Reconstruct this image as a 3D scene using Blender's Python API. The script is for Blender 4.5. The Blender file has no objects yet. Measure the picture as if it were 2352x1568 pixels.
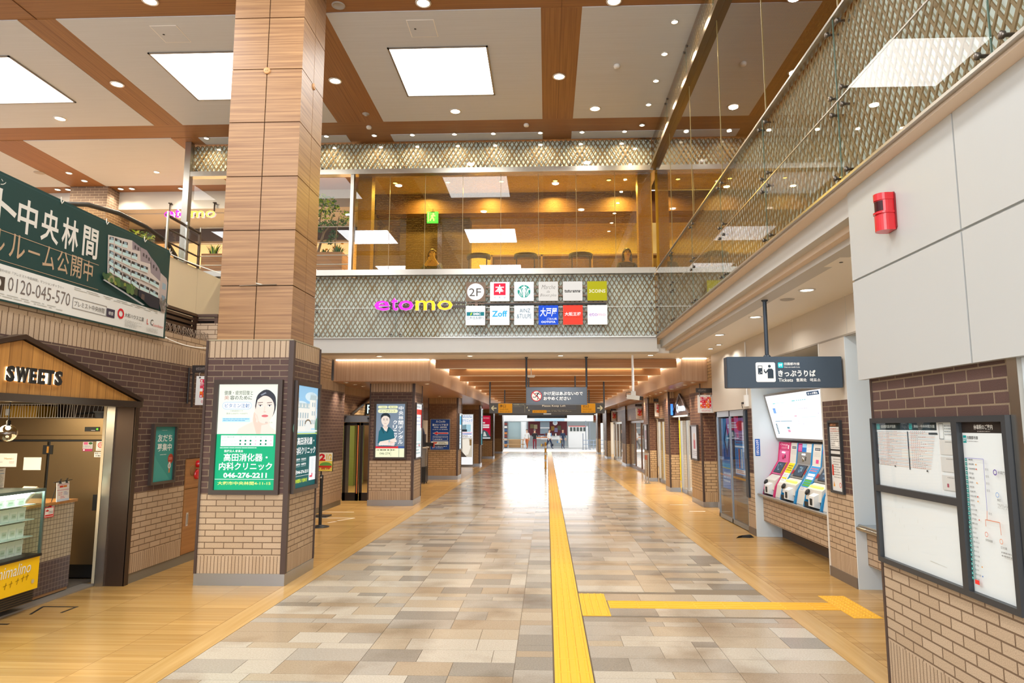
import bpy, math, random
from mathutils import Vector, Matrix

scene = bpy.context.scene
COL = scene.collection
R = math.radians

# ------------------------------------------------------------------ camera, world, exposure
cam_data = bpy.data.cameras.new('camera')
cam_data.sensor_width = 36.0
cam_data.lens = 24.0
cam_data.shift_x = -20.0 / 2352.0
cam_data.clip_end = 400
cam = bpy.data.objects.new('camera', cam_data)
COL.objects.link(cam)
cam.location = (0, 0, 1.85)
cam.rotation_euler = (R(90 + 7.161), 0, R(2.174))
scene.camera = cam

world = bpy.data.worlds.new('daylight')
scene.world = world
world.use_nodes = True
world.node_tree.nodes['Background'].inputs[0].default_value = (0.93, 0.96, 1.0, 1)
world.node_tree.nodes['Background'].inputs[1].default_value = 1.5

scene.view_settings.view_transform = 'Standard'
scene.view_settings.look = 'None'
scene.view_settings.gamma = 1
scene.view_settings.exposure = -0.1
scene.view_settings.use_curve_mapping = False
scene.cycles.max_bounces = 7
scene.cycles.diffuse_bounces = 4
scene.cycles.glossy_bounces = 3
scene.cycles.transmission_bounces = 4
scene.cycles.transparent_max_bounces = 16
scene.cycles.caustics_reflective = False
scene.cycles.caustics_refractive = False
scene.cycles.sample_clamp_indirect = 6.0

PANEL_E = 7.0          # ceiling light panels
DOWN_E = 14.0          # downlight lenses
DOWN_W = 16.0          # watts of each downlight lamp
WARM = (1.0, 0.85, 0.66)
WARMW = (1.0, 0.97, 0.92)
COVE_E = 9.0

def area_lamp(name, loc, size, power, color=WARMW, rot=(0, 0, 0), size_y=None, spread=180, disk=False):
    d = bpy.data.lights.new(name, 'AREA')
    d.energy = power
    d.color = color
    d.size = size
    if disk:
        d.shape = 'DISK'
    elif size_y:
        d.shape = 'RECTANGLE'
        d.size_y = size_y
    d.spread = R(spread)
    o = bpy.data.objects.new(name, d)
    o.location = loc
    o.rotation_euler = rot
    COL.objects.link(o)
    return o

# soft daylight falling in through the station entrance behind the viewpoint
area_lamp('entrance_daylight', (-1.5, -4.5, 3.6), 9, 800, (0.95, 0.97, 1.0), (R(80), 0, 0), 5.5)
# daylight at the far mouth of the passage
area_lamp('far_daylight', (0.3, 56.0, 5.0), 8, 2200, (0.95, 0.98, 1.0), (R(-62), 0, 0), 5)

# ------------------------------------------------------------------ colour and materials
def lin(c):
    if isinstance(c, str):
        c = c.lstrip('#')
        c = [int(c[i:i + 2], 16) / 255 for i in (0, 2, 4)]
    return tuple((v / 12.92 if v <= 0.04045 else ((v + 0.055) / 1.055) ** 2.4) for v in c[:3])

MATS = {}
def base_mat(name):
    m = bpy.data.materials.new(name)
    m.use_nodes = True
    nt = m.node_tree
    b = nt.nodes['Principled BSDF']
    return m, nt, b

def mat(name, color='#888888', rough=0.5, metal=0.0, emit=None, es=0.0, spec=0.5, coat=0.0):
    if name in MATS:
        return MATS[name]
    m, nt, b = base_mat(name)
    b.inputs['Base Color'].default_value = (*lin(color), 1)
    b.inputs['Roughness'].default_value = rough
    b.inputs['Metallic'].default_value = metal
    b.inputs['Specular IOR Level'].default_value = spec
    b.inputs['Coat Weight'].default_value = coat
    if es:
        b.inputs['Emission Color'].default_value = (*(lin(emit) if isinstance(emit, str) else emit), 1)
        b.inputs['Emission Strength'].default_value = es
    MATS[name] = m
    return m

def ink(color, e=0.0):
    """printed (e=0) or backlit (e>0) colour"""
    k = 'ink_%s_%.2f' % (color, e)
    if k in MATS:
        return MATS[k]
    m, nt, b = base_mat(k)
    b.inputs['Base Color'].default_value = (*([x * (0.25 if e else 1) for x in lin(color)]), 1)
    b.inputs['Roughness'].default_value = 0.55
    b.inputs['Specular IOR Level'].default_value = 0.25
    if e:
        b.inputs['Emission Color'].default_value = (*lin(color), 1)
        b.inputs['Emission Strength'].default_value = e
    MATS[k] = m
    return m

def N(nt, t, **kw):
    n = nt.nodes.new(t)
    for k, v in kw.items():
        if k.startswith('i_'):
            n.inputs[k[2:].replace('_', ' ')].default_value = v
        elif k[0] == 'n' and k[1:].isdigit():
            n.inputs[int(k[1:])].default_value = v
        else:
            setattr(n, k, v)
    return n

def L(nt, a, b):
    nt.links.new(a, b)

def ramp(nt, stops):
    n = nt.nodes.new('ShaderNodeValToRGB')
    el = n.color_ramp.elements
    while len(el) < len(stops):
        el.new(0.5)
    for e, (p, c) in zip(el, stops):
        e.position = p
        e.color = (*lin(c), 1)
    return n

def mixc(nt, fac, a, b, blend='MIX'):
    n = nt.nodes.new('ShaderNodeMix')
    n.data_type = 'RGBA'
    n.blend_type = blend
    for s, idx in ((fac, 0), (a, 6), (b, 7)):
        if hasattr(s, 'is_linked') or hasattr(s, 'links'):
            nt.links.new(s, n.inputs[idx])
        elif isinstance(s, (int, float)):
            n.inputs[idx].default_value = s
        else:
            n.inputs[idx].default_value = (*lin(s), 1)
    return n.outputs[2]

def math_n(nt, op, a, b=0.0):
    n = nt.nodes.new('ShaderNodeMath')
    n.operation = op
    for i, s in enumerate((a, b)):
        if hasattr(s, 'links'):
            nt.links.new(s, n.inputs[i])
        else:
            n.inputs[i].default_value = s
    return n.outputs[0]

def brick_mat(name, light=('#c8af93', '#bda386'), dark=('#644b45', '#553e39'), lm='#79604a', dm='#8f7c66', bands=True, only=None):
    """tile-brick facing: soldier course low, light stretchers, dark stretchers, light soldier course, light stretchers on top"""
    if name in MATS:
        return MATS[name]
    m, nt, b = base_mat(name)
    uv = N(nt, 'ShaderNodeUVMap')
    sep = N(nt, 'ShaderNodeSeparateXYZ')
    L(nt, uv.outputs[0], sep.inputs[0])
    z = sep.outputs[1]
    def bt(w, h, off, c, mort, ms=0.0058):
        n = N(nt, 'ShaderNodeTexBrick', offset=off, offset_frequency=2)
        n.inputs['Scale'].default_value = 1
        n.inputs['Mortar Size'].default_value = ms
        n.inputs['Mortar Smooth'].default_value = 0.15
        n.inputs['Brick Width'].default_value = w
        n.inputs['Row Height'].default_value = h
        n.inputs['Color1'].default_value = (*lin(c[0]), 1)
        n.inputs['Color2'].default_value = (*lin(c[1]), 1)
        n.inputs['Mortar'].default_value = (*lin(mort), 1)
        L(nt, uv.outputs[0], n.inputs['Vector'])
        return n
    ls = bt(0.233, 0.0705, 0.5, light, lm)
    ds = bt(0.233, 0.0705, 0.5, dark, dm)
    if bands:
        so = bt(0.042, 5.0, 0.0, light, lm, 0.004)
        st = bt(0.068, 5.0, 0.0, light, lm)
        col, fac = so.outputs[0], so.outputs[1]
        for zz, t in ((0.335, ls), (1.065, ds), (2.70, st), (2.912, ls)):
            g = math_n(nt, 'GREATER_THAN', z, zz)
            col = mixc(nt, g, col, t.outputs[0])
            f = nt.nodes.new('ShaderNodeMix')
            L(nt, g, f.inputs[0]); L(nt, fac, f.inputs[2]); L(nt, t.outputs[1], f.inputs[3])
            fac = f.outputs[0]
    else:
        t = ls if only == 'light' else ds
        col, fac = t.outputs[0], t.outputs[1]
    no = N(nt, 'ShaderNodeTexNoise'); no.inputs['Scale'].default_value = 160; no.inputs['Detail'].default_value = 2
    L(nt, uv.outputs[0], no.inputs['Vector'])
    rp = ramp(nt, [(0.3, '#d8d8d8'), (0.7, '#ffffff')])
    L(nt, no.outputs[0], rp.inputs[0])
    col = mixc(nt, 1.0, col, rp.outputs[0], 'MULTIPLY')
    L(nt, col, b.inputs['Base Color'])
    b.inputs['Roughness'].default_value = 0.55
    b.inputs['Specular IOR Level'].default_value = 0.35
    bump = N(nt, 'ShaderNodeBump', invert=True)
    bump.inputs['Strength'].default_value = 0.6
    bump.inputs['Distance'].default_value = 0.006
    L(nt, fac, bump.inputs['Height'])
    L(nt, bump.outputs[0], b.inputs['Normal'])
    MATS[name] = m
    return m

def wood_mat(name, c1, c2, axis='u', scale=1.0, rough=0.45, seam=None, seam_c='#3a2618', contrast=(0.3, 0.7), freq=14):
    """veneer; grain runs along axis u or v of the metric UVs; optional (w,h) seam grid"""
    if name in MATS:
        return MATS[name]
    m, nt, b = base_mat(name)
    uv = N(nt, 'ShaderNodeUVMap')
    mp = N(nt, 'ShaderNodeMapping')
    mp.inputs['Scale'].default_value = (0.35 * scale, freq * scale, 1) if axis == 'u' else (freq * scale, 0.35 * scale, 1)
    L(nt, uv.outputs[0], mp.inputs[0])
    no = N(nt, 'ShaderNodeTexNoise')
    no.inputs['Scale'].default_value = 1.6; no.inputs['Detail'].default_value = 6; no.inputs['Roughness'].default_value = 0.62
    L(nt, mp.outputs[0], no.inputs['Vector'])
    rp = ramp(nt, [(contrast[0], c2), (contrast[1], c1)])
    L(nt, no.outputs[0], rp.inputs[0])
    col = rp.outputs[0]
    if seam:
        n = N(nt, 'ShaderNodeTexBrick', offset=seam[2] if len(seam) > 2 else 0.0)
        n.inputs['Scale'].default_value = 1
        n.inputs['Mortar Size'].default_value = seam[3] if len(seam) > 3 else 0.0022
        n.inputs['Brick Width'].default_value = seam[0]
        n.inputs['Row Height'].default_value = seam[1]
        n.inputs['Color1'].default_value = (0.86, 0.84, 0.82, 1)
        n.inputs['Color2'].default_value = (1.08, 1.08, 1.08, 1)
        n.inputs['Mortar'].default_value = (1, 1, 1, 1)
        L(nt, uv.outputs[0], n.inputs['Vector'])
        col = mixc(nt, 1.0, col, n.outputs[0], 'MULTIPLY')
        col = mixc(nt, n.outputs[1], col, seam_c)
    L(nt, col, b.inputs['Base Color'])
    b.inputs['Roughness'].default_value = rough
    MATS[name] = m
    return m

def pane_mirror(nt, ior, k):
    """mirror share of a thin pane, the same from both of its sides"""
    f0 = ((ior - 1) / (ior + 1)) ** 2
    lw = N(nt, 'ShaderNodeLayerWeight'); lw.inputs[0].default_value = 0.5
    s5 = math_n(nt, 'POWER', lw.outputs['Facing'], 5.0)
    s = math_n(nt, 'MULTIPLY', math_n(nt, 'ADD', math_n(nt, 'MULTIPLY', s5, 1 - f0), f0), k * 1.7)
    return math_n(nt, 'MINIMUM', s, 0.9)

def glass_mat(name, tint='#e8f4ee', refl=1.0, rough=0.0, ior=1.45, haze=0.0, hazec='#ffffff'):
    """thin pane: transparent + fresnel mirror (+ optional printed haze)"""
    if name in MATS:
        return MATS[name]
    m, nt, b = base_mat(name)
    nt.nodes.remove(b)
    out = nt.nodes['Material Output']
    tr = N(nt, 'ShaderNodeBsdfTransparent'); tr.inputs[0].default_value = (*lin(tint), 1)
    gl = N(nt, 'ShaderNodeBsdfGlossy'); gl.inputs['Roughness'].default_value = rough
    mx = N(nt, 'ShaderNodeMixShader')
    f = pane_mirror(nt, ior, refl)
    L(nt, f, mx.inputs[0]); L(nt, tr.outputs[0], mx.inputs[1]); L(nt, gl.outputs[0], mx.inputs[2])
    last = mx
    if haze:
        df = N(nt, 'ShaderNodeBsdfDiffuse'); df.inputs[0].default_value = (*lin(hazec), 1)
        m2 = N(nt, 'ShaderNodeMixShader'); m2.inputs[0].default_value = haze
        L(nt, mx.outputs[0], m2.inputs[1]); L(nt, df.outputs[0], m2.inputs[2])
        last = m2
    L(nt, last.outputs[0], out.inputs[0])
    MATS[name] = m
    return m

STEEL = mat('brushed_steel', '#b9b4aa', 0.28, 1.0)
DSTEEL = mat('dark_steel', '#4c4540', 0.35, 0.7)
CHROME = mat('chrome', '#dcdcdc', 0.08, 1.0)
BLACK = mat('black_plastic', '#161616', 0.45)
WHITEP = mat('white_paint', '#bfbcb6', 0.5)
CREAM = mat('cream_panel', '#ccc3b6', 0.45)
WHITEPL = mat('white_plastic', '#f0f0ee', 0.35)
BROWN_TRIM = mat('brown_trim', '#4a3a34', 0.4, 0.2)
SIGN_GREY = mat('sign_slate', '#3f4d5b', 0.35)
LENS = mat('lamp_lens', '#ffffff', 0.4, emit=(1.0, 0.93, 0.82), es=DOWN_E)
LENSW = mat('lamp_lens_warm', '#ffffff', 0.4, emit=(1.0, 0.86, 0.64), es=DOWN_E)
DIFFUSER = mat('light_panel_diffuser', '#ffffff', 0.5, emit=(0.98, 1.0, 0.98), es=PANEL_E)
RED = mat('red_plastic', '#c8101c', 0.22, coat=0.4)
YELLOW = mat('tactile_yellow', '#f2b52e', 0.5)

# ------------------------------------------------------------------ mesh building
WM = {}
class MB:
    def __init__(s):
        s.v = []; s.f = []; s.fm = []; s.mats = []; s.fs = []
    def mi(s, m):
        if m not in s.mats:
            s.mats.append(m)
        return s.mats.index(m)
    def face(s, pts, m, smooth=False):
        i0 = len(s.v)
        s.v += [tuple(p) for p in pts]
        s.f.append(tuple(range(i0, i0 + len(pts)))); s.fm.append(s.mi(m)); s.fs.append(smooth)
    def grid(s, verts, faces, m, smooth=False):
        i0 = len(s.v)
        s.v += [tuple(p) for p in verts]
        k = s.mi(m)
        for f in faces:
            s.f.append(tuple(i + i0 for i in f)); s.fm.append(k); s.fs.append(smooth)
    def box(s, x0, x1, y0, y1, z0, z1, m):
        v = [(x, y, z) for z in (z0, z1) for y in (y0, y1) for x in (x0, x1)]
        s.grid(v, [(0, 2, 3, 1), (4, 5, 7, 6), (0, 1, 5, 4), (2, 6, 7, 3), (1, 3, 7, 5), (0, 4, 6, 2)], m)
        return s
    def prism(s, pts, d, m):
        """pts: planar polygon (3d), extruded by vector d"""
        n = len(pts); d = Vector(d)
        a = [Vector(p) for p in pts]
        nrm = Vector((0, 0, 0))
        for i in range(n):
            nrm += a[i].cross(a[(i + 1) % n])
        if nrm.dot(d) > 0:
            a.reverse()
        v = [tuple(p) for p in a] + [tuple(p + d) for p in a]
        s.grid(v, [tuple(range(n)), tuple(range(2 * n - 1, n - 1, -1))] + [(i, i + n, (i + 1) % n + n, (i + 1) % n) for i in range(n)], m)
        return s
    def obox(s, c, ax, ay, az, m):
        """oriented box: centre and three half-axis vectors"""
        c, ax, ay, az = map(Vector, (c, ax, ay, az))
        if ax.cross(ay).dot(az) < 0:
            az = -az
        v = [c + ax * i + ay * j + az * k for k in (-1, 1) for j in (-1, 1) for i in (-1, 1)]
        s.grid(v, [(0, 2, 3, 1), (4, 5, 7, 6), (0, 1, 5, 4), (2, 6, 7, 3), (1, 3, 7, 5), (0, 4, 6, 2)], m)
        return s
    def tube(s, path, r, m, n=8, caps=True, rs=None):
        P = [Vector(p) for p in path]
        rings = []
        prev = None
        for i, p in enumerate(P):
            t = (P[min(i + 1, len(P) - 1)] - P[max(i - 1, 0)]).normalized()
            if prev is None:
                a = Vector((0, 0, 1)) if abs(t.z) < 0.9 else Vector((1, 0, 0))
                u = t.cross(a).normalized()
            else:
                u = (prev - t * prev.dot(t)).normalized()
            w = t.cross(u)
            prev = u
            rr = rs[i] if rs else r
            rings.append([p + (u * math.cos(2 * math.pi * k / n) + w * math.sin(2 * math.pi * k / n)) * rr for k in range(n)])
        v = [q for rg in rings for q in rg]
        f = []
        for i in range(len(P) - 1):
            for k in range(n):
                f.append((i * n + k, i * n + (k + 1) % n, (i + 1) * n + (k + 1) % n, (i + 1) * n + k))
        s.grid(v, f, m, True)
        if caps:
            s.face(rings[0][::-1], m); s.face(rings[-1], m)
        return s
    def lathe(s, c, prof, m, n=16, axis=(0, 0, 1), smooth=True):
        """prof: (radius, height) list along axis from c"""
        c = Vector(c); ax = Vector(axis).normalized()
        a = Vector((1, 0, 0)) if abs(ax.x) < 0.9 else Vector((0, 1, 0))
        u = ax.cross(a).normalized(); w = ax.cross(u)
        v = []; f = []
        for r, h in prof:
            for k in range(n):
                t = 2 * math.pi * k / n
                v.append(c + ax * h + (u * math.cos(t) + w * math.sin(t)) * r)
        for i in range(len(prof) - 1):
            for k in range(n):
                f.append((i * n + k, i * n + (k + 1) % n, (i + 1) * n + (k + 1) % n, (i + 1) * n + k))
        s.grid(v, f, m, smooth)
        if prof[0][0] > 1e-5:
            s.face(v[:n][::-1], m)
        if prof[-1][0] > 1e-5:
            s.face(v[-n:], m)
        return s
    def ball(s, c, r, m, n=12, sc=(1, 1, 1)):
        c = Vector(c)
        v = []; f = []
        h = n // 2
        for i in range(h + 1):
            t = math.pi * i / h
            for k in range(n):
                q = 2 * math.pi * k / n
                v.append(c + Vector((math.sin(t) * math.cos(q) * r * sc[0], math.sin(t) * math.sin(q) * r * sc[1], math.cos(t) * r * sc[2])))
        for i in range(h):
            for k in range(n):
                f.append((i * n + k, (i + 1) * n + k, (i + 1) * n + (k + 1) % n, i * n + (k + 1) % n))
        s.grid(v, f, m, True)
        return s
    def build(s, name, parent=None, origin=None, uvoff=(0, 0)):
        me = bpy.data.meshes.new(name)
        if parent is not None:
            M = WM[parent.name].inverted()
        elif origin is not None:
            M = Matrix.Translation(-Vector(origin))
        else:
            M = None
        vv = [tuple(M @ Vector(p)) for p in s.v] if M else s.v
        me.from_pydata(vv, [], s.f)
        for m in s.mats:
            me.materials.append(m)
        me.polygons.foreach_set('material_index', s.fm)
        me.polygons.foreach_set('use_smooth', s.fs)
        uvl = me.uv_layers.new(name='UVMap')
        li = 0
        data = [0.0] * (2 * len(me.loops))
        for p, f in zip(me.polygons, s.f):
            a = [s.v[i] for i in f]
            nx = ny = nz = 0.0
            for i in range(len(a)):
                q, r = a[i], a[(i + 1) % len(a)]
                nx += (q[1] - r[1]) * (q[2] + r[2]); ny += (q[2] - r[2]) * (q[0] + r[0]); nz += (q[0] - r[0]) * (q[1] + r[1])
            ax, ay, az = abs(nx), abs(ny), abs(nz)
            for q in a:
                if az >= ax and az >= ay:
                    uvc = (q[0], q[1])
                elif ax >= ay:
                    uvc = (q[1], q[2])
                else:
                    uvc = (q[0], q[2])
                data[2 * li] = uvc[0] + uvoff[0]; data[2 * li + 1] = uvc[1] + uvoff[1]
                li += 1
        uvl.data.foreach_set('uv', data)
        o = bpy.data.objects.new(name, me)
        COL.objects.link(o)
        if parent is not None:
            o.parent = parent
            WM[o.name] = WM[parent.name].copy()
        elif origin is not None:
            o.location = origin
            WM[o.name] = Matrix.Translation(Vector(origin))
        else:
            WM[o.name] = Matrix.Identity(4)
        return o

def tag(o, label=None, cat=None, group=None, kind=None):
    if label: o['label'] = label
    if cat: o['category'] = cat
    if group: o['group'] = group
    if kind: o['kind'] = kind
    return o

def thing(name, label, cat, loc=(0, 0, 0), rz=0.0, group=None):
    o = bpy.data.objects.new(name, None)
    o.empty_display_size = 0.1
    COL.objects.link(o)
    o.location = loc
    o.rotation_euler = (0, 0, rz)
    WM[o.name] = Matrix.Translation(Vector(loc)) @ Matrix.Rotation(rz, 4, 'Z')
    return tag(o, label, cat, group)

def struct(mb, name, label=None, cat=None):
    return tag(mb.build(name), label, cat, kind='structure')

def part(mb, name, parent, label=None):
    o = mb.build(name, parent)
    if label: o['label'] = label
    return o

def solo(mb, name, label, cat, origin, group=None, kind=None):
    return tag(mb.build(name, None, origin), label, cat, group, kind)

def dup(root, loc, rz=None, label=None, group=None):
    r = root.copy(); COL.objects.link(r)
    r.location = loc
    if rz is not None: r.rotation_euler = (0, 0, rz)
    if label: r['label'] = label
    if group: r['group'] = group
    for ch in list(root.children):
        c = ch.copy(); COL.objects.link(c); c.parent = r
        for g in list(ch.children):
            d = g.copy(); COL.objects.link(d); d.parent = c
    return r

class Fr:
    """plane frame: origin, right, up; n faces the reader"""
    def __init__(s, o, r, u=(0, 0, 1)):
        s.o = Vector(o); s.r = Vector(r).normalized(); s.u = Vector(u).normalized(); s.n = s.r.cross(s.u)
    def p(s, x, y, d=0.0):
        return s.o + s.r * x + s.u * y + s.n * d
FACE_S = (1, 0, 0)     # faces -Y (towards the viewpoint)
FACE_E = (0, 1, 0)     # faces +X
FACE_W = (0, -1, 0)    # faces -X

TXT = {}
def glyphs(s, bold=0.0, shear=0.0, font=None):
    if bold > .018 and any('\u4e00' <= ch_ <= '\u9fff' for ch_ in s): bold = .018
    k = (s, bold, shear)
    if k in TXT:
        return TXT[k]
    c = bpy.data.curves.new('lettering_curve', 'FONT')
    c.body = s; c.size = 1.0; c.offset = bold; c.resolution_u = 2; c.shear = shear
    o = bpy.data.objects.new('lettering_curve', c)
    COL.objects.link(o)
    dg = bpy.context.evaluated_depsgraph_get()
    me = bpy.data.meshes.new_from_object(o.evaluated_get(dg))
    v = [(p.co.x, p.co.y) for p in me.vertices]
    f = [tuple(p.vertices) for p in me.polygons]
    bpy.data.objects.remove(o); bpy.data.curves.remove(c); bpy.data.meshes.remove(me)
    if v:
        x0 = min(p[0] for p in v); x1 = max(p[0] for p in v); y0 = min(p[1] for p in v); y1 = max(p[1] for p in v)
        v = [((x - x0) / (x1 - x0), (y - y0) / (y1 - y0)) for x, y in v]
        asp = (x1 - x0) / (y1 - y0)
    else:
        asp = 1
    TXT[k] = (v, f, asp)
    return TXT[k]

class Print:
    """flat artwork on a frame; coordinates 0..1 across and 0..1 up; each layer sits a hair above the last"""
    def __init__(s, fr, w, h, e=0.0, d0=0.001, step=0.00015):
        s.fr, s.w, s.h, s.e, s.d, s.step = fr, w, h, e, d0, step
        s.mb = MB(); s.hold = False
    def m(s, c, e=None):
        return ink(c, s.e if e is None else e) if isinstance(c, str) else c
    def poly(s, pts, c, e=None):
        if not s.hold: s.d += s.step
        s.mb.face([s.fr.p(x * s.w, y * s.h, s.d) for x, y in pts], s.m(c, e)); return s
    def rect(s, x0, y0, x1, y1, c, e=None):
        return s.poly([(x0, y0), (x1, y0), (x1, y1), (x0, y1)], c, e)
    def frame(s, x0, y0, x1, y1, t, c):
        a = t * s.h / s.w
        s.rect(x0, y0, x1, y0 + t, c); s.rect(x0, y1 - t, x1, y1, c); s.rect(x0, y0, x0 + a, y1, c); s.rect(x1 - a, y0, x1, y1, c); return s
    def disc(s, x, y, r, c, n=24, ry=None, e=None):
        ry = ry if ry is not None else r * s.w / s.h
        return s.poly([(x + r * math.cos(2 * math.pi * k / n), y + ry * math.sin(2 * math.pi * k / n)) for k in range(n)], c, e)
    def ring(s, x, y, r, t, c, n=28):
        k = s.w / s.h
        s.d += s.step
        for i in range(n):
            a, b = 2 * math.pi * i / n, 2 * math.pi * (i + 1) / n
            q = [(x + rr * math.cos(g), y + rr * k * math.sin(g)) for rr, g in ((r, a), (r, b), (r - t, b), (r - t, a))]
            s.mb.face([s.fr.p(u * s.w, v * s.h, s.d) for u, v in reversed(q)], s.m(c))
        return s
    def line(s, x0, y0, x1, y1, t, c):
        ax, ay = x0 * s.w, y0 * s.h; bx, by = x1 * s.w, y1 * s.h
        l = math.hypot(bx - ax, by - ay) or 1
        nx, ny = -(by - ay) / l * t / 2, (bx - ax) / l * t / 2
        return s.poly([((ax - nx) / s.w, (ay - ny) / s.h), ((bx - nx) / s.w, (by - ny) / s.h), ((bx + nx) / s.w, (by + ny) / s.h), ((ax + nx) / s.w, (ay + ny) / s.h)][::1], c)
    def text(s, t, x0, y0, x1, y1, c, bold=0.0, shear=0.0, keep=False):
        v, f, asp = glyphs(t, bold, shear)
        s.d += s.step
        if keep:
            hw = asp * (y1 - y0) * s.h / s.w
            if hw < (x1 - x0):
                mx = (x0 + x1) / 2
                x0, x1 = mx - hw / 2, mx + hw / 2
        s.mb.grid([s.fr.p((x0 + a * (x1 - x0)) * s.w, (y0 + b * (y1 - y0)) * s.h, s.d) for a, b in v], f, s.m(c)); return s
    def vtext(s, t, x0, y0, x1, y1, c, bold=0.0):
        n = len(t); hh = (y1 - y0) / n
        for i, ch in enumerate(t):
            if ch == 'ー' or ch == '・':
                mx = (x0 + x1) / 2
                if ch == 'ー':
                    s.rect(mx - 0.07 * (x1 - x0), y1 - (i + 0.9) * hh, mx + 0.07 * (x1 - x0), y1 - (i + 0.1) * hh, c)
                else:
                    s.disc(mx, y1 - (i + .5) * hh, .1 * (x1 - x0), c)
            elif ch.strip():
                s.text(ch, x0, y1 - (i + 0.92) * hh, x1, y1 - (i + 0.08) * hh, c, bold)
        return s
    def lines(s, x0, y0, x1, y1, n, c, fill=0.45, seed=1, gap=0.12):
        """rows of unreadably small print"""
        rnd = random.Random(seed)
        hold0 = s.hold
        if not hold0: s.d += s.step
        s.hold = True
        hh = (y1 - y0) / n
        for i in range(n):
            yb = y1 - (i + 0.5 + fill / 2) * hh
            x = x0
            xe = x1 - (x1 - x0) * rnd.choice((0, 0, 0.05, 0.15, 0.3))
            while x < xe:
                w = (x1 - x0) * rnd.uniform(0.03, 0.14)
                s.rect(x, yb, min(x + w, xe), yb + hh * fill, c)
                x += w + (x1 - x0) * gap * rnd.uniform(0.1, 0.5)
        s.hold = hold0
        return s
    def part(s, name, parent, label=None):
        return part(s.mb, name, parent, label)
# ------------------------------------------------------------------ shared surface materials
BRICK = brick_mat('brick_bands')
BRICKW = brick_mat('brick_bands_passage', ('#bd9c76', '#b09069'), ('#7a5a46', '#6d4e3c'), '#5f4833', '#a08460')
COLWOOD = wood_mat('column_veneer', '#af875d', '#845e40', 'u', 1.0, 0.4, freq=20, contrast=(0.36, 0.66))
CEILWOOD = wood_mat('ceiling_veneer', '#9a6a39', '#80532b', 'u', 1.0, 0.5, freq=26, contrast=(0.35, 0.65))
CEILWOODV = wood_mat('ceiling_veneer_long', '#9a6a39', '#80532b', 'v', 1.0, 0.5, freq=26, contrast=(0.35, 0.65))
BEAMWOOD = wood_mat('baffle_veneer', '#b8834f', '#9a683a', 'u', 1.0, 0.45, freq=20)
FASCIA = wood_mat('fascia_veneer', '#c8a88c', '#b08e70', 'v', 1.0, 0.45, freq=20)
FLOORWOOD = wood_mat('floor_planks', '#cba568', '#b58b4c', 'u', 1.0, 0.24, seam=(0.9, 0.15, 0.0, 0.0018), seam_c='#8a5f33', freq=9, contrast=(0.3, 0.72))
FLOOREDGE = wood_mat('floor_edge_plank', '#cda86c', '#ba9254', 'v', 1.0, 0.24, freq=9)
WHITECEIL = wood_mat('ceiling_pale_panel', '#cbcfd3', '#c2c5c8', 'u', 1.0, 0.55, freq=30)

def stone(name, c1, c2):
    m, nt, b = base_mat(name)
    tc = N(nt, 'ShaderNodeTexCoord')
    no = N(nt, 'ShaderNodeTexNoise'); no.inputs['Scale'].default_value = 75; no.inputs['Detail'].default_value = 3
    L(nt, tc.outputs['Object'], no.inputs['Vector'])
    rp = ramp(nt, [(0.36, c2), (0.64, c1)])
    L(nt, no.outputs[0], rp.inputs[0])
    n2 = N(nt, 'ShaderNodeTexNoise'); n2.inputs['Scale'].default_value = 1.1; n2.inputs['Detail'].default_value = 4
    L(nt, tc.outputs['Object'], n2.inputs['Vector'])
    r2 = ramp(nt, [(0.28, '#cdc4ba'), (0.5, '#ffffff')])
    L(nt, n2.outputs[0], r2.inputs[0])
    L(nt, mixc(nt, 1.0, rp.outputs[0], r2.outputs[0], 'MULTIPLY'), b.inputs['Base Color'])
    b.inputs['Roughness'].default_value = 0.2
    b.inputs['Specular IOR Level'].default_value = 0.32
    return m
STONES = [stone('stone_ivory', '#c6bdae', '#b9af9e'), stone('stone_sand', '#bcad97', '#b0a088'),
          stone('stone_tan', '#b2a088', '#a59279'), stone('stone_grey', '#9b9387', '#8e867a'), stone('stone_ash', '#b2aa9d', '#a69d90')]
GROUT = mat('grout', '#7d6f5e', 0.8)
CONC = mat('floor_base', '#8f8578', 0.8)
PAVE = mat('street_paving', '#d8d6d2', 0.6)

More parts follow.
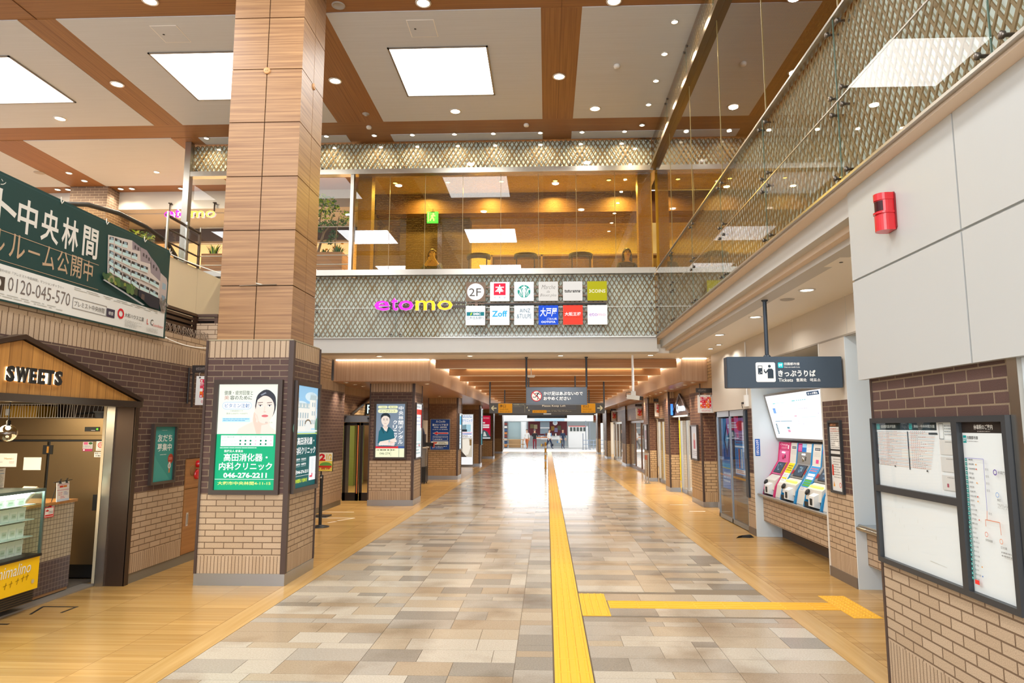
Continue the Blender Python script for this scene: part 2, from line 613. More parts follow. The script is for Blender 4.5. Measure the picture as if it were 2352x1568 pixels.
# ------------------------------------------------------------------ floor
mb = MB(); mb.box(-17, 9, -6, 53, -0.12, -0.016, CONC); struct(mb, 'floor')
mb = MB(); mb.box(-40, 40, 53, 90, -0.13, -0.02, PAVE); struct(mb, 'pavement')
mb = MB()
mb.face([(-2.856, -4, -.004), (2.387, -4, -.004), (2.387, 53, -.004), (-2.856, 53, -.004)], GROUT)
rnd = random.Random(11)
def tile(x0, x1, y0, y1, mt):
    g = 0.0022
    mb.box(x0 + g, x1 - g, y0 + g, y1 - g, -0.008, 0.0, mt)
def holes(x0, x1, y0, y1):
    # the branch of tactile slabs interrupts the stone
    return (0.343 < (x0 + x1) / 2 and y1 > 7.365 and y0 < 7.665) or ((x0 < 0.63 and x1 > 0.36) and y1 > 7.07 and y0 < 7.97)
for (bx0, bx1) in ((-2.856, -1.5), (-1.5, -0.26), (-0.26, 0.04), (0.346, 1.45), (1.45, 2.387)):
    y = -0.03
    while y < 52.9:
        d = rnd.choice((0.15, 0.15, 0.3, 0.3, 0.3))
        if bx1 - bx0 < 0.4:
            d = 0.3 if rnd.random() < .6 else 0.15
        x = bx0
        prev = None
        while x < bx1 - 0.02:
            w = rnd.choice((0.3, 0.45, 0.6, 0.6, 0.75))
            if bx1 - (x + w) < 0.16: w = bx1 - x
            k = rnd.choices(range(5), (34, 24, 12, 18, 22))[0]
            if k == prev and k == 3: k = 0
            prev = k
            x1, y1 = min(x + w, bx1), min(y + d, 53)
            if not (bx0 > 0.3 and y1 > 7.07 and y < 7.97):
                tile(x, x1, y, y1, STONES[k])
            x += w
        y += d
# cut stones around the tactile junction
for (x0, x1, y0, y1, k) in ((0.628, 1.1, 7.07, 7.36, 3), (1.1, 1.75, 7.07, 7.36, 0), (1.75, 2.387, 7.07, 7.36, 1), (0.628, 1.0, 7.672, 7.97, 2), (1.0, 1.6, 7.672, 7.97, 1), (1.6, 2.1, 7.672, 7.97, 0), (2.1, 2.387, 7.672, 7.97, 4)):
    tile(x0, x1, y0, y1, STONES[k])
struct(mb, 'floor_tiles')
mb = MB(); mb.box(-17, -3.10, -6, 53, -0.02, 0, FLOORWOOD); struct(mb, 'floor_left')
mb = MB(); mb.box(2.63, 9, -6, 7.069, -0.02, 0, FLOORWOOD); mb.box(2.63, 9, 7.97, 53, -0.02, 0, FLOORWOOD); mb.box(3.275, 9, 7.069, 7.97, -0.02, 0, FLOORWOOD); mb.box(2.63, 2.985, 7.069, 7.361, -0.02, 0, FLOORWOOD); mb.box(2.63, 2.985, 7.666, 7.97, -0.02, 0, FLOORWOOD); struct(mb, 'floor_right')
mb = MB(); mb.box(-3.097, -2.859, -6, 53, -0.02, 0, FLOOREDGE); struct(mb, 'trim_1')
mb = MB(); mb.box(2.39, 2.627, -6, 7.361, -0.02, 0, FLOOREDGE); mb.box(2.39, 2.627, 7.666, 53, -0.02, 0, FLOOREDGE); struct(mb, 'trim_2')

# tactile paving
def ribs_y(mb, x0, x1, y0, y1, pitch=0.3):
    mb.box(x0, x1, y0, y1, -0.012, 0.0015, YELLOW)
    n = 4; w = (x1 - x0) / n
    for i in range(n):
        c = x0 + w * (i + .5)
        mb.prism([(c - .014, y0 + .012, .0015), (c + .014, y0 + .012, .0015), (c + .008, y0 + .016, .0065), (c - .008, y0 + .016, .0065)], (0, y1 - y0 - .024, 0), YELLOW)
mb = MB()
mb.box(0.038, 0.348, 0.5, 52.9, -0.014, -0.001, mat('tactile_edge', '#5c4c38', .7))
y = 0.67
while y < 52.4:
    ribs_y(mb, 0.051, 0.336, y, y + 0.2985); y += 0.3
solo(mb, 'tactile_paving', 'long yellow ribbed guide strip down the middle of the tiled floor', 'tactile paving', (0.19, 26, 0))
mb = MB()
for i in range(3):
    ribs_y(mb, 0.346, 0.628, 7.07 + .3 * i, 7.07 + .3 * i + .2985)
x = 0.642
while x < 2.97:
    x1 = min(x + 0.2985, 2.985)
    mb.box(x, x1, 7.364, 7.663, -0.012, 0.0015, YELLOW)
    for k in range(4):
        c = 7.364 + 0.075 * (k + .5)
        mb.box(x + .012, x1 - .012, c - .011, c + .011, 0.0015, 0.0055, YELLOW)
    x += 0.3
for i in range(3):
    y0 = 7.07 + .3 * i
    mb.box(2.988, 3.272, y0, y0 + .2985, -0.012, 0.0015, YELLOW)
    for a in range(5):
        for b_ in range(5):
            mb.lathe((3.017 + a * .057, y0 + .034 + b_ * .058, 0.0015), [(.013, 0), (.009, .0045), (0.0, .005)], YELLOW, 8)
solo(mb, 'tactile_paving', 'yellow cross branch of guide slabs ending in a dotted patch at right', 'tactile paving', (1.6, 7.5, 0))

# ------------------------------------------------------------------ upper ceiling
mb = MB(); mb.box(-17, 9, -3, 17.6, 8.1, 8.3, CEILWOOD); struct(mb, 'ceiling')
mb = MB()
XP = [(-15.9, -12.42), (-11.46, -8.15), (-7.54, -4.29), (-3.33, -0.06), (0.56, 2.32)]
for x0, x1 in XP:
    for y0, y1 in ((-2.9, 4.35), (4.97, 8.6), (9.55, 13.262), (13.9, 16.75)):
        mb.box(x0, x1, y0, min(y1, 14.25) if x1 > -8 else y1, 8.088, 8.1, WHITECEIL)
for xb in (-15.9, -7.845, 0.25):
    pass
struct(mb, 'ceiling_panels')
mb = MB()     # veneer bands that run lengthwise, grain turned
for x0, x1 in ((-12.42, -11.46), (-8.15, -7.54), (-4.29, -3.33), (-0.06, 0.56)):
    for y0, y1 in ((-2.9, 8.6), (9.55, 13.262)):
        mb.box(x0 + .001, x1 - .001, y0, y1, 8.092, 8.1, CEILWOODV)
    if x0 < -8:
        mb.box(x0 + .001, x1 - .001, 13.9, 16.75, 8.092, 8.1, CEILWOODV)
    c = (x0 + x1) / 2
    mb.box(c - .003, c + .003, -2.9, 13.26, 8.0915, 8.1, mat('seam_dark', '#5b3419', .6))
struct(mb, 'ceiling_bands')

FRAME_G = mat('light_frame', '#8b8680', 0.4, 0.6)
lp0 = None
for (cx, cy, lab) in ((-1.78, 11.355, 'square bright ceiling light panel over the middle of the hall'), (-5.835, 11.355, 'square bright ceiling light panel partly behind the wooden column'),
                 (-9.9, 11.355, 'square bright ceiling light panel cut by the left edge of the picture')):
    t = thing('ceiling_light', lab, 'ceiling light', (cx, cy, 8.088), 0, 'square ceiling light panels')
    h = 0.805
    mb = MB()
    for sx, sy, a, b_ in ((0, 1, h + .03, .015), (0, -1, h + .03, .015), (1, 0, .015, h + .03), (-1, 0, .015, h + .03)):
        mb.box(cx + sx * (h + .015) - a, cx + sx * (h + .015) + a, cy + sy * (h + .015) - b_, cy + sy * (h + .015) + b_, 8.07, 8.088, FRAME_G)
    part(mb, 'frame', t)
    mb = MB(); mb.box(cx - h, cx + h, cy - h, cy + h, 8.08, 8.0875, DIFFUSER); part(mb, 'diffuser', t)
    lp0 = lp0 or t
for cx in (-1.78, -5.835, -9.9):        # the rows nearer than the frame reaches, lit from the same kind of fitting
    for cy in (6.8, 2.0):
        area_lamp('ceiling_panel_lamp', (cx, cy, 8.06), 1.6, 190, (0.94, 0.97, 1.0))

# ------------------------------------------------------------------ column with veneer upper part
STEELPL = mat('plinth_steel', '#a9aeb6', 0.3, 0.9)
def brick_pillar(x0, x1, y0, y1, top, m=BRICK, plinth=True, name='pillar'):
    mb = MB()
    mb.box(x0, x1, y0, y1, 0.0, top, m)
    o = struct(mb, name)
    mb = MB()
    mb.box(x0 - .012, x1 + .012, y0 - .012, y1 + .012, 0, 0.135, STEELPL)
    p = part(mb, 'plinth', o, 'steel plinth')
    mb = MB()
    mb.box(x1 - .045, x1 + .016, y0 - .016, y0 + .045, 0.135, top, BROWN_TRIM)
    mb.box(x0 - .016, x0 + .012, y0 - .016, y0 + .012, 0.135, top, BROWN_TRIM)
    mb.box(x1 - .012, x1 + .016, y1 - .012, y1 + .016, 0.135, top, BROWN_TRIM)
    part(mb, 'corner_trim', o, 'dark brown corner trims')
    return o
P1 = (-4.17, -3.105, 8.21, 9.2)
brick_pillar(*P1, 2.91)
mb = MB(); mb.box(P1[0], P1[1], P1[2], P1[3], 2.905, 2.925, mat('cap_stone', '#a8997c', .6)); struct(mb, 'trim_3')
# veneer cladding panels with open joints
mb = MB()
cx0, cx1, cy0, cy1 = -4.105, -3.175, 8.30, 9.13
mb.box(cx0 + .02, cx1 - .02, cy0 + .02, cy1 - .02, 2.9, 8.1, mat('joint_dark', '#3c2a1e', .7))
zs = [2.925, 3.617, 4.335, 5.045, 5.775, 6.505, 7.225, 7.945, 8.1]
xm, ym = (cx0 + cx1) / 2, 8.74
g = .006
for z0, z1 in zip(zs, zs[1:]):
    for a, b_ in ((cx0, xm), (xm, cx1)):
        mb.box(a + (g if a == xm else 0), b_ - (g if b_ == xm else 0), cy0, cy0 + .019, z0 + g, z1 - g, COLWOOD)
        mb.box(a + (g if a == xm else 0), b_ - (g if b_ == xm else 0), cy1 - .019, cy1, z0 + g, z1 - g, COLWOOD)
    for a, b_ in ((cy0, ym), (ym, cy1)):
        for x in (cx0, cx1 - .019):
            mb.box(x, x + .019, a + (.0195 if a == cy0 else g), b_ - (.0195 if b_ == cy1 else g), z0 + g, z1 - g, COLWOOD)
struct(mb, 'pillar')
for (o_, ax) in (((xm, cy0, 6.48), (0, -1, 0)), ((cx1, ym, 6.48), (1, 0, 0))):
    mb = MB(); mb.lathe(o_, [(.045, 0), (.045, .012), (.035, .016), (0, .016)], mat('disc_wood', '#c58f5a', .5), 20, ax)
    for k in (-1, 1):
        q = Vector(o_) + Vector(ax) * .0165 + Vector((k * .012, 0, 0) if ax[1] else (0, k * .012, 0))
        mb.lathe(q, [(.004, 0), (.004, .002)], BLACK, 8, ax)
    solo(mb, 'cover_disc', 'round wooden cover disc on the front of the tall veneered column' if ax[1] else 'round wooden cover disc on the side of the tall veneered column', 'cover disc', o_)

# pillars of the passage, left row
for k, y in enumerate((16.45, 24.65, 32.85, 41.05, 49.25)):
    brick_pillar(-4.27, -3.2, y, y + 1.0, 2.93, BRICK if k == 0 else BRICKW)

# ------------------------------------------------------------------ left ground-floor wall
mb = MB()
WL = -4.98
mb.box(-5.3, WL, 8.14, 9.36, 0.12, 3.1, BRICK)
mb.box(-5.3, WL, 9.36, 10.05, 1.42, 3.1, BRICK)
mb.box(-5.3, WL, 10.05, 15.6, 0.12, 3.41, BRICK)
mb.box(-5.3, WL, 15.6, 16.7, 0.12, 2.93, BRICK)
mb.box(-5.3, WL, -1.0, 8.14, 2.16, 3.1, BRICK)
struct(mb, 'wall_left')
mb = MB(); mb.box(-5.3, WL - .012, 8.14, 16.68, 0, 0.12, mat('skirting_stone', '#7b7466', .6)); struct(mb, 'baseboard_left')

# ------------------------------------------------------------------ ceilings of the passage and under the galleries
UNDER = mat('under_ceiling', '#ebe5da', 0.4)
mb = MB()
mb.box(-7.9, 9, 14.5, 55, 3.41, 3.6, UNDER)
mb.box(2.62, 9, -3, 14.5, 3.41, 3.6, UNDER)
struct(mb, 'ceiling_lower')
mb = MB()
mb.box(-7.86, 2.30, 14.2, 14.6, 3.47, 3.715, WHITEP); mb.box(-7.86, 2.33, 14.17, 14.62, 3.405, 3.47, WHITEP)
struct(mb, 'trim_4')
mb = MB()
PEACH = mat('soffit_peach', '#d9c3ac', .5); mb.box(2.30, 2.9, -2, 14.2, 3.695, 3.715, PEACH); mb.box(2.42, 2.75, 5.35, 14.6, 3.52, 3.695, WHITEP); mb.box(2.52, 2.8, 5.35, 14.55, 3.465, 3.52, PEACH); mb.box(2.60, 2.8, 5.35, 14.5, 3.405, 3.465, WHITEP)
struct(mb, 'trim_5')
# gallery floor slabs
SLAB = mat('upper_floor', '#c4a888', .5)
mb = MB(); mb.box(-20, 9, 14.75, 28, 3.62, 4.55, SLAB); mb.box(2.85, 9, -3, 14.75, 3.62, 4.55, SLAB); mb.box(-20, -8.1, 12.6, 14.75, 3.62, 4.55, SLAB); struct(mb, 'floor_upper')

# passage: timber fascias, soffits, baffles
mb = MB()
mb.box(-4.96, -2.70, 15.72, 22.7, 2.92, 3.41, FASCIA); mb.box(-4.96, -2.70, 23.0, 52.6, 2.92, 3.41, FASCIA)
struct(mb, 'trim_6')
mb = MB()
mb.box(3.08, 3.66, 15.68, 25.9, 2.90, 3.41, FASCIA); mb.box(3.08, 3.66, 26.1, 52.6, 2.90, 3.41, FASCIA)
struct(mb, 'trim_7')
SOFF = wood_mat('soffit_veneer', '#c39a78', '#ad825f', 'v', 1.0, 0.3, freq=18)
mb = MB(); mb.box(-9, -2.71, 15.73, 52.6, 2.905, 2.919, SOFF); mb.box(3.09, 7, 15.69, 52.6, 2.885, 2.899, SOFF); struct(mb, 'ceiling_soffit')
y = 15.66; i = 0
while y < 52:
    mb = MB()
    mb.box(-2.57, 2.97, y, y + 0.09, 3.203, 3.40, BEAMWOOD); mb.box(-2.57, 2.97, y, y + 0.09, 3.19, 3.203, mat('baffle_lit_underside', '#ead9bd', .5))  # paler bottom strip paints in the light caught by the baffle underside
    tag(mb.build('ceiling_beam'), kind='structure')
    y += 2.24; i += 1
COVE = mat('cove_tube', '#ffffff', .5, emit=(1.0, .84, .66), es=COVE_E)
for x, lab in ((-2.645, 'warm hidden strip light along the left timber fascia of the passage'), (3.025, 'warm hidden strip light along the right timber fascia of the passage')):
    mb = MB(); mb.box(x - .022, x + .022, 15.62, 15.66, 3.385, 3.408, COVE) if 0 else mb.box(x - .022, x + .022, 15.75, 52.5, 3.385, 3.408, COVE); solo(mb, 'strip_light', lab, 'strip light', (x, 34, 3.4))

for x0, x1, y, lab in ((-4.9, -2.72, 15.665, 'warm strip light along the top of the left timber fascia facing the hall'), (3.1, 3.64, 15.63, 'warm strip light along the top of the right timber fascia facing the hall')):
    mb = MB(); mb.box(x0, x1, y - .018, y + .018, 3.392, 3.408, COVE); solo(mb, 'strip_light', lab, 'strip light', ((x0 + x1) / 2, y, 3.4))
# ------------------------------------------------------------------ lattice fascias behind glass
PALE = mat('pale_green_board', '#f1f8f2', 0.6)
LATT = mat('lattice_bronze', '#83673f', 0.5, 0.0)
PANE = glass_mat('fascia_glass', '#f8fcf9', .8, 0.0, 1.5)
PANE_CLEAR = glass_mat('clear_glass', '#fafdfb', 0.9, 0.0, 1.45)
AMBER_GLASS = None

def lattice(mb, fr, w, h, pitch=0.0985, dh=0.165, bw=0.0185, depth=0.014, d=0.0, m=None):
    """diagonal bars clipped to a w x h field of the frame"""
    m = m or LATT
    k = dh / pitch            # slope of the bars
    for sgn in (1, -1):
        n0, n1 = -int(h / dh) - 2, int(w / pitch) + 2
        for i in range(n0, n1):
            big = (i % 5 == 0)
            t = bw * (1.55 if big else 0.95)
            hw = t / 2 * math.sqrt(1 + 1 / (k * k))
            c = i * pitch if sgn > 0 else (i * pitch)
            # bar centre line: x = c + y/k (sgn>0) or x = c + (h-y)/k
            def xat(y):
                return c + (y if sgn > 0 else h - y) / k
            ya, yb = 0.0, h
            # clip so that the bar stays in 0..w
            pts = [(xat(0) - hw, 0), (xat(0) + hw, 0), (xat(h) + hw, h), (xat(h) - hw, h)]
            pts = clip(pts, 0, w)
            if len(pts) >= 3:
                dd = d + (depth if sgn > 0 else depth * .82)
                mb.prism([fr.p(x, y, dd) for x, y in pts], -fr.n * dd * 0.9 if dd > 0 else -fr.n * .01, m)

def clip(pts, a, b):
    for lim, s in ((a, 1), (b, -1)):
        out = []
        for i in range(len(pts)):
            p, q = pts[i], pts[(i + 1) % len(pts)]
            ip, iq = (p[0] - lim) * s >= 0, (q[0] - lim) * s >= 0
            if ip: out.append(p)
            if ip != iq:
                t = (lim - p[0]) / (q[0] - p[0])
                out.append((lim, p[1] + t * (q[1] - p[1])))
        pts = out
        if len(pts) < 3: return []
    return pts

BOLT = mat('standoff_bolt', '#6f675f', 0.3, 0.9)
def fascia(name, label, fr, w, z0, z1, joints, mids, outer=0.13):
    """fr: origin at left end, z=0, on the glass face"""
    t = thing(name, label, 'wall panel', fr.p(0, z0, -.1))
    mb = MB(); mb.prism([fr.p(0, z0, -.10), fr.p(w, z0, -.10), fr.p(w, z1, -.10), fr.p(0, z1, -.10)], -fr.n * .03, PALE)
    part(mb, 'backing_board', t, 'pale green backing board')
    mb = MB(); lattice(mb, Fr(fr.p(0, z0, -.0995), fr.r, fr.u), w, z1 - z0, bw=.012, depth=.002, m=mat('lattice_reflection', '#c4b999', .6))  # mirror image of the bars, painted flat on the board in a paler tone
    part(mb, 'lattice_reflection', t, 'reflection of the lattice painted paler on the backing board')
    mb = MB(); lattice(mb, Fr(fr.p(0, z0, -.062), fr.r, fr.u), w, z1 - z0, depth=.012)
    part(mb, 'lattice', t, 'bronze diagonal lattice')
    zz = [z0] + list(mids) + [z1]
    js = [0] + list(joints) + [w]
    for a, b in zip(js, js[1:]):
        mb = MB()
        for lo, hi in zip(zz, zz[1:]):
            mb.face([fr.p(a + .004, lo + .004, 0), fr.p(b - .004, lo + .004, 0), fr.p(b - .004, hi - .004, 0), fr.p(a + .004, hi - .004, 0)], PANE)
        part(mb, 'glass_pane', t)
        for lo, hi in zip(zz, zz[1:]):
            for x in (a + .1, b - .1):
                for y in (lo + .07, hi - .07):
                    if w > x > 0:
                        mb = MB()
                        mb.lathe(fr.p(x, y, -.09), [(.011, 0), (.011, .088), (.021, .088), (.021, .106), (.015, .11), (0, .11)], BOLT, 10, fr.n)
                        part(mb, 'bolt', t)
    EDGE = mat('glass_edge', '#5c7468', .2)
    mb = MB()
    for j in joints:
        mb.prism([fr.p(j - .003, z0, .001), fr.p(j + .003, z0, .001), fr.p(j + .003, z1, .001), fr.p(j - .003, z1, .001)], -fr.n * .01, EDGE)
    for m_ in mids:
        mb.prism([fr.p(0, m_ - .006, .001), fr.p(w, m_ - .006, .001), fr.p(w, m_ + .006, .001), fr.p(0, m_ + .006, .001)], -fr.n * .01, STEEL)
    part(mb, 'glass_joint', t)
    return t

GX0, GX1, GY = -7.82, 2.30, 14.2
FG = Fr((GX0, GY, 0), FACE_S)
jf = [(-6.81 - GX0), (-5.0 - GX0), (-3.19 - GX0), (-1.38 - GX0), (0.43 - GX0)]
fascia('lattice_fascia', 'glazed diamond lattice band carrying the shop signs over the passage', FG, GX1 - GX0, 3.735, 5.055, jf, [4.365])
fascia('lattice_fascia', 'narrow glazed diamond lattice band along the top of the front upper gallery', FG, GX1 - GX0, 7.42, 8.06, jf, [])
FWR = Fr((2.30, GY, 0), FACE_W)
jr = [1.8 * i for i in range(1, 9)]
fascia('lattice_fascia', 'long glazed diamond lattice band of the right-hand gallery above the white panels', FWR, 15.5, 3.735, 5.09, jr, [4.40])
fascia('lattice_fascia', 'narrow glazed lattice band at the top of the right-hand gallery under the ceiling', FWR, 15.5, 7.42, 8.06, jr, [])

# steel sills and head rails
mb = MB()
mb.box(GX0, 2.30, 14.10, 14.30, 5.06, 5.18, STEEL); struct(mb, 'trim_8')
mb = MB(); mb.box(GX0, 2.30, 14.12, 14.30, 7.31, 7.42, STEEL); struct(mb, 'trim_9')
mb = MB(); mb.box(2.285, 2.36, -1.3, 14.2, 5.09, 5.112, STEEL); struct(mb, 'trim_10')
mb = MB(); mb.box(2.235, 2.42, -1.3, 14.2, 7.33, 7.42, mat('bronze_rail', '#6d5f48', .3, .8)); struct(mb, 'trim_11')
mb = MB(); mb.box(GX0, 2.30, 14.165, 14.22, 3.715, 3.735, STEEL); mb.box(2.265, 2.32, -1.3, 14.2, 3.715, 3.735, STEEL); struct(mb, 'trim_12')
mb = MB(); mb.box(-7.93, -7.80, 14.1, 14.25, 3.3, 8.09, STEEL); mb.box(-4.235, -4.165, 14.14, 14.26, 5.18, 7.31, STEEL); struct(mb, 'trim_13')

# amber panes with printed rows of letters
def amber(name, tint, refl, uvscale=1.0, dens=0.5):
    m, nt, b = base_mat(name)
    nt.nodes.remove(b)
    out = nt.nodes['Material Output']
    uv = N(nt, 'ShaderNodeUVMap')
    sep = N(nt, 'ShaderNodeSeparateXYZ'); L(nt, uv.outputs[0], sep.inputs[0])
    tr = N(nt, 'ShaderNodeBsdfTransparent'); tr.inputs[0].default_value = (*lin(tint), 1)
    gl = N(nt, 'ShaderNodeBsdfGlossy'); gl.inputs['Roughness'].default_value = 0.0
    df = N(nt, 'ShaderNodeBsdfTranslucent'); df.inputs[0].default_value = (*lin('#e0a93e'), 1)
    d2 = N(nt, 'ShaderNodeBsdfDiffuse'); d2.inputs[0].default_value = (*lin('#8f7434'), 1)
    prn = N(nt, 'ShaderNodeMixShader'); prn.inputs[0].default_value = .86
    L(nt, df.outputs[0], prn.inputs[1]); L(nt, d2.outputs[0], prn.inputs[2])
    # letters: cells along rows, cut by fine noise
    row = math_n(nt, 'FRACT', math_n(nt, 'MULTIPLY', sep.outputs[1], 26.0))
    rm = math_n(nt, 'MULTIPLY', math_n(nt, 'GREATER_THAN', row, 0.22), math_n(nt, 'LESS_THAN', row, 0.86))
    mp = N(nt, 'ShaderNodeMapping'); mp.inputs['Scale'].default_value = (62, 42, 1)
    L(nt, uv.outputs[0], mp.inputs[0])
    no = N(nt, 'ShaderNodeTexNoise'); no.inputs['Scale'].default_value = 1.0; no.inputs['Detail'].default_value = 1
    L(nt, mp.outputs[0], no.inputs['Vector'])
    let = math_n(nt, 'MULTIPLY', math_n(nt, 'GREATER_THAN', no.outputs[0], 0.5), rm)
    # denser frosting towards the foot of the pane
    den = math_n(nt, 'MULTIPLY', math_n(nt, 'SUBTRACT', 6.15, sep.outputs[1]), 1.1)
    cl = N(nt, 'ShaderNodeClamp'); L(nt, den, cl.inputs[0])
    fr_ = math_n(nt, 'ADD', math_n(nt, 'MULTIPLY', let, dens), math_n(nt, 'MULTIPLY', cl.outputs[0], 0.1))
    c2 = N(nt, 'ShaderNodeClamp'); L(nt, fr_, c2.inputs[0]); c2.inputs['Max'].default_value = .85
    mx = N(nt, 'ShaderNodeMixShader')
    L(nt, c2.outputs[0], mx.inputs[0]); L(nt, tr.outputs[0], mx.inputs[1]); L(nt, prn.outputs[0], mx.inputs[2])
    m2 = N(nt, 'ShaderNodeMixShader')
    L(nt, pane_mirror(nt, 1.6, refl), m2.inputs[0]); L(nt, mx.outputs[0], m2.inputs[1]); L(nt, gl.outputs[0], m2.inputs[2])
    L(nt, m2.outputs[0], out.inputs[0])
    return m
AMB = amber('amber_printed_glass', '#d0b95c', 1.05, dens=.3)
AMB2 = amber('amber_side_glass', '#ccb25c', 1.2, dens=.18)
t = thing('glass_wall', 'amber glass screen of the upper gallery with rows of printed letters', 'glass wall', (-1, 14.25, 5.18))
xs = [-4.165, -3.393, -2.617, -1.797, -0.971, -0.158, 0.655, 1.487, 2.26]
for a, b in zip(xs, xs[1:]):
    mb = MB(); mb.face([(a + .004, 14.25, 5.18), (b - .004, 14.25, 5.18), (b - .004, 14.25, 7.31), (a + .004, 14.25, 7.31)], AMB); part(mb, 'glass_pane', t)
mb = MB()
for x in xs[1:-1]:
    mb.box(x - .004, x + .004, 14.245, 14.26, 5.18, 7.31, mat('amber_joint', '#8f7c4e', .3))
part(mb, 'glass_joint', t)
t = thing('glass_wall', 'amber glass screen along the right-hand gallery between its two lattice bands', 'glass wall', (2.33, 7, 5.115))
for i in range(8):
    y1 = 14.15 - 1.8 * i
    mb = MB(); mb.face([(2.33, y1 - .004, 5.115), (2.33, y1 - 1.796, 5.115), (2.33, y1 - 1.796, 7.33), (2.33, y1 - .004, 7.33)], AMB2); part(mb, 'glass_pane', t)
mb = MB()
for i in range(1, 8):
    mb.box(2.325, 2.345, 14.15 - 1.8 * i - .006, 14.15 - 1.8 * i + .006, 5.115, 7.33, mat('amber_joint', '#8f7c4e', .3))
part(mb, 'glass_joint', t)
t = thing('window', 'clear glass bay of the upper gallery in front of the planters', 'window', (-6, 14.25, 5.18))
for a, b in ((-7.80, -6.0), (-6.0, -4.235)):
    mb = MB(); mb.face([(a, 14.22, 5.18), (b - .006, 14.22, 5.18), (b - .006, 14.22, 7.31), (a, 14.22, 7.31)], PANE_CLEAR); part(mb, 'glass_pane', t)

# ------------------------------------------------------------------ cafe behind the amber screen and the hall of the upper floor
CAFEW = mat('cafe_wall', '#e2c67c', .7)
CAFED = mat('cafe_dark_wall', '#4a3326', .6)
mb = MB()
mb.box(-4.35, 9, 19.6, 19.8, 4.55, 8.1, CAFEW); mb.box(-4.4, -4.3, 16.6, 19.6, 4.55, 8.1, CAFED); mb.box(-3.75, -1.95, 16.95, 17.4, 4.55, 7.2, CAFED)
mb.box(5.9, 6.1, -3, 19.6, 4.55, 8.1, mat('cafe_side_wall', '#8a6a3c', .7))
struct(mb, 'wall_cafe')
mb = MB(); mb.box(-4.35, 2.6, 14.9, 19.6, 7.72, 8.08, mat('cafe_ceiling', '#b8a078', .7)); mb.box(-4.35, 5.9, 16.6, 17.6, 7.2, 7.72, mat('cafe_bulkhead', '#5b3823', .6)); struct(mb, 'ceiling_cafe')
mb = MB()
for x, y0, y1 in ((-4.14, 14.42, 14.7), (2.0, 14.42, 14.7)):
    mb.box(x, x + .3, y0, y1, 4.55, 8.0, mat('gold_column', '#c9a040', .45, .2))
struct(mb, 'pillar')
mb = MB()   # shelving of the cafe back wall
SH = mat('cafe_shelf', '#7a5a34', .6)
for z in (5.4, 5.85, 6.3, 6.75):
    mb.box(-1.6, 4.2, 19.25, 19.6, z, z + .05, SH)
for x in (-1.6, -.15, 1.3, 2.75, 4.15):
    mb.box(x, x + .05, 19.25, 19.6, 4.55, 6.8, SH)
solo(mb, 'wall_shelf', 'brown wall shelving seen dimly at the back of the amber cafe', 'shelf', (1.3, 19.4, 4.55))
for x in (-3.0, -1.4, .2, 1.8):
    for y in (16.2, 18.2):
        area_lamp('cafe_lamp', (x, y, 7.66), .14, 115, (1.0, .9, .62), (0, 0, 0), None, 160, True)
for y in (3, 7, 11):
    area_lamp('cafe_side_lamp', (4.4, y, 7.9), .25, 40, (1.0, .85, .6))
gx = [(-2.9, 15.6), (-.6, 15.6), (1.4, 15.6), (-3.1, 18.3), (-1.6, 18.6), (-.2, 18.4), (1.2, 18.6)]

STOOLM = mat('chair_fabric', '#2c2622', .7)
def lounge_chair(x, y, lab, rz=0.0):
    t = thing('cafe_chair', lab, 'chair', (x, y, 4.55), rz, 'dark chairs at the cafe window')
    M_ = Matrix.Translation((x, y, 4.55)) @ Matrix.Rotation(rz, 4, 'Z')
    def W(p): return M_ @ Vector(p)
    mb = MB()
    n = 14; vs = []; fs = []
    prof = [(.20, 1.08), (.26, 1.07), (.275, 1.12), (.262, 1.19), (.235, 1.2), (.205, 1.18), (.195, 1.12)]
    for i in range(n + 1):
        a = math.pi + math.pi * i / n
        for r, z in prof:
            vs.append(W((math.cos(a) * r, math.sin(a) * r * .85 - .02, z)))
    for i in range(n):
        for k in range(len(prof)):
            k2 = (k + 1) % len(prof)
            fs.append((i * 7 + k, (i + 1) * 7 + k, (i + 1) * 7 + k2, i * 7 + k2))
    mb.grid(vs, fs, STOOLM, True)
    part(mb, 'backrest', t)
    mb = MB(); mb.lathe(W((0, 0, .66)), [(.2, 0), (.24, .03), (.24, .07), (.2, .1), (0, .105)], STOOLM, 16); part(mb, 'seat', t)
    for sx in (-1, 1):
        for sy in (-1, 1):
            mb = MB(); mb.tube([W((sx * .2, sy * .16 - (.06 if sy < 0 else 0), 1.1 if sy < 0 else .68)), W((sx * .2, sy * .19, .0))], .016, BLACK, 6); part(mb, 'leg', t)
    return t
c0 = lounge_chair(-1.53, 15.15, 'dark round-backed cafe chair behind the amber glass, first right of the woman in black')
dup(c0, (-0.46, 15.15, 4.55), 0.0, 'dark round-backed cafe chair behind the amber glass, middle one of the empty three')
dup(c0, (0.78, 15.15, 4.55), 0.0, 'dark round-backed cafe chair behind the amber glass, nearest the long-haired woman at right')

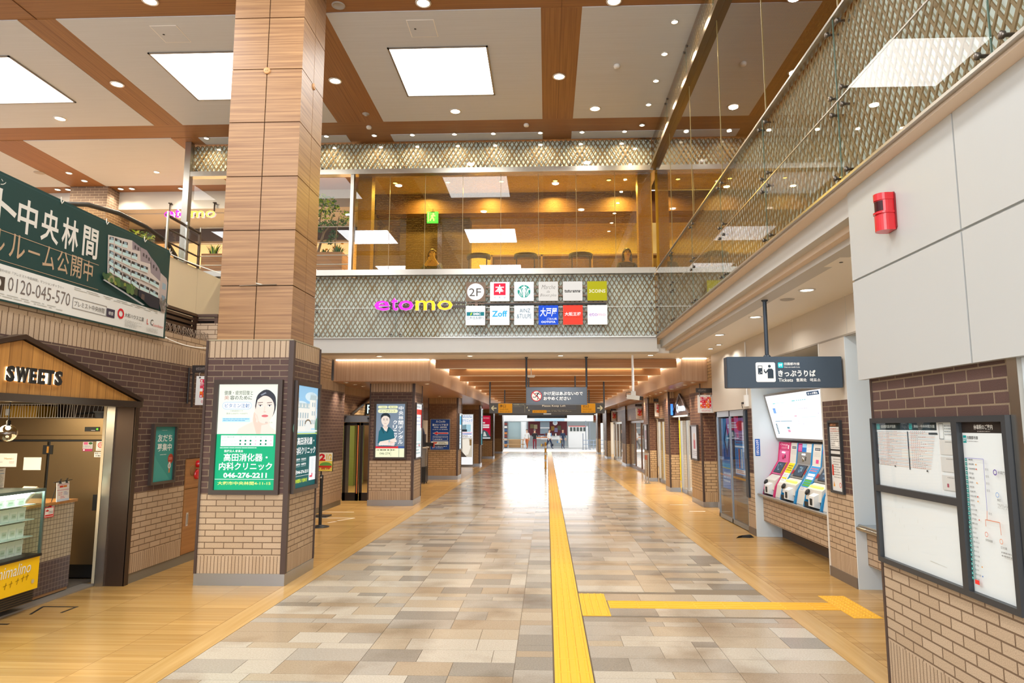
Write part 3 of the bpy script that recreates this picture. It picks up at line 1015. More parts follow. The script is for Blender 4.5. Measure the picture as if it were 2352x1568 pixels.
# exit sign inside
EXG = mat('exit_green', '#18a860', .4, emit=lin('#1fd67c'), es=2.2)
t = thing('exit_sign', 'small lit green exit sign behind the amber glass', 'exit sign', (-2.84, 16.5, 7.1))
mb = MB(); mb.box(-2.98, -2.70, 16.5, 16.55, 6.93, 7.22, EXG); part(mb, 'housing', t)
pr = Print(Fr((-2.98, 16.5, 6.93), FACE_S), .28, .29, 2.5)
pr.disc(.58, .80, .07, '#ffffff').poly([(.5, .7), (.62, .72), (.55, .45), (.42, .45)], '#ffffff').line(.45, .48, .28, .2, .03, '#ffffff').line(.5, .46, .62, .34, .03, '#ffffff').line(.62, .34, .62, .16, .03, '#ffffff').line(.5, .68, .36, .58, .025, '#ffffff').line(.62, .68, .74, .58, .025, '#ffffff')
pr.rect(.1, .12, .16, .9, '#ffffff')
pr.part('pictogram', t)
mb = MB(); mb.box(-2.85, -2.83, 16.51, 16.54, 7.22, 7.3, BLACK); mb.box(-2.9, -2.78, 16.5, 16.55, 7.2, 7.22, BLACK); part(mb, 'bracket', t)

# hall of the upper floor, left
LIT = mat('upper_wall', '#efdfc4', .7)
mb = MB(); mb.box(-20, -4.4, 26, 26.2, 4.55, 8.1, LIT); struct(mb, 'wall_upper_back')
mb = MB(); mb.box(-20, -4.4, 17.25, 17.6, 7.62, 8.3, WHITEP); mb.box(-20, -4.4, 17.6, 19.0, 7.6, 7.66, WHITEP); mb.box(-20, -4.4, 19.0, 19.2, 7.22, 7.7, mat('upper_dark_fascia', '#4b403f', .6)); mb.box(-20, -4.4, 19.2, 26, 7.3, 7.4, mat('upper_ceiling', '#f0e2cd', .6)); struct(mb, 'ceiling_upper')
mb = MB(); mb.box(-12.42, -11.42, 16.76, 17.76, 4.55, 8.09, brick_mat('brick_dark', only='dark', bands=False, dark=('#8a7464', '#7c6656'), dm='#c0ac92')); struct(mb, 'pillar')
mb = MB(); mb.box(-11.0, -5, 25.6, 26, 4.55, 6.3, mat('upper_counter', '#d8b890', .6)); mb.box(-8.7, -8.5, 25.4, 25.6, 4.55, 7.3, mat('upper_post', '#d9c19d', .6)); struct(mb, 'trim_14')
for x in (-12, -9.3, -6.4):
    area_lamp('upper_hall_lamp', (x, 22.5, 7.25), 1.2, 330, (1.0, .86, .66))
for x in (-13, -9.5):
    area_lamp('upper_landing_lamp', (x, 15.4, 8.05), 1.0, 190, (1.0, .84, .62))

# letters helper for the illuminated name sign (lower-case letters built as solid channel letters)
MAG = mat('letter_magenta', '#f000c0', .4, emit=lin('#ff00c8'), es=.85)
PNK = mat('letter_pink', '#f58fdc', .4, emit=lin('#f47ad8'), es=.8)
AMBR = mat('letter_amber', '#ffb400', .4, emit=lin('#ffb800'), es=.9)
WRET = mat('letter_return', '#f4f1fa', .4, emit=lin('#d8ccf4'), es=.45)
def solid_text(mb, s, fr, x0, y0, x1, y1, d0, d1, mface, mside, bold=0.0):
    v, f, asp = glyphs(s, bold)
    W_ = lambda p, d: fr.p(x0 + p[0] * (x1 - x0), y0 + p[1] * (y1 - y0), d)
    i0 = [W_(p, d1) for p in v]
    mb.grid(i0, f, mface)
    mb.grid([W_(p, d0) for p in v], [q[::-1] for q in f], mside)
    edges = {}
    for q in f:
        for i in range(len(q)):
            a, b = q[i], q[(i + 1) % len(q)]
            if (b, a) in edges: edges.pop((b, a))
            else: edges[(a, b)] = 1
    for a, b in edges:
        mb.face([W_(v[a], d0), W_(v[b], d0), W_(v[b], d1), W_(v[a], d1)], mside)

def name_letters(fr, w, h, d0, d1, root):
    """wide lower-case word: five channel letters"""
    spec = [('e', 0.0, 0.195, 0, .78, MAG), ('t', .215, .30, 0, 1.0, MAG), ('o', .305, .50, 0, .78, MAG), ('m', .525, .775, 0, .78, AMBR), ('o', .80, 1.0, 0, .78, AMBR)]
    for ch, a, b, lo, hi, m in spec:
        mb = MB(); solid_text(mb, ch, fr, a * w, lo * h, b * w, hi * h, d0, d1, m, WRET, .012)
        part(mb, 'letter', root, 'amber letter' if m is AMBR else 'magenta letter')
t = thing('letter_sign', 'lit magenta and amber lettering mounted on the lattice band over the passage', 'sign', (-2.79, 14.1, 4.28))
fr = Fr((-3.62, 14.1, 4.285), FACE_S)
mb = MB(); mb.box(-3.45, -1.7, 14.12, 14.15, 4.35, 4.40, DSTEEL); mb.box(-3.45, -1.7, 14.12, 14.15, 4.44, 4.48, DSTEEL); part(mb, 'support_rail', t)
name_letters(fr, 1.66, .275, -.01, .05, t)
t = thing('letter_sign', 'smaller hanging magenta and amber lettering on the upper floor left of the column', 'sign', (-9.4, 17.2, 7.34))
fr = Fr((-10.07, 17.15, 7.33), FACE_S)
name_letters(fr, 1.38, .235, -.01, .06, t)
mb = MB()
for x in (-9.96, -8.76):
    mb.tube([(x, 17.16, 7.45), (x, 17.16, 7.74), (x, 17.3, 7.74)], .02, DSTEEL, 8)
    mb.lathe((x, 17.16, 7.735), [(.05, 0), (.05, .02)], DSTEEL, 10)
mb.box(-10.0, -8.72, 17.17, 17.19, 7.40, 7.43, DSTEEL)
part(mb, 'hanger', t)

# ------------------------------------------------------------------ square shop signs on the lattice band
RAILM = mat('sign_rail', '#7c6658', .4, .5)
mb = MB()
for z in (4.78, 4.60, 4.44, 4.26, 4.10):
    mb.box(-1.68, 1.25, 14.135, 14.16, z - .015, z + .015, RAILM)
mb.box(-1.3, 1.25, 14.125, 14.165, 4.40, 4.435, BLACK)
mb.box(-1.5, -1.44, 14.12, 14.17, 4.38, 4.5, RAILM)
solo(mb, 'sign_rail', 'brown mounting rails behind the two rows of square signs', 'rail', (-.2, 14.15, 4.43))
SQ = .408
def square_sign(ix, row, face, label, draw, frame=None, e=.95):
    x0 = -1.685 + ix * .5085
    z0 = 4.47 if row == 0 else 3.965
    t = thing('shop_sign', label, 'sign', (x0 + SQ / 2, 14.1, z0), 0, 'square signs on the lattice band')
    mb = MB(); mb.box(x0, x0 + SQ, 14.05, 14.135, z0, z0 + SQ, mat('sign_can', '#d9d9d6', .4)); part(mb, 'housing', t)
    pr = Print(Fr((x0, 14.05, z0), FACE_S), SQ, SQ, e)
    pr.rect(0, 0, 1, 1, face)
    draw(pr)
    pr.part('sign_face', t)
def s_floor(p):
    p.disc(.5, .5, .44, '#ffffff', 36); p.text('2F', .17, .27, .78, .68, '#5d5650', .0)
square_sign(0, 0, '#8b7360', 'brown square sign with 2F in a white disc, first of the upper row', s_floor, e=.8)
def s_book(p):
    p.rect(.19, .31, .80, .93, '#ee1d42'); p.text('本', .26, .40, .73, .85, '#ffffff', .035)
    for i, c in enumerate('文教堂'): p.text(c, .19 + .25 * i, .13, .31 + .25 * i, .25, '#8aa0ad')
square_sign(1, 0, '#ffffff', 'white square sign with a red block bearing one kanji', s_book)
def s_green(p):
    G = '#1d9f90'
    p.disc(.5, .5, .33, G, 36)
    p.poly([(.36, .68), (.40, .77), (.44, .71), (.5, .84), (.56, .71), (.60, .77), (.64, .68), (.5, .64)], '#ffffff')
    p.disc(.5, .53, .10, '#ffffff', 20, ry=.13)
    for s_ in (-1, 1):
        for k, (xa, xb) in enumerate(((.13, .08), (.18, .13), (.23, .19))):
            pts = [(.5 + s_ * (xa + .03 * math.sin(j * 1.1 + k)), .66 - j * .07) for j in range(7)]
            for q, r_ in zip(pts, pts[1:]): p.line(q[0], q[1], r_[0], r_[1], .011, '#ffffff')
        p.poly([(.5 + s_ * .27, .64), (.5 + s_ * .31, .56), (.5 + s_ * .24, .58)], '#ffffff')
    p.poly([(.44, .40), (.56, .40), (.55, .19), (.45, .19)], '#ffffff')
    p.line(.46, .55, .485, .55, .008, G).line(.515, .55, .54, .55, .008, G).line(.475, .46, .525, .46, .008, G)
square_sign(2, 0, '#ffffff', 'white square sign with a round green emblem', s_green)
def s_script(p):
    for t_, x0, y0, x1, y1 in (('Marche', .15, .61, .86, .83), ('de', .42, .42, .58, .55), ('Bleuet plus', .08, .18, .92, .37)):
        p.text(t_, x0, y0, x1, y1, '#6a625c', -.012, .35)
square_sign(3, 0, '#e3dfd9', 'pale grey square sign with three lines of script lettering', s_script, e=.85)
square_sign(4, 0, '#e4e1dc', 'pale grey square sign with one line of dark lower-case lettering', lambda p: p.text('tutu·anna·', .08, .42, .93, .58, '#3c3836', .03), e=.85)
square_sign(5, 0, '#b5b000', 'olive green square sign with white capital lettering', lambda p: p.text('3COINS', .09, .40, .92, .58, '#f4f1d8', .015), e=.85)
def s_bank(p):
    p.rect(.05, .48, .95, .68, '#0e7c86'); p.poly([(.22, .50), (.30, .53), (.34, .67), (.26, .63)], '#c4e02a'); p.text('SMBC', .38, .52, .77, .64, '#ffffff', .03)
    p.text('三井住友銀行', .05, .30, .95, .45, '#4d7d8c', .005)
square_sign(0, 1, '#ffffff', 'white square sign with a teal band above a row of kanji', s_bank)
square_sign(1, 1, '#ffffff', 'white square sign with large sky-blue lettering', lambda p: p.text('Zoff', .10, .42, .89, .74, '#2fb4ea', .03).text('Eye Performance', .08, .26, .89, .34, '#a8d6ec', .01))
square_sign(2, 1, '#ffffff', 'white square sign with two lines of thin blue-green capitals', lambda p: p.text('AINZ', .27, .64, .82, .84, '#3f6f86').text('&TULPE', .13, .34, .88, .56, '#3f6f86').rect(.2, .245, .8, .255, '#bcd3dc'))
def s_blue(p):
    p.text('大戸屋', .07, .42, .93, .88, '#ffffff', .03, .12); p.text('ごはん処', .42, .25, .93, .36, '#ffffff', .03); p.text('OOTOYA', .13, .09, .86, .20, '#ffffff', .035)
square_sign(3, 1, '#0f4fd6', 'blue square sign with brush-like white kanji', s_blue)
square_sign(4, 1, '#f2412f', 'red-orange square sign with four white kanji', lambda p: p.text('大阪王将', .08, .45, .91, .64, '#ffffff', .03).text('OSAKA OHSHO', .10, .37, .90, .41, '#b02418', .01))
square_sign(5, 1, '#ffffff', 'white square sign with small violet-to-pink lettering, last of the lower row', lambda p: p.text('eto', .09, .43, .50, .60, '#a85cc0').text('mo', .52, .43, .91, .56, '#e0a0bc'))

# ------------------------------------------------------------------ guard rods and planters behind the clear bay
mb = MB()
for z in (6.285, 5.922, 5.638, 5.43):
    mb.tube([(-7.75, 14.62, z), (-4.32, 14.62, z)], .011, STEEL, 8)
for x in (-7.75, -6.0, -4.32):
    mb.tube([(x, 14.62, 4.55), (x, 14.62, 6.3)], .017, STEEL, 8)
solo(mb, 'guard_rail', 'thin steel guard rods behind the clear upper window', 'railing', (-6, 14.62, 4.55))
PLANK = wood_mat('planter_board', '#b98658', '#a06d42', 'u', 1.0, .55, seam=(3.0, .17, 0, .004), seam_c='#6b4526', freq=16)
SOIL = mat('soil', '#4a3524', .9)
LEAF = mat('leaf_green', '#4f7f3c', .55); LEAF2 = mat('leaf_bright', '#a8c43a', .5); LEAFD = mat('leaf_dark', '#2f5636', .55); BARK = mat('bark', '#7d6a55', .8)
FLW = mat('flower_orange', '#d9952c', .6)
def planter(x0, x1, y0, y1, lab):
    t = thing('planter_box', lab, 'planter', ((x0 + x1) / 2, (y0 + y1) / 2, 4.55), 0, 'timber planters behind the clear window')
    mb = MB(); z1 = 5.8
    mb.box(x0, x1, y0, y0 + .04, 4.55, z1, PLANK); mb.box(x0, x1, y1 - .04, y1, 4.55, z1, PLANK); mb.box(x0, x0 + .04, y0 + .041, y1 - .041, 4.55, z1, PLANK); mb.box(x1 - .04, x1, y0 + .041, y1 - .041, 4.55, z1, PLANK)
    part(mb, 'box', t)
    mb = MB(); mb.box(x0 + .04, x1 - .04, y0 + .04, y1 - .04, 5.6, 5.74, SOIL); part(mb, 'soil', t)
planter(-5.95, -4.62, 14.95, 15.5, 'timber planter box at the right of the clear window, with a small tree')
planter(-7.9, -6.3, 15.0, 15.5, 'timber planter box at the left of the clear window, beside the grey-haired man')
def leaves(mb, c, r, n, ms, seed, size=.07):
    rn = random.Random(seed)
    for i in range(n):
        while True:
            p = Vector((rn.uniform(-1, 1), rn.uniform(-1, 1), rn.uniform(-1, 1)))
            if p.length < 1: break
        p = Vector(c) + Vector((p.x * r[0], p.y * r[1], p.z * r[2]))
        a = Vector((rn.uniform(-1, 1), rn.uniform(-1, 1), rn.uniform(-.6, .6))).normalized()
        b = a.cross(Vector((rn.uniform(-1, 1), rn.uniform(-1, 1), rn.uniform(-1, 1)))).normalized()
        s = size * rn.uniform(.6, 1.2)
        k = b.cross(a) * s * .12
        m = rn.choice(ms)
        mb.face([p - a * s, p - b * s * .35 + k, p - b * s * .2 + a * s * .55, p + a * s, p + b * s * .2 + a * s * .55, p + b * s * .35 + k], m)
def branch(mb, pts, r0, r1):
    n = len(pts)
    mb.tube(pts, r0, BARK, 6, rs=[r0 + (r1 - r0) * i / (n - 1) for i in range(n)])
t = thing('small_tree', 'leafy small tree in the timber planter right of the column', 'tree', (-5.3, 15.2, 5.74))
mb = MB()
branch(mb, [(-5.28, 15.2, 5.74), (-5.22, 15.18, 6.0), (-5.15, 15.2, 6.3), (-5.25, 15.2, 6.6), (-5.2, 15.2, 7.0)], .035, .012)
branch(mb, [(-5.15, 15.2, 6.3), (-5.0, 15.2, 6.5), (-4.95, 15.2, 6.75)], .018, .008)
branch(mb, [(-4.86, 15.2, 5.74), (-4.87, 15.2, 6.1), (-4.84, 15.2, 6.4), (-4.8, 15.2, 6.7)], .02, .008)
branch(mb, [(-5.25, 15.2, 6.6), (-5.5, 15.2, 6.8), (-5.6, 15.2, 7.0)], .016, .007)
part(mb, 'trunk', t)
mb = MB()
for i, (c, r, n, ms) in enumerate((((-5.2, 15.2, 7.1), (.3, .2, .14), 150, [LEAF2, LEAF]), ((-4.95, 15.2, 6.95), (.18, .15, .14), 70, [LEAF2, LEAF, LEAFD]), ((-5.15, 15.2, 6.78), (.24, .16, .14), 90, [LEAF, LEAF2, LEAFD]), ((-4.9, 15.2, 6.55), (.34, .16, .09), 120, [LEAFD, LEAF]),
                                   ((-4.66, 15.2, 6.7), (.14, .14, .16), 70, [LEAF2, LEAF, LEAFD]), ((-5.3, 15.2, 6.42), (.2, .14, .1), 60, [LEAFD, LEAF]), ((-4.92, 15.2, 6.25), (.12, .1, .14), 60, [LEAFD]), ((-5.6, 15.2, 7.0), (.2, .18, .2), 80, [LEAF, LEAF2]), ((-5.05, 15.2, 6.1), (.16, .1, .06), 35, [LEAFD, LEAF]))):
    leaves(mb, c, r, n, ms, i, .05)
part(mb, 'foliage', t)
t = thing('small_tree', 'small tree with sparse sprays showing at the left edge of the wooden column', 'tree', (-6.9, 15.2, 5.74))
mb = MB(); branch(mb, [(-6.9, 15.2, 5.74), (-6.92, 15.2, 6.2), (-6.98, 15.2, 6.6), (-6.95, 15.2, 6.9)], .03, .01); branch(mb, [(-6.92, 15.2, 6.0), (-7.15, 15.2, 6.12)], .012, .006); part(mb, 'trunk', t)
mb = MB()
for i, (c, r, n) in enumerate((((-7.02, 15.2, 6.55), (.3, .14, .1), 90), ((-7.1, 15.2, 6.1), (.22, .12, .09), 70), ((-6.95, 15.2, 6.8), (.2, .15, .12), 60))):
    leaves(mb, c, r, n, [LEAFD, LEAF], 40 + i, .05)
part(mb, 'foliage', t)
def tuft(name, lab, cat, x, y, z, n, h, ms, seed, flowers=None):
    t = thing(name, lab, cat, (x, y, z)); rn = random.Random(seed)
    mb = MB()
    for i in range(n):
        a = rn.uniform(0, 6.28); l = rn.uniform(.05, .2); hh = h * rn.uniform(.5, 1)
        p0 = Vector((x + math.cos(a) * .04, y + math.sin(a) * .03, z)); p1 = p0 + Vector((math.cos(a) * l * .5, math.sin(a) * l * .3, hh * .7)); p2 = p0 + Vector((math.cos(a) * l, math.sin(a) * l * .5, hh))
        s = Vector((-math.sin(a), math.cos(a), 0)) * .014
        m = rn.choice(ms)
        mb.face([p0 - s, p0 + s, p1 + s, p1 - s], m); mb.face([p1 - s, p1 + s, p2], m)
    part(mb, 'blades', t)
    if flowers:
        mb = MB()
        for i in range(flowers):
            p = (x + rn.uniform(-.13, .13), y + rn.uniform(-.08, .08), z + h * rn.uniform(.5, 1.05)); mb.ball(p, .035, FLW, 8, (1, 1, .6))
        part(mb, 'blossoms', t)
tuft('flowering_plant', 'clump of orange flowers at the right end of the timber planter', 'plant', -4.78, 15.15, 5.74, 40, .3, [LEAFD, LEAF], 5, 9)
tuft('potted_plant', 'low tuft with yellowish flowers at the foot of the small tree', 'plant', -5.08, 15.15, 5.74, 30, .2, [LEAF, LEAFD], 6, 4)
tuft('potted_plant', 'grassy tuft in the left planter right beside the seated man', 'plant', -7.72, 15.2, 5.74, 46, .38, [LEAF, LEAFD, LEAF2], 7)
tuft('potted_plant', 'grassy tuft in the left planter close to the wooden column', 'plant', -7.15, 15.2, 5.74, 46, .34, [LEAF, LEAFD, LEAF2], 8)
# ------------------------------------------------------------------ light boxes on the pillars
FRAMEB = mat('poster_frame', '#4f4540', 0.35, 0.5)
def light_box(name, label, fr, w, h, group=None, t_=.03, dep=.05, fm=None, e=.95):
    """framed backlit poster: returns (root, Print on the lit face)"""
    t = thing(name, label, 'poster', fr.p(w / 2, 0, 0), 0, group)
    fm = fm or FRAMEB
    mb = MB()
    for x0, x1, y0, y1 in ((0, w, 0, t_), (0, w, h - t_, h), (0, t_, t_, h - t_), (w - t_, w, t_, h - t_)):
        mb.prism([fr.p(x0, y0, dep), fr.p(x1, y0, dep), fr.p(x1, y1, dep), fr.p(x0, y1, dep)], -fr.n * dep, fm)
    part(mb, 'frame', t)
    pr = Print(Fr(fr.p(t_, t_, dep * .35), fr.r, fr.u), w - 2 * t_, h - 2 * t_, e)
    return t, pr

def ell(cx, cy, rx, ry, a0=0, a1=360, n=24):
    return [(cx + rx * math.cos(R(a0 + (a1 - a0) * k / n)), cy + ry * math.sin(R(a0 + (a1 - a0) * k / n))) for k in range(n + 1)]

def pill(p, x0, y0, x1, y1, c):
    r = (y1 - y0) / 2; rx = r * p.h / p.w
    p.poly(ell(x1 - rx, y0 + r, rx, r, -90, 90, 10) + ell(x0 + rx, y0 + r, rx, r, 90, 270, 10), c)

def clinic_front(p):
    p.rect(0, .525, 1, 1, '#eef4e6'); p.rect(0, 0, 1, .525, '#14b27c')
    p.text('健康・疲労回復と', .09, .898, .57, .94, '#5c6458', .004); p.text('容のために', .19, .851, .56, .893, '#39443c', .008); p.text('美', .09, .851, .175, .893, '#c99a90', .006)
    pill(p, .065, .76, .56, .832, '#b9d4e8'); pill(p, .075, .766, .55, .826, '#ffffff'); p.text('ビタミン注射', .11, .776, .52, .816, '#5a84b4', .012)
    p.text('＊保険適用外です', .2, .738, .42, .752, '#99a294'); p.text('費用 2,000円〜4,000円', .14, .712, .49, .728, '#99a294')
    p.rect(.075, .64, .545, .68, '#c4e8f6'); p.lines(.09, .645, .53, .676, 2, '#5aa9dc', .4, 3, .04)
    # portrait: shoulders, neck, hand, face, hair
    SK, SK2, HR = '#f6e2d6', '#ecd0c0', '#3d3f48'
    p.poly(ell(.795, .80, .172, .15), HR)
    p.poly([(.33, .525), (.36, .575), (.45, .605), (.58, .64), (.66, .69), (.86, .69), (.88, .60), (.97, .56), (.99, .525)], SK)
    p.poly([(.66, .60), (.69, .70), (.84, .70), (.84, .62)], SK2)
    p.poly(ell(.775, .775, .165, .115, 0, 180, 20) + ell(.775, .775, .165, .15, 180, 360, 24), SK)
    p.poly(ell(.795, .85, .165, .092, 5, 175, 20) + [(.645, .845), (.70, .872), (.78, .90), (.88, .872), (.95, .84)], HR)
    p.poly([(.628, .855), (.618, .79), (.632, .76), (.64, .81), (.66, .862)], HR); p.poly([(.96, .855), (.968, .80), (.95, .765), (.94, .81), (.925, .862)], HR)
    p.poly([(.70, .90), (.78, .925), (.80, .915), (.72, .892)], '#8b93a2')
    for x in (.705, .86):
        p.poly(ell(x, .795, .032, .009), '#ffffff'); p.disc(x, .795, .013, '#2b2b30', 12); p.line(x - .035, .802, x + .035, .803, .006, '#4a3a36'); p.line(x - .045, .822, x + .04, .827, .007, '#5b4a44')
    p.line(.785, .79, .775, .742, .004, '#e2bfae'); p.line(.765, .736, .805, .736, .006, '#d9ab98')
    p.poly(ell(.79, .697, .055, .012), '#e0767c'); p.line(.735, .698, .845, .698, .003, '#b8474f')
    p.poly([(.60, .72), (.615, .735), (.63, .70), (.65, .64), (.74, .62), (.73, .525), (.66, .525), (.62, .60), (.59, .66)], SK2)
    for k in range(3): p.line(.612 + .022 * k, .735 - .012 * k, .64 + .022 * k, .655, .003, '#dcb8a6')
    p.text('詳しくは', .80, .628, .92, .642, '#8c9388')
    p.rect(.075, .41, .95, .512, '#ffffff'); p.text('診療時間', .13, .487, .30, .505, '#64b79b')
    for k, c in enumerate('月火水木金土'): p.text(c, .385 + .085 * k, .487, .42 + .085 * k, .505, '#64b79b')
    p.text('日・祝', .885, .489, .945, .503, '#64b79b')
    for r_, s_ in ((.462, '9:00〜12:30'), (.430, '3:00〜 6:00')):
        p.text(s_, .10, r_ - .008, .34, r_ + .008, '#a3c9bb')
        for k in range(7):
            x = .402 + .085 * k
            if k in (3, 6): p.text('休', x - .016, r_ - .009, x + .016, r_ + .009, '#ee5f92')
            elif k == 5 and r_ < .45: p.rect(x - .014, r_ - .008, x + .014, r_ + .008, '#128a66')
            else: p.disc(x, r_, .016, '#128a66', 14)
        p.rect(.075, r_ + .014, .95, r_ + .0155, '#cfe7de')
    p.lines(.07, .388, .94, .402, 1, '#d8f4e8', .55, 5, .02)
    p.text('医療法人 樹真会', .145, .352, .46, .376, '#ffffff', .012)
    p.text('高田消化器・', .14, .268, .87, .342, '#ffffff', .04); p.text('内科クリニック', .07, .185, .95, .258, '#ffffff', .04)
    p.text('046-276-2211', .15, .112, .87, .162, '#ffffff', .035)
    p.rect(.01, .098, .99, .102, '#ffffff'); p.text('大和市中央林間4-11-15', .06, .046, .94, .080, '#eef28c', .03)

def clinic_side(p):
    p.rect(0, 0, 1, 1, '#0f5a5c'); p.rect(0, .52, 1, 1, '#bcdff5'); p.rect(0, .78, 1, 1, '#9accf0')
    for cx, cy, rx, ry in ((.25, .80, .3, .05), (.7, .9, .3, .05), (.5, .72, .5, .06)): p.poly(ell(cx, cy, rx, ry), '#d6ecf8')
    Wt, Sh, Rf = '#f2f1ea', '#d3d8da', '#b9cdd3'
    p.rect(.02, .56, .72, .78, Wt); p.poly([(.02, .78), (.10, .83), (.62, .83), (.72, .78)], Rf); p.rect(.08, .80, .13, .88, Sh)
    for k in range(4): p.poly([(.1 + .15 * k, .79), (.13 + .15 * k, .835), (.16 + .15 * k, .79)], Wt)
    p.rect(.62, .58, .95, .87, Wt); p.rect(.88, .58, .95, .87, Sh); p.poly([(.60, .87), (.66, .92), (.9, .92), (.97, .87)], Rf)
    for x, h in ((.66, .95), (.75, .975), (.84, .955), (.92, .94)): p.poly([(x - .03, .9), (x, h), (x + .03, .9)], Rf)
    for y in (.60, .68):
        for k in range(5): p.rect(.07 + .11 * k, y, .12 + .11 * k, y + .055, '#a6bac4')
    for y in (.62, .71, .80): p.rect(.72, y, .77, y + .045, '#a6bac4'); p.rect(.82, y, .86, y + .045, '#a6bac4')
    p.rect(.02, .655, .72, .662, Sh)
    p.poly(ell(0, .58, .1, .06), '#6f9a86'); p.poly(ell(1, .60, .12, .09), '#6f9a86'); p.rect(0, .545, 1, .56, '#eef3ee'); p.rect(0, .522, 1, .53, '#c6dc3a')
    p.poly([(.42, .56), (.42, .63), (.5, .66), (.6, .66), (.68, .63), (.68, .56)], '#e9edec'); p.poly(ell(.55, .62, .15, .05, 0, 180) + ell(.55, .62, .11, .035, 180, 0), '#7d6e5a')
    p.text('高田消化器・', .10, .415, .88, .49, '#ffffff', .035); p.text('内科クリニック', .02, .32, .95, .395, '#ffffff', .035)
    for x in (.03, .30):
        p.text('消化器内科', x, .265, x + .22, .285, '#ffffff', .02); p.lines(x, .25, x + .22, .26, 1, '#cfe6e6'); p.text('内視鏡専門医', x, .215, x + .22, .235, '#ffffff', .02); p.lines(x, .2, x + .22, .21, 1, '#cfe6e6')
    p.text('☎046-276-2211', .01, .128, .64, .172, '#ffffff', .03); p.rect(0, .11, 1, .113, '#ffffff')
    p.text('中央林間駅より徒歩3分', .0, .045, .60, .085, '#d8f02c', .03)
    p.rect(.67, .05, .98, .29, '#f3f8fa'); p.lines(.72, .15, .95, .27, 7, '#c2d4de', .2, 8); p.rect(.8, .05, .83, .28, '#d8e4ea'); p.rect(.70, .08, .84, .10, '#e35c72'); p.rect(.8, .1, .84, .12, '#d8324a')

fr = Fr((-4.045, 8.21, 1.052), FACE_S)
t, p = light_box('poster_light_box', 'lit clinic poster with a woman touching her cheek, on the front of the brick column', fr, .845, 1.372, t_=.055); clinic_front(p); p.part('print', t)
fr = Fr((-3.105, 8.275, 1.052), FACE_E)
t, p = light_box('poster_light_box', 'lit clinic poster with a pale turreted mansion, on the side of the brick column', fr, .90, 1.372, t_=.055); clinic_side(p); p.part('print', t)

# ------------------------------------------------------------------ sweets kiosk
KW = wood_mat('kiosk_gable_wood', '#c08a45', '#9a6a32', 'v', 1.0, .5, seam=(.14, 4.0, 0, .003), seam_c='#6e4720', freq=18)
STAIN = mat('kiosk_steel', '#a28a66', .32, .9)
DJAMB = mat('jamb_bronze', '#4b3b30', .35, .6)
t = thing('kiosk_gable', 'timber gable board over the sweets kiosk with back-lit black lettering', 'sign board', (-4.95, 6.16, 2.09))
gx = -4.90
mb = MB(); mb.prism([(gx, 4.25, 2.157), (gx, 8.03, 2.157), (gx, 6.16, 2.66)], (-.08, 0, 0), KW); part(mb, 'board', t)
mb = MB()
for y0, y1, z0, z1 in ((6.16, 8.10, 2.67, 2.15), (4.22, 6.16, 2.15, 2.67)):
    mb.prism([(gx + .03, y0, z0), (gx + .03, y1, z1), (gx + .03, y1, z1 + .045), (gx + .03, y0, z0 + .045)], (-.13, 0, 0), DJAMB)
part(mb, 'gable_trim', t)
mb = MB(); mb.box(-5.0, gx + .03, 4.2, 8.09, 2.085, 2.157, mat('kiosk_beam', '#5d5248', .3, .7)); part(mb, 'beam', t)
HALO = mat('letter_halo', '#ffe9c0', .5, emit=(1.0, .84, .56), es=5.0)
fr = Fr((gx, 5.975, 2.262), FACE_E)
for i, (ch, a, b) in enumerate((('S', 0, .125), ('W', .15, .36), ('E', .385, .50), ('E', .54, .655), ('T', .675, .82), ('S', .85, .985))):
    mb = MB(); solid_text(mb, ch, fr, a * .72, 0, b * .72, .145, .018, .034, BLACK, BLACK, .045)
    o = part(mb, 'letter', t)
mb = MB()
for (a, b) in ((0, .125), (.15, .36), (.385, .50), (.54, .655), (.675, .82), (.85, .985)):
    mb.prism([fr.p(a * .72 + .012, .012, .004), fr.p(b * .72 - .012, .012, .004), fr.p(b * .72 - .012, .132, .004), fr.p(a * .72 + .012, .132, .004)], fr.n * .008, HALO)
part(mb, 'halo_light', t, 'warm light strips behind the letters')

mb = MB(); mb.box(-5.21, -4.975, 8.12, 8.16, 0, 2.12, DJAMB); mb.box(-4.985, -4.97, 8.12, 8.2, 0, 2.16, DJAMB); mb.box(-5.31, -5.21, 8.10, 8.16, 0, 2.12, STEEL)
struct(mb, 'door_1')
mb = MB(); mb.box(-5.43, -5.36, 8.22, 8.34, 0, 2.12, mat('kiosk_cream_edge', '#d9c7a5', .5)); mb.box(-5.355, -5.315, 8.16, 8.3, 0, 2.12, BLACK); struct(mb, 'trim_15')
mb = MB(); mb.box(-8.5, -5.3, 9.1, 9.2, 0, 3.0, mat('kiosk_back', '#6a5540', .7)); mb.box(-8.5, -8.4, -1, 9.2, 0, 3.0, mat('kiosk_back', '#6a5540', .7)); mb.box(-8.5, -5.3, -1, 9.2, 2.16, 2.3, mat('kiosk_ceiling', '#b9a483', .6)); struct(mb, 'wall_kiosk')
mb = MB(); mb.box(-8.4, -5.5, -1, 8.35, 0.0, .03, mat('kiosk_floor', '#6f675c', .5)); mb.prism([(-5.5, -1, 0.001), (-5.5, 8.16, 0.001), (-5.33, 8.16, .001), (-5.33, -1, .001)], (0, 0, .018), mat('kerb', '#8d857a', .6)); struct(mb, 'floor_kiosk')
area_lamp('kiosk_lamp', (-6.3, 6.6, 2.1), 1.0, 100, (1.0, .82, .56), size_y=1.6)

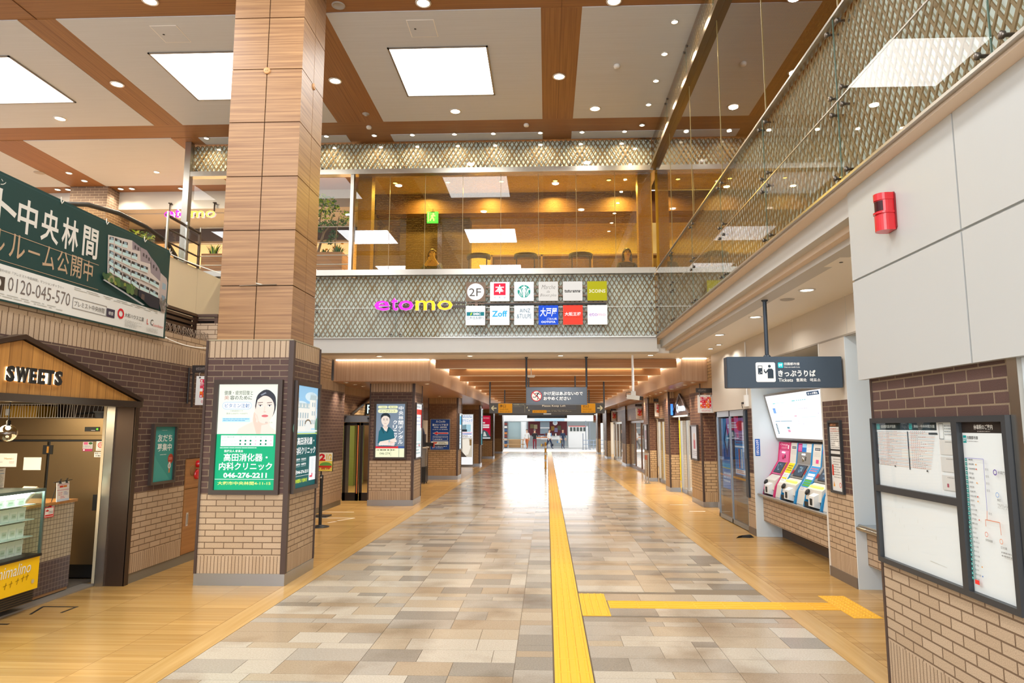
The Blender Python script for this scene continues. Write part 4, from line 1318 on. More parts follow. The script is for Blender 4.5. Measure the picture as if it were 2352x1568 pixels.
t = thing('refrigerator', 'tall two-door stainless refrigerator inside the sweets kiosk', 'refrigerator', (-6.2, 8.7, .03))
mb = MB(); mb.box(-6.95, -5.46, 8.39, 9.05, .19, 1.96, STAIN); part(mb, 'body', t)
mb = MB(); mb.box(-6.95, -5.46, 8.36, 8.39, 1.755, 1.958, STAIN); mb.box(-6.95, -5.475, 8.355, 8.39, 1.70, 1.745, STAIN); part(mb, 'header_panel', t)
mb = MB(); mb.box(-6.95, -5.47, 8.375, 8.395, 1.675, 1.70, BLACK); mb.box(-6.205, -6.175, 8.372, 8.395, .20, 1.675, BLACK); part(mb, 'door_gasket', t)
for a, b in ((-6.95, -6.21), (-6.17, -5.47)):
    mb = MB(); mb.box(a, b, 8.355, 8.392, .20, 1.672, STAIN); d = part(mb, 'door', t)
    hx = (a + .03) if a > -6.5 else (b - .09)
mb = MB(); mb.box(-6.255, -6.13, 8.345, 8.356, 1.52, 1.63, BLACK); mb.box(-6.20, -6.175, 8.338, 8.346, 1.535, 1.615, mat('latch_amber', '#d79b4a', .3, .5)); part(mb, 'latch', t)
mb = MB(); mb.box(-5.575, -5.525, 8.35, 8.357, .84, 1.03, BLACK); part(mb, 'handle', d)
mb = MB(); mb.box(-5.745, -5.56, 8.35, 8.361, 1.80, 1.855, BLACK); mb.lathe((-5.585, 8.3505, 1.828), [(.014, 0), (.012, .004), (0, .005)], mat('led_green', '#60c030', .4, emit='#78e03a', es=1.0), 10, (0, -1, 0)); mb.box(-5.66, -5.61, 8.348, 8.352, 1.81, 1.815, WHITEPL); part(mb, 'control_panel', t)
mb = MB(); mb.box(-6.93, -5.47, 8.42, 9.0, .03, .19, BLACK); part(mb, 'kick_plate', t)
def notice(name, lab, fr, w, h, draw, cat='notice', thick=.003):
    t = thing(name, lab, cat, fr.p(w / 2, 0))
    mb = MB(); mb.prism([fr.p(0, 0, thick), fr.p(w, 0, thick), fr.p(w, h, thick), fr.p(0, h, thick)], -fr.n * (thick - .0005), ink('#f2efe8')); part(mb, 'sheet', t)
    p = Print(fr, w, h, 0, thick + .0003); draw(p)
    if p.mb.f: p.part('print', t)
    return t
F = lambda x, z, y=8.354: Fr((x, y, z), FACE_S)
notice('paper_notice', 'white paper notice under the hanging globe lamp on the refrigerator', F(-6.85, 1.363), .27, .165, lambda p: p.line(.45, .6, .85, .6, .004, '#c7a54e').text('Merci', .4, .55, .75, .68, '#b99a48').lines(.1, .3, .35, .42, 2, '#a0a0a0').lines(.65, .25, .9, .42, 2, '#d2a0a0'))
notice('paper_notice', 'blank white board taped by its corners to the left refrigerator door', F(-6.49, 1.325), .225, .155, lambda p: p.frame(.02, .03, .98, .97, .02, '#e0ddd6').rect(.0, .88, .1, 1.0, '#faf9f5').rect(.9, .88, 1, 1.0, '#faf9f5'))
notice('sticker', 'pink and green sticker on the right refrigerator door', F(-5.752, 1.556), .125, .115, lambda p: p.rect(0, 0, 1, 1, '#d9d3cc').rect(.08, .7, .5, .97, '#d2608c').poly(ell(.77, .84, .2, .13), '#3f6a34').rect(.0, 0, 1, .26, '#b23a66').disc(.14, .13, .08, '#ffffff').lines(.05, .3, .95, .65, 3, '#6a7a9a'), 'sticker')
notice('sticker', 'white sticker with a red angular emblem on the right refrigerator door', F(-5.583, 1.561), .11, .118, lambda p: p.rect(0, 0, 1, 1, '#f4efe8').ring(.5, .6, .32, .09, '#d2402c').ring(.5, .6, .16, .07, '#d2402c').rect(.55, .56, .8, .62, '#d2402c').lines(.15, .08, .85, .22, 2, '#b0a090'), 'sticker')
notice('sticker', 'small white security camera sticker below the emblem sticker', F(-5.6, 1.484), .118, .062, lambda p: p.text('防犯カメラ', .08, .55, .92, .9, '#3a3028', .02).text('作動中', .12, .1, .9, .42, '#3a3028', .01), 'sticker')

t = thing('wire_basket', 'white wire basket on top of the refrigerator', 'basket', (-6.45, 8.5, 1.96))
WIRE = mat('white_wire', '#e9e2d4', .4)
mb = MB()
for z in (1.97, 2.14): mb.tube([(-6.93, 8.38, z), (-5.9, 8.38, z), (-5.75, 8.8, z)], .004, WIRE, 6)
part(mb, 'rim', t)
mb = MB()
for k in range(30):
    x = -6.93 + k * .035
    mb.tube([(x, 8.38, 1.97), (x + .012 * math.sin(k), 8.38, 2.14)], .0028, WIRE, 5, False)
for k in range(8):
    mb.tube([(-5.9 + .15 * k / 8, 8.38 + .42 * k / 8, 1.97), (-5.88 + .15 * k / 8, 8.38 + .42 * k / 8, 2.14)], .0028, WIRE, 5, False)
part(mb, 'wire_mesh', t)
mb = MB(); mb.box(-6.9, -6.45, 8.45, 8.8, 1.962, 2.12, mat('carton_mustard', '#b98a22', .6)); mb.box(-6.86, -6.80, 8.446, 8.45, 2.0, 2.08, WHITEPL); solo(mb, 'carton', 'mustard yellow carton in the wire basket', 'box', (-6.67, 8.6, 1.962))
mb = MB(); mb.lathe((-5.68, 8.55, 1.962), [(.065, 0), (.075, .07), (.09, .075), (.09, .09), (.06, .095), (0, .1)], mat('grey_pot', '#77746e', .5), 16); mb.tube([(-5.77, 8.55, 2.035), (-6.0, 8.55, 2.02)], .012, BLACK, 8); solo(mb, 'saucepan', 'grey saucepan on the refrigerator right of the wire basket', 'saucepan', (-5.68, 8.55, 1.962))

# tiled counter
def mosaic(name, c, mort, s=.0245):
    if name in MATS: return MATS[name]
    m, nt, b = base_mat(name)
    uv = N(nt, 'ShaderNodeUVMap'); n = N(nt, 'ShaderNodeTexBrick', offset=0.0)
    n.inputs['Scale'].default_value = 1; n.inputs['Mortar Size'].default_value = .0032; n.inputs['Brick Width'].default_value = s * 2; n.inputs['Row Height'].default_value = s * 2
    n.inputs['Color1'].default_value = (*lin(c[0]), 1); n.inputs['Color2'].default_value = (*lin(c[1]), 1); n.inputs['Mortar'].default_value = (*lin(mort), 1)
    L(nt, uv.outputs[0], n.inputs['Vector']); L(nt, n.outputs[0], b.inputs['Base Color']); b.inputs['Roughness'].default_value = .3
    MATS[name] = m; return m
t = thing('tiled_counter', 'service counter clad in small square tiles with a timber top', 'counter', (-5.75, 7.5, .03))
mb = MB(); mb.box(-6.05, -5.46, 7.08, 7.86, .06, .405, mosaic('mosaic_dark', ('#5f504c', '#56484a'), '#84766c')); mb.box(-6.05, -5.46, 7.08, 7.86, .405, 1.0, mosaic('mosaic_light', ('#bcae94', '#b2a48a'), '#6f6252')); part(mb, 'body', t)
mb = MB(); mb.box(-6.08, -5.44, 7.05, 7.885, 1.0, 1.03, wood_mat('counter_top', '#c08c50', '#a87440', 'v', 1, .4)); part(mb, 'top', t)
mb = MB(); mb.box(-6.05, -5.465, 7.08, 7.85, .03, .06, mat('counter_base', '#a0784f', .6)); part(mb, 'base', t)
fr = Fr((-5.42, 7.50, 1.03), (-.10, .99, 0), (-.05, .0, 1))
t = thing('menu_stand', 'white menu sheet with red print held by two black clips on the tiled counter', 'menu', (-5.45, 7.63, 1.03))
p = Print(fr, .235, .21, 0, .004)
mb = MB(); mb.prism([fr.p(0, 0, .004), fr.p(.235, 0, .004), fr.p(.235, .21, .004), fr.p(0, .21, .004)], -fr.n * .005, ink('#f6f1ec')); part(mb, 'sheet', t)
p.rect(.04, .86, .96, .88, '#c8326e').rect(.22, .72, .5, .82, '#d8402a').rect(.52, .72, .8, .82, '#d2782a').rect(.03, .58, .97, .60, '#c8326e').lines(.12, .3, .45, .5, 3, '#d26a80', .4, 4).lines(.55, .3, .9, .5, 3, '#7a8ac4', .4, 5).lines(.3, .14, .7, .28, 2, '#c8326e', .4, 6); p.rect(0, 0, 1, .12, '#cfe0f2'); p.part('print', t)
mb = MB(); mb.tube([fr.p(-.05, .215, .0), fr.p(.29, .225, .0)], .004, BLACK, 6); mb.tube([fr.p(.02, .2, -.004), fr.p(.02, 0.004, -.06)], .004, BLACK, 6); mb.tube([fr.p(.2, .2, -.004), fr.p(.2, 0.004, -.06)], .004, BLACK, 6); part(mb, 'easel', t)
for x in (.06, .18):
    mb = MB(); c = fr.p(x, .21, .0); mb.prism([fr.p(x - .022, .195, .011), fr.p(x + .022, .195, .011), fr.p(x + .014, .225, .0), fr.p(x - .014, .225, .0)], -fr.n * .012, BLACK); mb.tube([fr.p(x - .012, .222, 0), fr.p(x - .01, .248, .012), fr.p(x + .01, .248, .012), fr.p(x + .012, .222, 0)], .0035, BLACK, 6); part(mb, 'clip', t)
t = thing('price_tag', 'small red and white tag hanging on the tiled counter front', 'tag', (-5.44, 7.47, .88))
fr = Fr((-5.452, 7.37, .87), FACE_E)
mb = MB(); mb.prism([fr.p(0, 0, .004), fr.p(.15, .01, .004), fr.p(.15, .12, .004), fr.p(0, .11, .004)], -fr.n * .003, ink('#f4f0ea')); part(mb, 'card', t)
p = Print(fr, .15, .12, 0, .0045); p.frame(0.02, .02, .98, .95, .07, '#d8302c').poly([(.1, .62), (.3, .75), (.5, .62), (.3, .55)], '#d8302c').lines(.45, .35, .9, .6, 2, '#777777').rect(.1, .15, .9, .28, '#d8302c'); p.part('print', t)
mb = MB(); mb.box(-5.456, -5.447, 7.45, 7.475, .98, 1.032, RED); part(mb, 'hook', t)
t = thing('tablet', 'tablet leaning on its stand at the left end of the tiled counter', 'tablet', (-5.6, 7.25, 1.03))
mb = MB(); mb.obox((-5.6, 7.25, 1.12), (.09, -.02, .0), (0.03, .07, .085), (.006, .012, -.012), mat('tablet_beige', '#c9ab86', .5)); part(mb, 'cover', t)
mb = MB(); mb.obox((-5.585, 7.225, 1.125), (.083, -.018, .0), (0.026, .062, .076), (.002, .004, -.004), mat('screen_pale', '#d9d9dc', .2)); part(mb, 'screen', t)

# chilled display case
GL = glass_mat('case_glass', '#eef8f4', .9, 0.0, 1.45)
t = thing('display_case', 'chilled display case full of little white boxes with a yellow front panel', 'display case', (-5.6, 5.9, .03))
YE = mat('case_yellow', '#f4c60a', .35); CG = mat('case_edge', '#5f7069', .3, .4); CIN = mat('case_interior', '#dfe6dc', .5, emit=(.93, 1.0, .93), es=.18)
cy0, cy1 = 4.6, 7.04
mb = MB(); mb.box(-5.95, -5.21, cy0, cy1, .225, .545, YE); part(mb, 'front_panel', t, 'yellow lower panel with a handwritten name')
mb = MB(); mb.box(-5.95, -5.25, cy0, cy1 - .01, .09, .225, mat('case_base', '#7a6a50', .4, .5))
for k in range(5): mb.box(-5.252, -5.24, cy0, cy1 - .01, .10 + .023 * k, .112 + .023 * k, BLACK)
part(mb, 'base_grille', t)
mb = MB(); mb.box(-5.96, -5.19, cy0, cy1, .545, .57, BLACK); mb.box(-5.93, -5.90, cy0, cy1, .57, 1.2, CIN); part(mb, 'inner_back', t)
mb = MB()
for z in (.74, .91, 1.06): mb.box(-5.88, -5.28, cy0, cy1 - .03, z, z + .008, mat('shelf_glass_edge', '#cfe4da', .2))
part(mb, 'shelf', t)
mb = MB(); mb.box(-5.97, -5.2, cy0, cy1, 1.195, 1.225, CG); mb.box(-5.225, -5.2, cy1 - .02, cy1, .57, 1.195, CG); mb.box(-5.95, -5.92, cy1 - .02, cy1, .57, 1.195, CG); part(mb, 'frame', t)
mb = MB(); mb.face([(-5.205, cy0, .57), (-5.205, cy1 - .02, .57), (-5.205, cy1 - .02, 1.195), (-5.205, cy0, 1.195)], GL); mb.face([(-5.92, cy1 - .01, .57), (-5.225, cy1 - .01, .57), (-5.225, cy1 - .01, 1.195), (-5.92, cy1 - .01, 1.195)], GL); part(mb, 'glass', t)
mb = MB(); mb.box(-5.9, -5.3, cy0, cy1 - .04, 1.175, 1.19, mat('case_light', '#ffffff', .5, emit=(.93, 1, .95), es=26.0)); part(mb, 'light_strip', t)
fr = Fr((-5.208, 6.33, .25), FACE_E)
p = Print(fr, .68, .28, 0)
p.text('Animalino', .13, .55, .88, .95, '#7a7d88', -.005, .2); p.text('Animalino', .125, .555, .875, .955, '#f2efe6', .0, .2)
for k, (x, y) in enumerate(((.2, .3), (.27, .36), (.4, .3), (.5, .32), (.62, .36), (.72, .4), (.8, .42))):
    p.line(x, y - .12, x + .02, y + .1, .006, '#8a6a10').line(x - .03, y, x + .04, y + .03, .005, '#8a6a10')
p.disc(.93, .2, .03, '#c8b890'); p.part('lettering', t)
BOXW = mat('sweets_box', '#eef3e8', .55)
def sweets_box(y, z, w, h, d, lab, first=None):
    t = thing('sweets_box', lab, 'box', (-5.33, y, z), 0, 'small boxes in the display case')
    mb = MB(); mb.box(-5.33 - d, -5.33, y, y + w, z, z + h * .78, BOXW); part(mb, 'base', t)
    mb = MB(); mb.box(-5.33 - d - .003, -5.327, y - .003, y + w + .003, z + h * .70, z + h, mat('sweets_lid', '#e2ebdd', .5)); part(mb, 'lid', t)
    p = Print(Fr((-5.327, y, z), FACE_E), w, h, 0, .001); p.rect(.2, .2, .8, .55, '#c9d8c6'); p.rect(.3, .3, .7, .42, '#a8b8a0'); p.part('print', t)
    return t
rows = ((.571, .098, .15, 14, 'bottom row'), (.749, .098, .14, 14, 'second row from the bottom'), (.919, .098, .125, 14, 'third row from the bottom'), (1.069, .118, .09, 10, 'top row'))
for z, w, h, n, rn in rows:
    first = None
    step = .138 if n < 11 else .105
    yb = 6.95 - n * step
    lab = 'little white lidded box on the %s of the chilled display case' % rn
    for k in range(n):
        y = yb + k * step
        if first is None: first = sweets_box(y, z, w, h, .16, lab)
        else: dup(first, (-5.33, y, z))
t = thing('notice_stand', 'white price notice standing on top of the display case', 'notice', (-5.6, 7.0, 1.225))
fr = Fr((-5.62, 6.85, 1.226), (-.25, .97, 0))
mb = MB(); mb.prism([fr.p(0, 0, .003), fr.p(.21, 0, .003), fr.p(.21, .2, .003), fr.p(0, .2, .003)], -fr.n * .004, ink('#ded6ca')); part(mb, 'sheet', t)
p = Print(fr, .21, .2, 0, .0035); p.lines(.2, .85, .8, .95, 1, '#555555').rect(.1, .72, .5, .75, '#c06a5a').rect(.5, .72, .9, .75, '#6a90b8').lines(.08, .1, .92, .66, 8, '#8a847c', .35, 6); p.part('print', t)

# hanging globe lamp
t = thing('pendant_lamp', 'clear glass globe pendant lamp hanging inside the kiosk', 'lamp', (-5.6, 6.95, 2.15))
mb = MB(); mb.tube([(-5.6, 6.96, 2.16), (-5.607, 6.95, 2.05), (-5.6, 6.95, 1.92)], .005, BLACK, 6); part(mb, 'cord', t)
mb = MB(); mb.lathe((-5.6, 6.95, 1.865), [(.02, 0), (.02, .05), (.008, .06)], BLACK, 12); sock = part(mb, 'socket', t)
mb = MB(); mb.ball((-5.6, 6.95, 1.79), .088, glass_mat('globe_glass', '#f4ead8', 1.6, 0, 1.5), 20); part(mb, 'globe', t)
mb = MB(); mb.ball((-5.6, 6.95, 1.845), .024, mat('bulb', '#ffffff', .4, emit=(1, .82, .55), es=22.0), 12); part(mb, 'bulb', sock)

# floor tape by the kiosk
TAPE = mat('black_tape', '#1d1a16', .6)
mb = MB(); mb.box(-5.25, -4.87, 7.18, 7.205, .0005, .0025, TAPE); mb.prism([(-5.25, 7.18, .0005), (-5.225, 7.18, .0005), (-5.14, 6.90, .0005), (-5.165, 6.90, .0005)], (0, 0, .002), TAPE); mb.box(-4.9, -4.875, 6.97, 7.18, .0005, .0025, TAPE)
solo(mb, 'floor_tape', 'bracket of black tape on the wooden floor before the kiosk', 'floor tape', (-5.06, 7.05, 0))
mb = MB(); mb.box(-5.35, -5.1, 6.54, 6.57, .0005, .0025, TAPE); solo(mb, 'floor_tape', 'short strip of black tape on the floor at the left edge of the picture', 'floor tape', (-5.2, 6.55, 0))

# ------------------------------------------------------------------ things on the left brick wall
fr = Fr((-4.98, 8.485, 1.128), FACE_E)
t, p = light_box('wall_poster', 'small teal poster in a dark frame on the left brick wall', fr, .565, .765, t_=.035, dep=.045, e=0)
p.rect(0, 0, 1, 1, '#3f9a92'); p.poly([(0, 0), (.9, 0), (.2, .4), (0, .6)], '#4aa69c'); p.text('友だち', .2, .72, .88, .86, '#f0f6f0', .025); p.text('募集中', .2, .55, .88, .69, '#f0f6f0', .025)
p.lines(.38, .925, .62, .94, 1, '#cfe4de'); p.lines(.35, .47, .65, .5, 1, '#cfe4de')
p.disc(.86, .4, .13, '#b8442e'); p.lines(.77, .38, .95, .43, 2, '#f2c0a8', .4, 2); p.disc(.82, .27, .07, '#f4f0e8', ry=.05); p.disc(.82, .27, .045, '#b0b8b8', ry=.033); p.rect(.79, .14, .86, .22, '#c98a5a'); p.rect(.79, .31, .86, .34, '#e8e2d8'); p.part('print', t)
t = thing('hydrant_cabinet', 'wood-faced fire hydrant cabinet with red lamps set in the left brick wall', 'cabinet', (-5.1, 9.7, .12))
HW = wood_mat('hydrant_wood', '#ad7a45', '#8f5f30', 'u', 1.0, .45, freq=16)
mb = MB(); mb.box(-5.25, -5.0, 9.365, 10.045, .12, 1.415, HW); part(mb, 'body', t)
for z0, z1 in ((.13, 1.0), (1.01, 1.41)):
    mb = MB(); mb.box(-5.0, -4.975, 9.375, 10.035, z0, z1, HW); hd_ = part(mb, 'door', t); hd0 = hd_ if z0 < .5 else hd0
mb = MB(); mb.box(-4.976, -4.968, 9.455, 9.50, .50, .68, mat('pull_plate', '#c9c4bb', .35, .4)); mb.box(-4.97, -4.966, 9.465, 9.49, .52, .66, mat('pull_dark', '#8d8880', .4)); part(mb, 'handle', hd0)
mb = MB(); mb.lathe((-4.976, 9.56, 1.25), [(.075, 0), (.075, .006), (.07, .008), (0, .008)], mat('speaker_disc', '#8a6238', .6), 20, (1, 0, 0)); part(mb, 'speaker_grille', t)
mb = MB(); mb.lathe((-4.976, 9.68, 1.335), [(.05, 0), (.05, .012), (.042, .05), (.02, .075), (0, .08)], RED, 16, (1, 0, 0)); part(mb, 'alarm_lamp', t)
mb = MB(); mb.lathe((-4.976, 9.67, 1.19), [(.07, 0), (.07, .025), (.055, .035), (0, .035)], RED, 18, (1, 0, 0)); part(mb, 'call_button', t)

SEAM = mat('bracket_black', '#2a211d', .45)
def mosaic_flag(origin, r, side, label, w=.36, h=.40, sc=1.0, bar_text=True):
    """hanging flag board on a black bracket; r = reading direction along the board, side=+1 bracket arm at right end"""
    fr = Fr(origin, r)
    t = thing('hanging_flag', label, 'sign', fr.p(w / 2, h), 0, 'hanging shop-street flags')
    mb = MB()
    x0, x1 = (-.03, w + .06) if side > 0 else (-.06, w + .03)
    mb.prism([fr.p(x0, h + .05, .02), fr.p(x1, h + .05, .02), fr.p(x1, h + .15, .02), fr.p(x0, h + .15, .02)], -fr.n * .04, SEAM)
    xe = w + .045 if side > 0 else -.045
    mb.prism([fr.p(xe - .012, -.03, .012), fr.p(xe + .012, -.03, .012), fr.p(xe + .012, h + .06, .012), fr.p(xe - .012, h + .06, .012)], -fr.n * .024, SEAM)
    xo = w + .11 if side > 0 else -.11
    mb.tube([fr.p(xo, .02, 0), fr.p(xo, h + .12, 0)], .014, SEAM, 8)
    for y in (.06, h + .02): mb.tube([fr.p(xe, y, 0), fr.p(xo, y, 0)], .009, SEAM, 6)
    part(mb, 'bracket', t)
    mb = MB(); mb.prism([fr.p(0, 0, .006), fr.p(w, 0, .006), fr.p(w, h, .006), fr.p(0, h, .006)], -fr.n * .012, ink('#e9e6e0')); o = part(mb, 'board', t)
    p = Print(fr, w, h, 0, .0065)
    rn = random.Random(5)
    n = 6
    for i in range(n):
        for j in range(n):
            c = rn.choice(('#e01e34', '#e01e34', '#f07828', '#f07828', '#c81048', '#f3ece6', '#e0455c'))
            a, b = .16 + i * .115, .26 + j * .105
            p.rect(a, b, a + .115, b + .105, c)
            if rn.random() < .4: p.disc(a + .0575, b + .05, .035, '#f6efe8' if c != '#f3ece6' else '#e01e34', 12)
            elif rn.random() < .3: p.rect(a + .03, b + .04, a + .09, b + .06, '#f6efe8')
    p.rect(.18, .70, .6, .76, '#c81048'); p.lines(.2, .715, .58, .745, 1, '#f6efe8', .6, 3)
    p.lines(.3, .93, .7, .955, 1, '#c9a0a0', .6, 4)
    p.text('etomo', .24, .07, .78, .19, '#d88a8a', -.005); p.part('print', t)
    p = Print(Fr(fr.p(x0, h + .05, .02), fr.r), x1 - x0, .10, 0, .001); p.text('etomo', .12, .3, .5, .75, '#8d8078'); p.part('bar_lettering', t)
    for x in (.05, w - .05):
        mb = MB()
        mb.tube([fr.p(x, h - .02, .008), fr.p(x - .012, h + .03, .008), fr.p(x, h + .055, 0)], .004, STEEL, 6)
        mb.lathe(fr.p(x, h - .02, .006), [(.012, 0), (.012, .004), (0, .006)], BLACK, 10, fr.n)
        part(mb, 'hook', o)
    return t
mosaic_flag((-4.86, 9.3, 2.155), FACE_S, -1, 'red and orange mosaic flag on a black bracket, half hidden behind the brick column')

# slatted screen and wire mesh on top of the left wall
SLAT = mat('dark_slat', '#4a3222', .55)
t = thing('slatted_screen', 'dark brown slatted screen standing above the left brick wall', 'screen', (-5.5, 10.4, 3.1))
def slats(a, b, name):
    mb = MB(); a = Vector(a); b = Vector(b); d = (b - a).normalized(); L_ = (b - a).length; nrm = Vector((d.y, -d.x, 0)); up = Vector((0, 0, 1))
    for k in range(6):
        c = (a + b) / 2 + up * (.06 + .075 * k)
        mb.obox(c, d * (L_ / 2), nrm * .012, up * .022, SLAT)
    n = max(1, int(L_ / .75))
    for k in range(n + 1):
        mb.obox(a + d * (L_ * k / n) + up * .24, d * .025, nrm * .022, up * .24, SLAT)
    mb.obox((a + b) / 2 + up * .50, d * (L_ / 2 + .03), nrm * .035, up * .022, SLAT)
    mb.obox((a + b) / 2 + up * .24 - nrm * .06, d * (L_ / 2), nrm * .01, up * .23, mat('screen_back', '#241912', .8))
    part(mb, name, t)
slats((-5.6, 7.0, 3.12), (-5.6, 10.55, 3.12), 'panel'); slats((-5.6, 10.6, 3.12), (-5.27, 10.6, 3.12), 'panel'); slats((-5.27, 10.65, 3.12), (-5.27, 14.0, 3.12), 'panel')
mb = MB(); MW = mat('mesh_wire', '#8d7a68', .5, .5)
rn = random.Random(2)
for y in [7.2 + .035 * k for k in range(78)]:
    for s_ in (-1, 1):
        mb.tube([(-5.04, y, 3.1), (-5.05 + rn.uniform(-.02, .02), y + s_ * .07, 3.16), (-5.06 + rn.uniform(-.02, .02), y + s_ * .02, 3.24)], .0035, MW, 4, False)
solo(mb, 'wire_netting', 'strip of crumpled wire netting along the top of the left brick wall', 'netting', (-5.05, 8.6, 3.1))

# banner
GREEN = '#203f3c'
t = thing('banner', 'long dark green property banner with large white Japanese lettering hung along the left wall', 'banner', (-4.93, 6.3, 2.99))
fr = Fr((-4.93, 4.0, 3.045), FACE_E)
mb = MB(); mb.prism([fr.p(-.0, -.06, 0), fr.p(4.57, -.06, 0), fr.p(4.57, 1.105, 0), fr.p(0, 1.105, 0)], -fr.n * .006, ink(GREEN)); part(mb, 'cloth', t)
p = Print(fr, 5.05, 1.23, 0, .0006)
p.rect(0, -.035, .897, .222, '#dcdcd6'); p.rect(0, .875, .905, .878, '#35565a')
Wc, Gd = '#d9d6cc', '#b59a7c'
for ch, a in (('ト', .345), ('中', .396), ('央', .455), ('林', .512), ('間', .574)):
    p.text(ch, a, .505, a + .048, .775, Wc, .018)
p.text('ン', .350, .80, .362, .845, Wc)
for ch, a, b in (('ル', .34, .372), ('ル', .383, .42), ('ー', .428, .458), ('ム', .466, .498), ('公', .505, .538), ('開', .545, .577), ('中', .583, .612)):
    if ch == 'ー': p.rect(a, .375, b, .392, Gd)
    else: p.text(ch, a, .295, b, .478, Gd, .008)
p.rect(.0, .466, .63, .471, Gd); p.rect(.0, .246, .634, .250, Gd)
p.text('お問い合わせは「プレミスト中央林間」マンションギャラリー', .345, .165, .53, .188, '#8a8a86'); p.rect(.345, .03, .38, .13, '#4a4038'); p.disc(.362, .08, .01, '#dcdcd6')
p.text('0120-045-570', .388, .037, .55, .145, '#6f6560', -.006)
p.lines(.35, -.02, .54, .012, 2, '#b4b4ae', .35, 12); p.lines(.56, .185, .88, .215, 2, '#aaaaa4', .35, 13)
p.frame(.558, .028, .667, .123, .006, '#8a8784'); p.text('プレミスト中央林間', .563, .05, .66, .098, '#6a6662', .0); p.rect(.668, .03, .696, .108, '#3f3848'); p.text('検索', .674, .05, .691, .085, '#dcdcd6')
p.ring(.718, .09, .012, .005, '#c8202c', 20); p.text('大和ハウス工業', .733, .07, .808, .112, '#4a4a4a', .0)
p.lines(.735, -.02, .80, .05, 5, '#b4b4ae', .35, 14); p.text('L', .821, .055, .828, .108, '#c84038', .01); p.text('C', .836, .055, .848, .115, '#4a4a4a', .005); p.text('Coordinator', .846, .05, .893, .08, '#d0665c', 0, .2); p.lines(.82, -.02, .87, .03, 4, '#b4b4ae', .35, 15)
# apartment block drawn on the banner
BW, BG, BD, BT = '#c9c0b8', '#9fb8b8', '#3a3434', '#b8d4d2'
def bq(pts, c): p.poly(pts, c)
bq([(0.652, 0.776), (0.740, 0.822), (0.743, 0.735), (0.774, 0.754), (0.778, 0.657), (0.819, 0.667), (0.823, 0.582), (0.865, 0.530), (0.866, 0.440), (0.863, 0.346), (0.857, 0.353), (0.770, 0.374), (0.659, 0.428)], BW)
bq([(0.740, 0.822), (0.773, 0.797), (0.774, 0.754), (0.743, 0.735)], '#8d8288'); bq([(0.774, 0.795), (0.800, 0.789), (0.820, 0.737), (0.819, 0.667), (0.778, 0.657)], '#94888c'); bq([(0.820, 0.737), (0.839, 0.704), (0.857, 0.660), (0.865, 0.62), (0.865, 0.530), (0.823, 0.582)], '#8d8288')
bq([(0.865, 0.62), (0.893, 0.586), (0.898, 0.544), (0.897, 0.225), (0.879, 0.214), (0.863, 0.346), (0.865, 0.530)], '#b4a8a2'); bq([(.876, .53), (.892, .52), (.892, .46), (.876, .46)], '#8fa4b0'); bq([(.876, .40), (.892, .39), (.892, .33), (.876, .34)], '#7f94a0')
for u, v in ((.75, .775), (.762, .77), (.785, .735), (.797, .73), (.808, .715), (.83, .66), (.842, .645)): bq([(u, v - .02), (u + .006, v - .022), (u + .006, v + .012), (u, v + .014)], '#4a4448')
for row in ([(0.655, 0.718), (0.674, 0.729), (0.702, 0.729), (0.725, 0.737)], [(0.656, 0.655), (0.675, 0.658), (0.704, 0.654), (0.738, 0.659), (0.764, 0.663)], [(0.658, 0.592), (0.676, 0.587), (0.705, 0.582), (0.739, 0.575), (0.776, 0.575), (0.809, 0.576)],
            [(0.658, 0.522), (0.677, 0.510), (0.706, 0.500), (0.740, 0.487), (0.779, 0.486), (0.815, 0.478), (0.859, 0.460)], [(0.660, 0.456), (0.679, 0.443), (0.709, 0.424), (0.742, 0.411), (0.776, 0.386), (0.818, 0.374), (0.857, 0.353)]):
    for (u0, v0), (u1, v1) in zip(row, row[1:]):
        e = .002
        bq([(u0 + e, v0 + .004), (u1 - e, v1 + .004), (u1 - e, v1 + .046), (u0 + e, v0 + .046)], BD)
        bq([(u0 + e, v0 - .008), (u1 - e, v1 - .008), (u1 - e, v1 + .02), (u0 + e, v0 + .02)], BT)
        m_ = (u0 + u1) / 2; vm = (v0 + v1) / 2
        bq([(m_ - .004, vm + .02), (m_ + .006, vm + .02), (m_ + .006, vm + .042), (m_ - .004, vm + .042)], '#8fa6b0')
        bq([(u0, v0 - .014), (u1, v1 - .014), (u1, v1 - .009), (u0, v0 - .009)], '#ded6ce')
bq([(0.773, 0.370), (0.818, 0.363), (0.863, 0.346), (0.863, 0.233), (0.822, 0.233), (0.774, 0.305)], '#2a2a34'); bq([(0.786, 0.337), (0.798, 0.336), (0.799, 0.282), (0.785, 0.285)], '#5a4a44'); bq([(.66, .428), (.77, .374), (.77, .30), (.66, .35)], '#3c4436')
rn = random.Random(9)
for k in range(26):
    u = .642 + rn.random() * .13; v = .36 - (u - .642) * .35 + rn.uniform(-.01, .05)
    p.disc(u, v, rn.uniform(.004, .009), rn.choice(('#4f6a3c', '#3f5a3a', '#7f8a44', '#5c7444', '#8a8a60')), 9)
bq([(.64, .345), (.646, .355), (.80, .235), (.79, .225)], '#a6a8a8')
for k in range(14): p.disc(.868 + rn.random() * .03, .25 + rn.random() * .1, .005, rn.choice(('#8a8078', '#6f6a62')), 8)
p.part('print', t)
for x in (2.55, 3.27, 4.0, 4.55):
    mb = MB(); q = fr.p(x - .02 if x < 4.5 else 4.55, 1.09, .004)
    mb.tube([q + Vector((0, 0, .04)), q, q + Vector((.01, 0, -.03)), q + Vector((.02, .012, 0))], .006, mat('tie_white', '#cfc8b8', .6), 6); part(mb, 'tie', t)
ROPE = mat('rope', '#e2d8c4', .8)
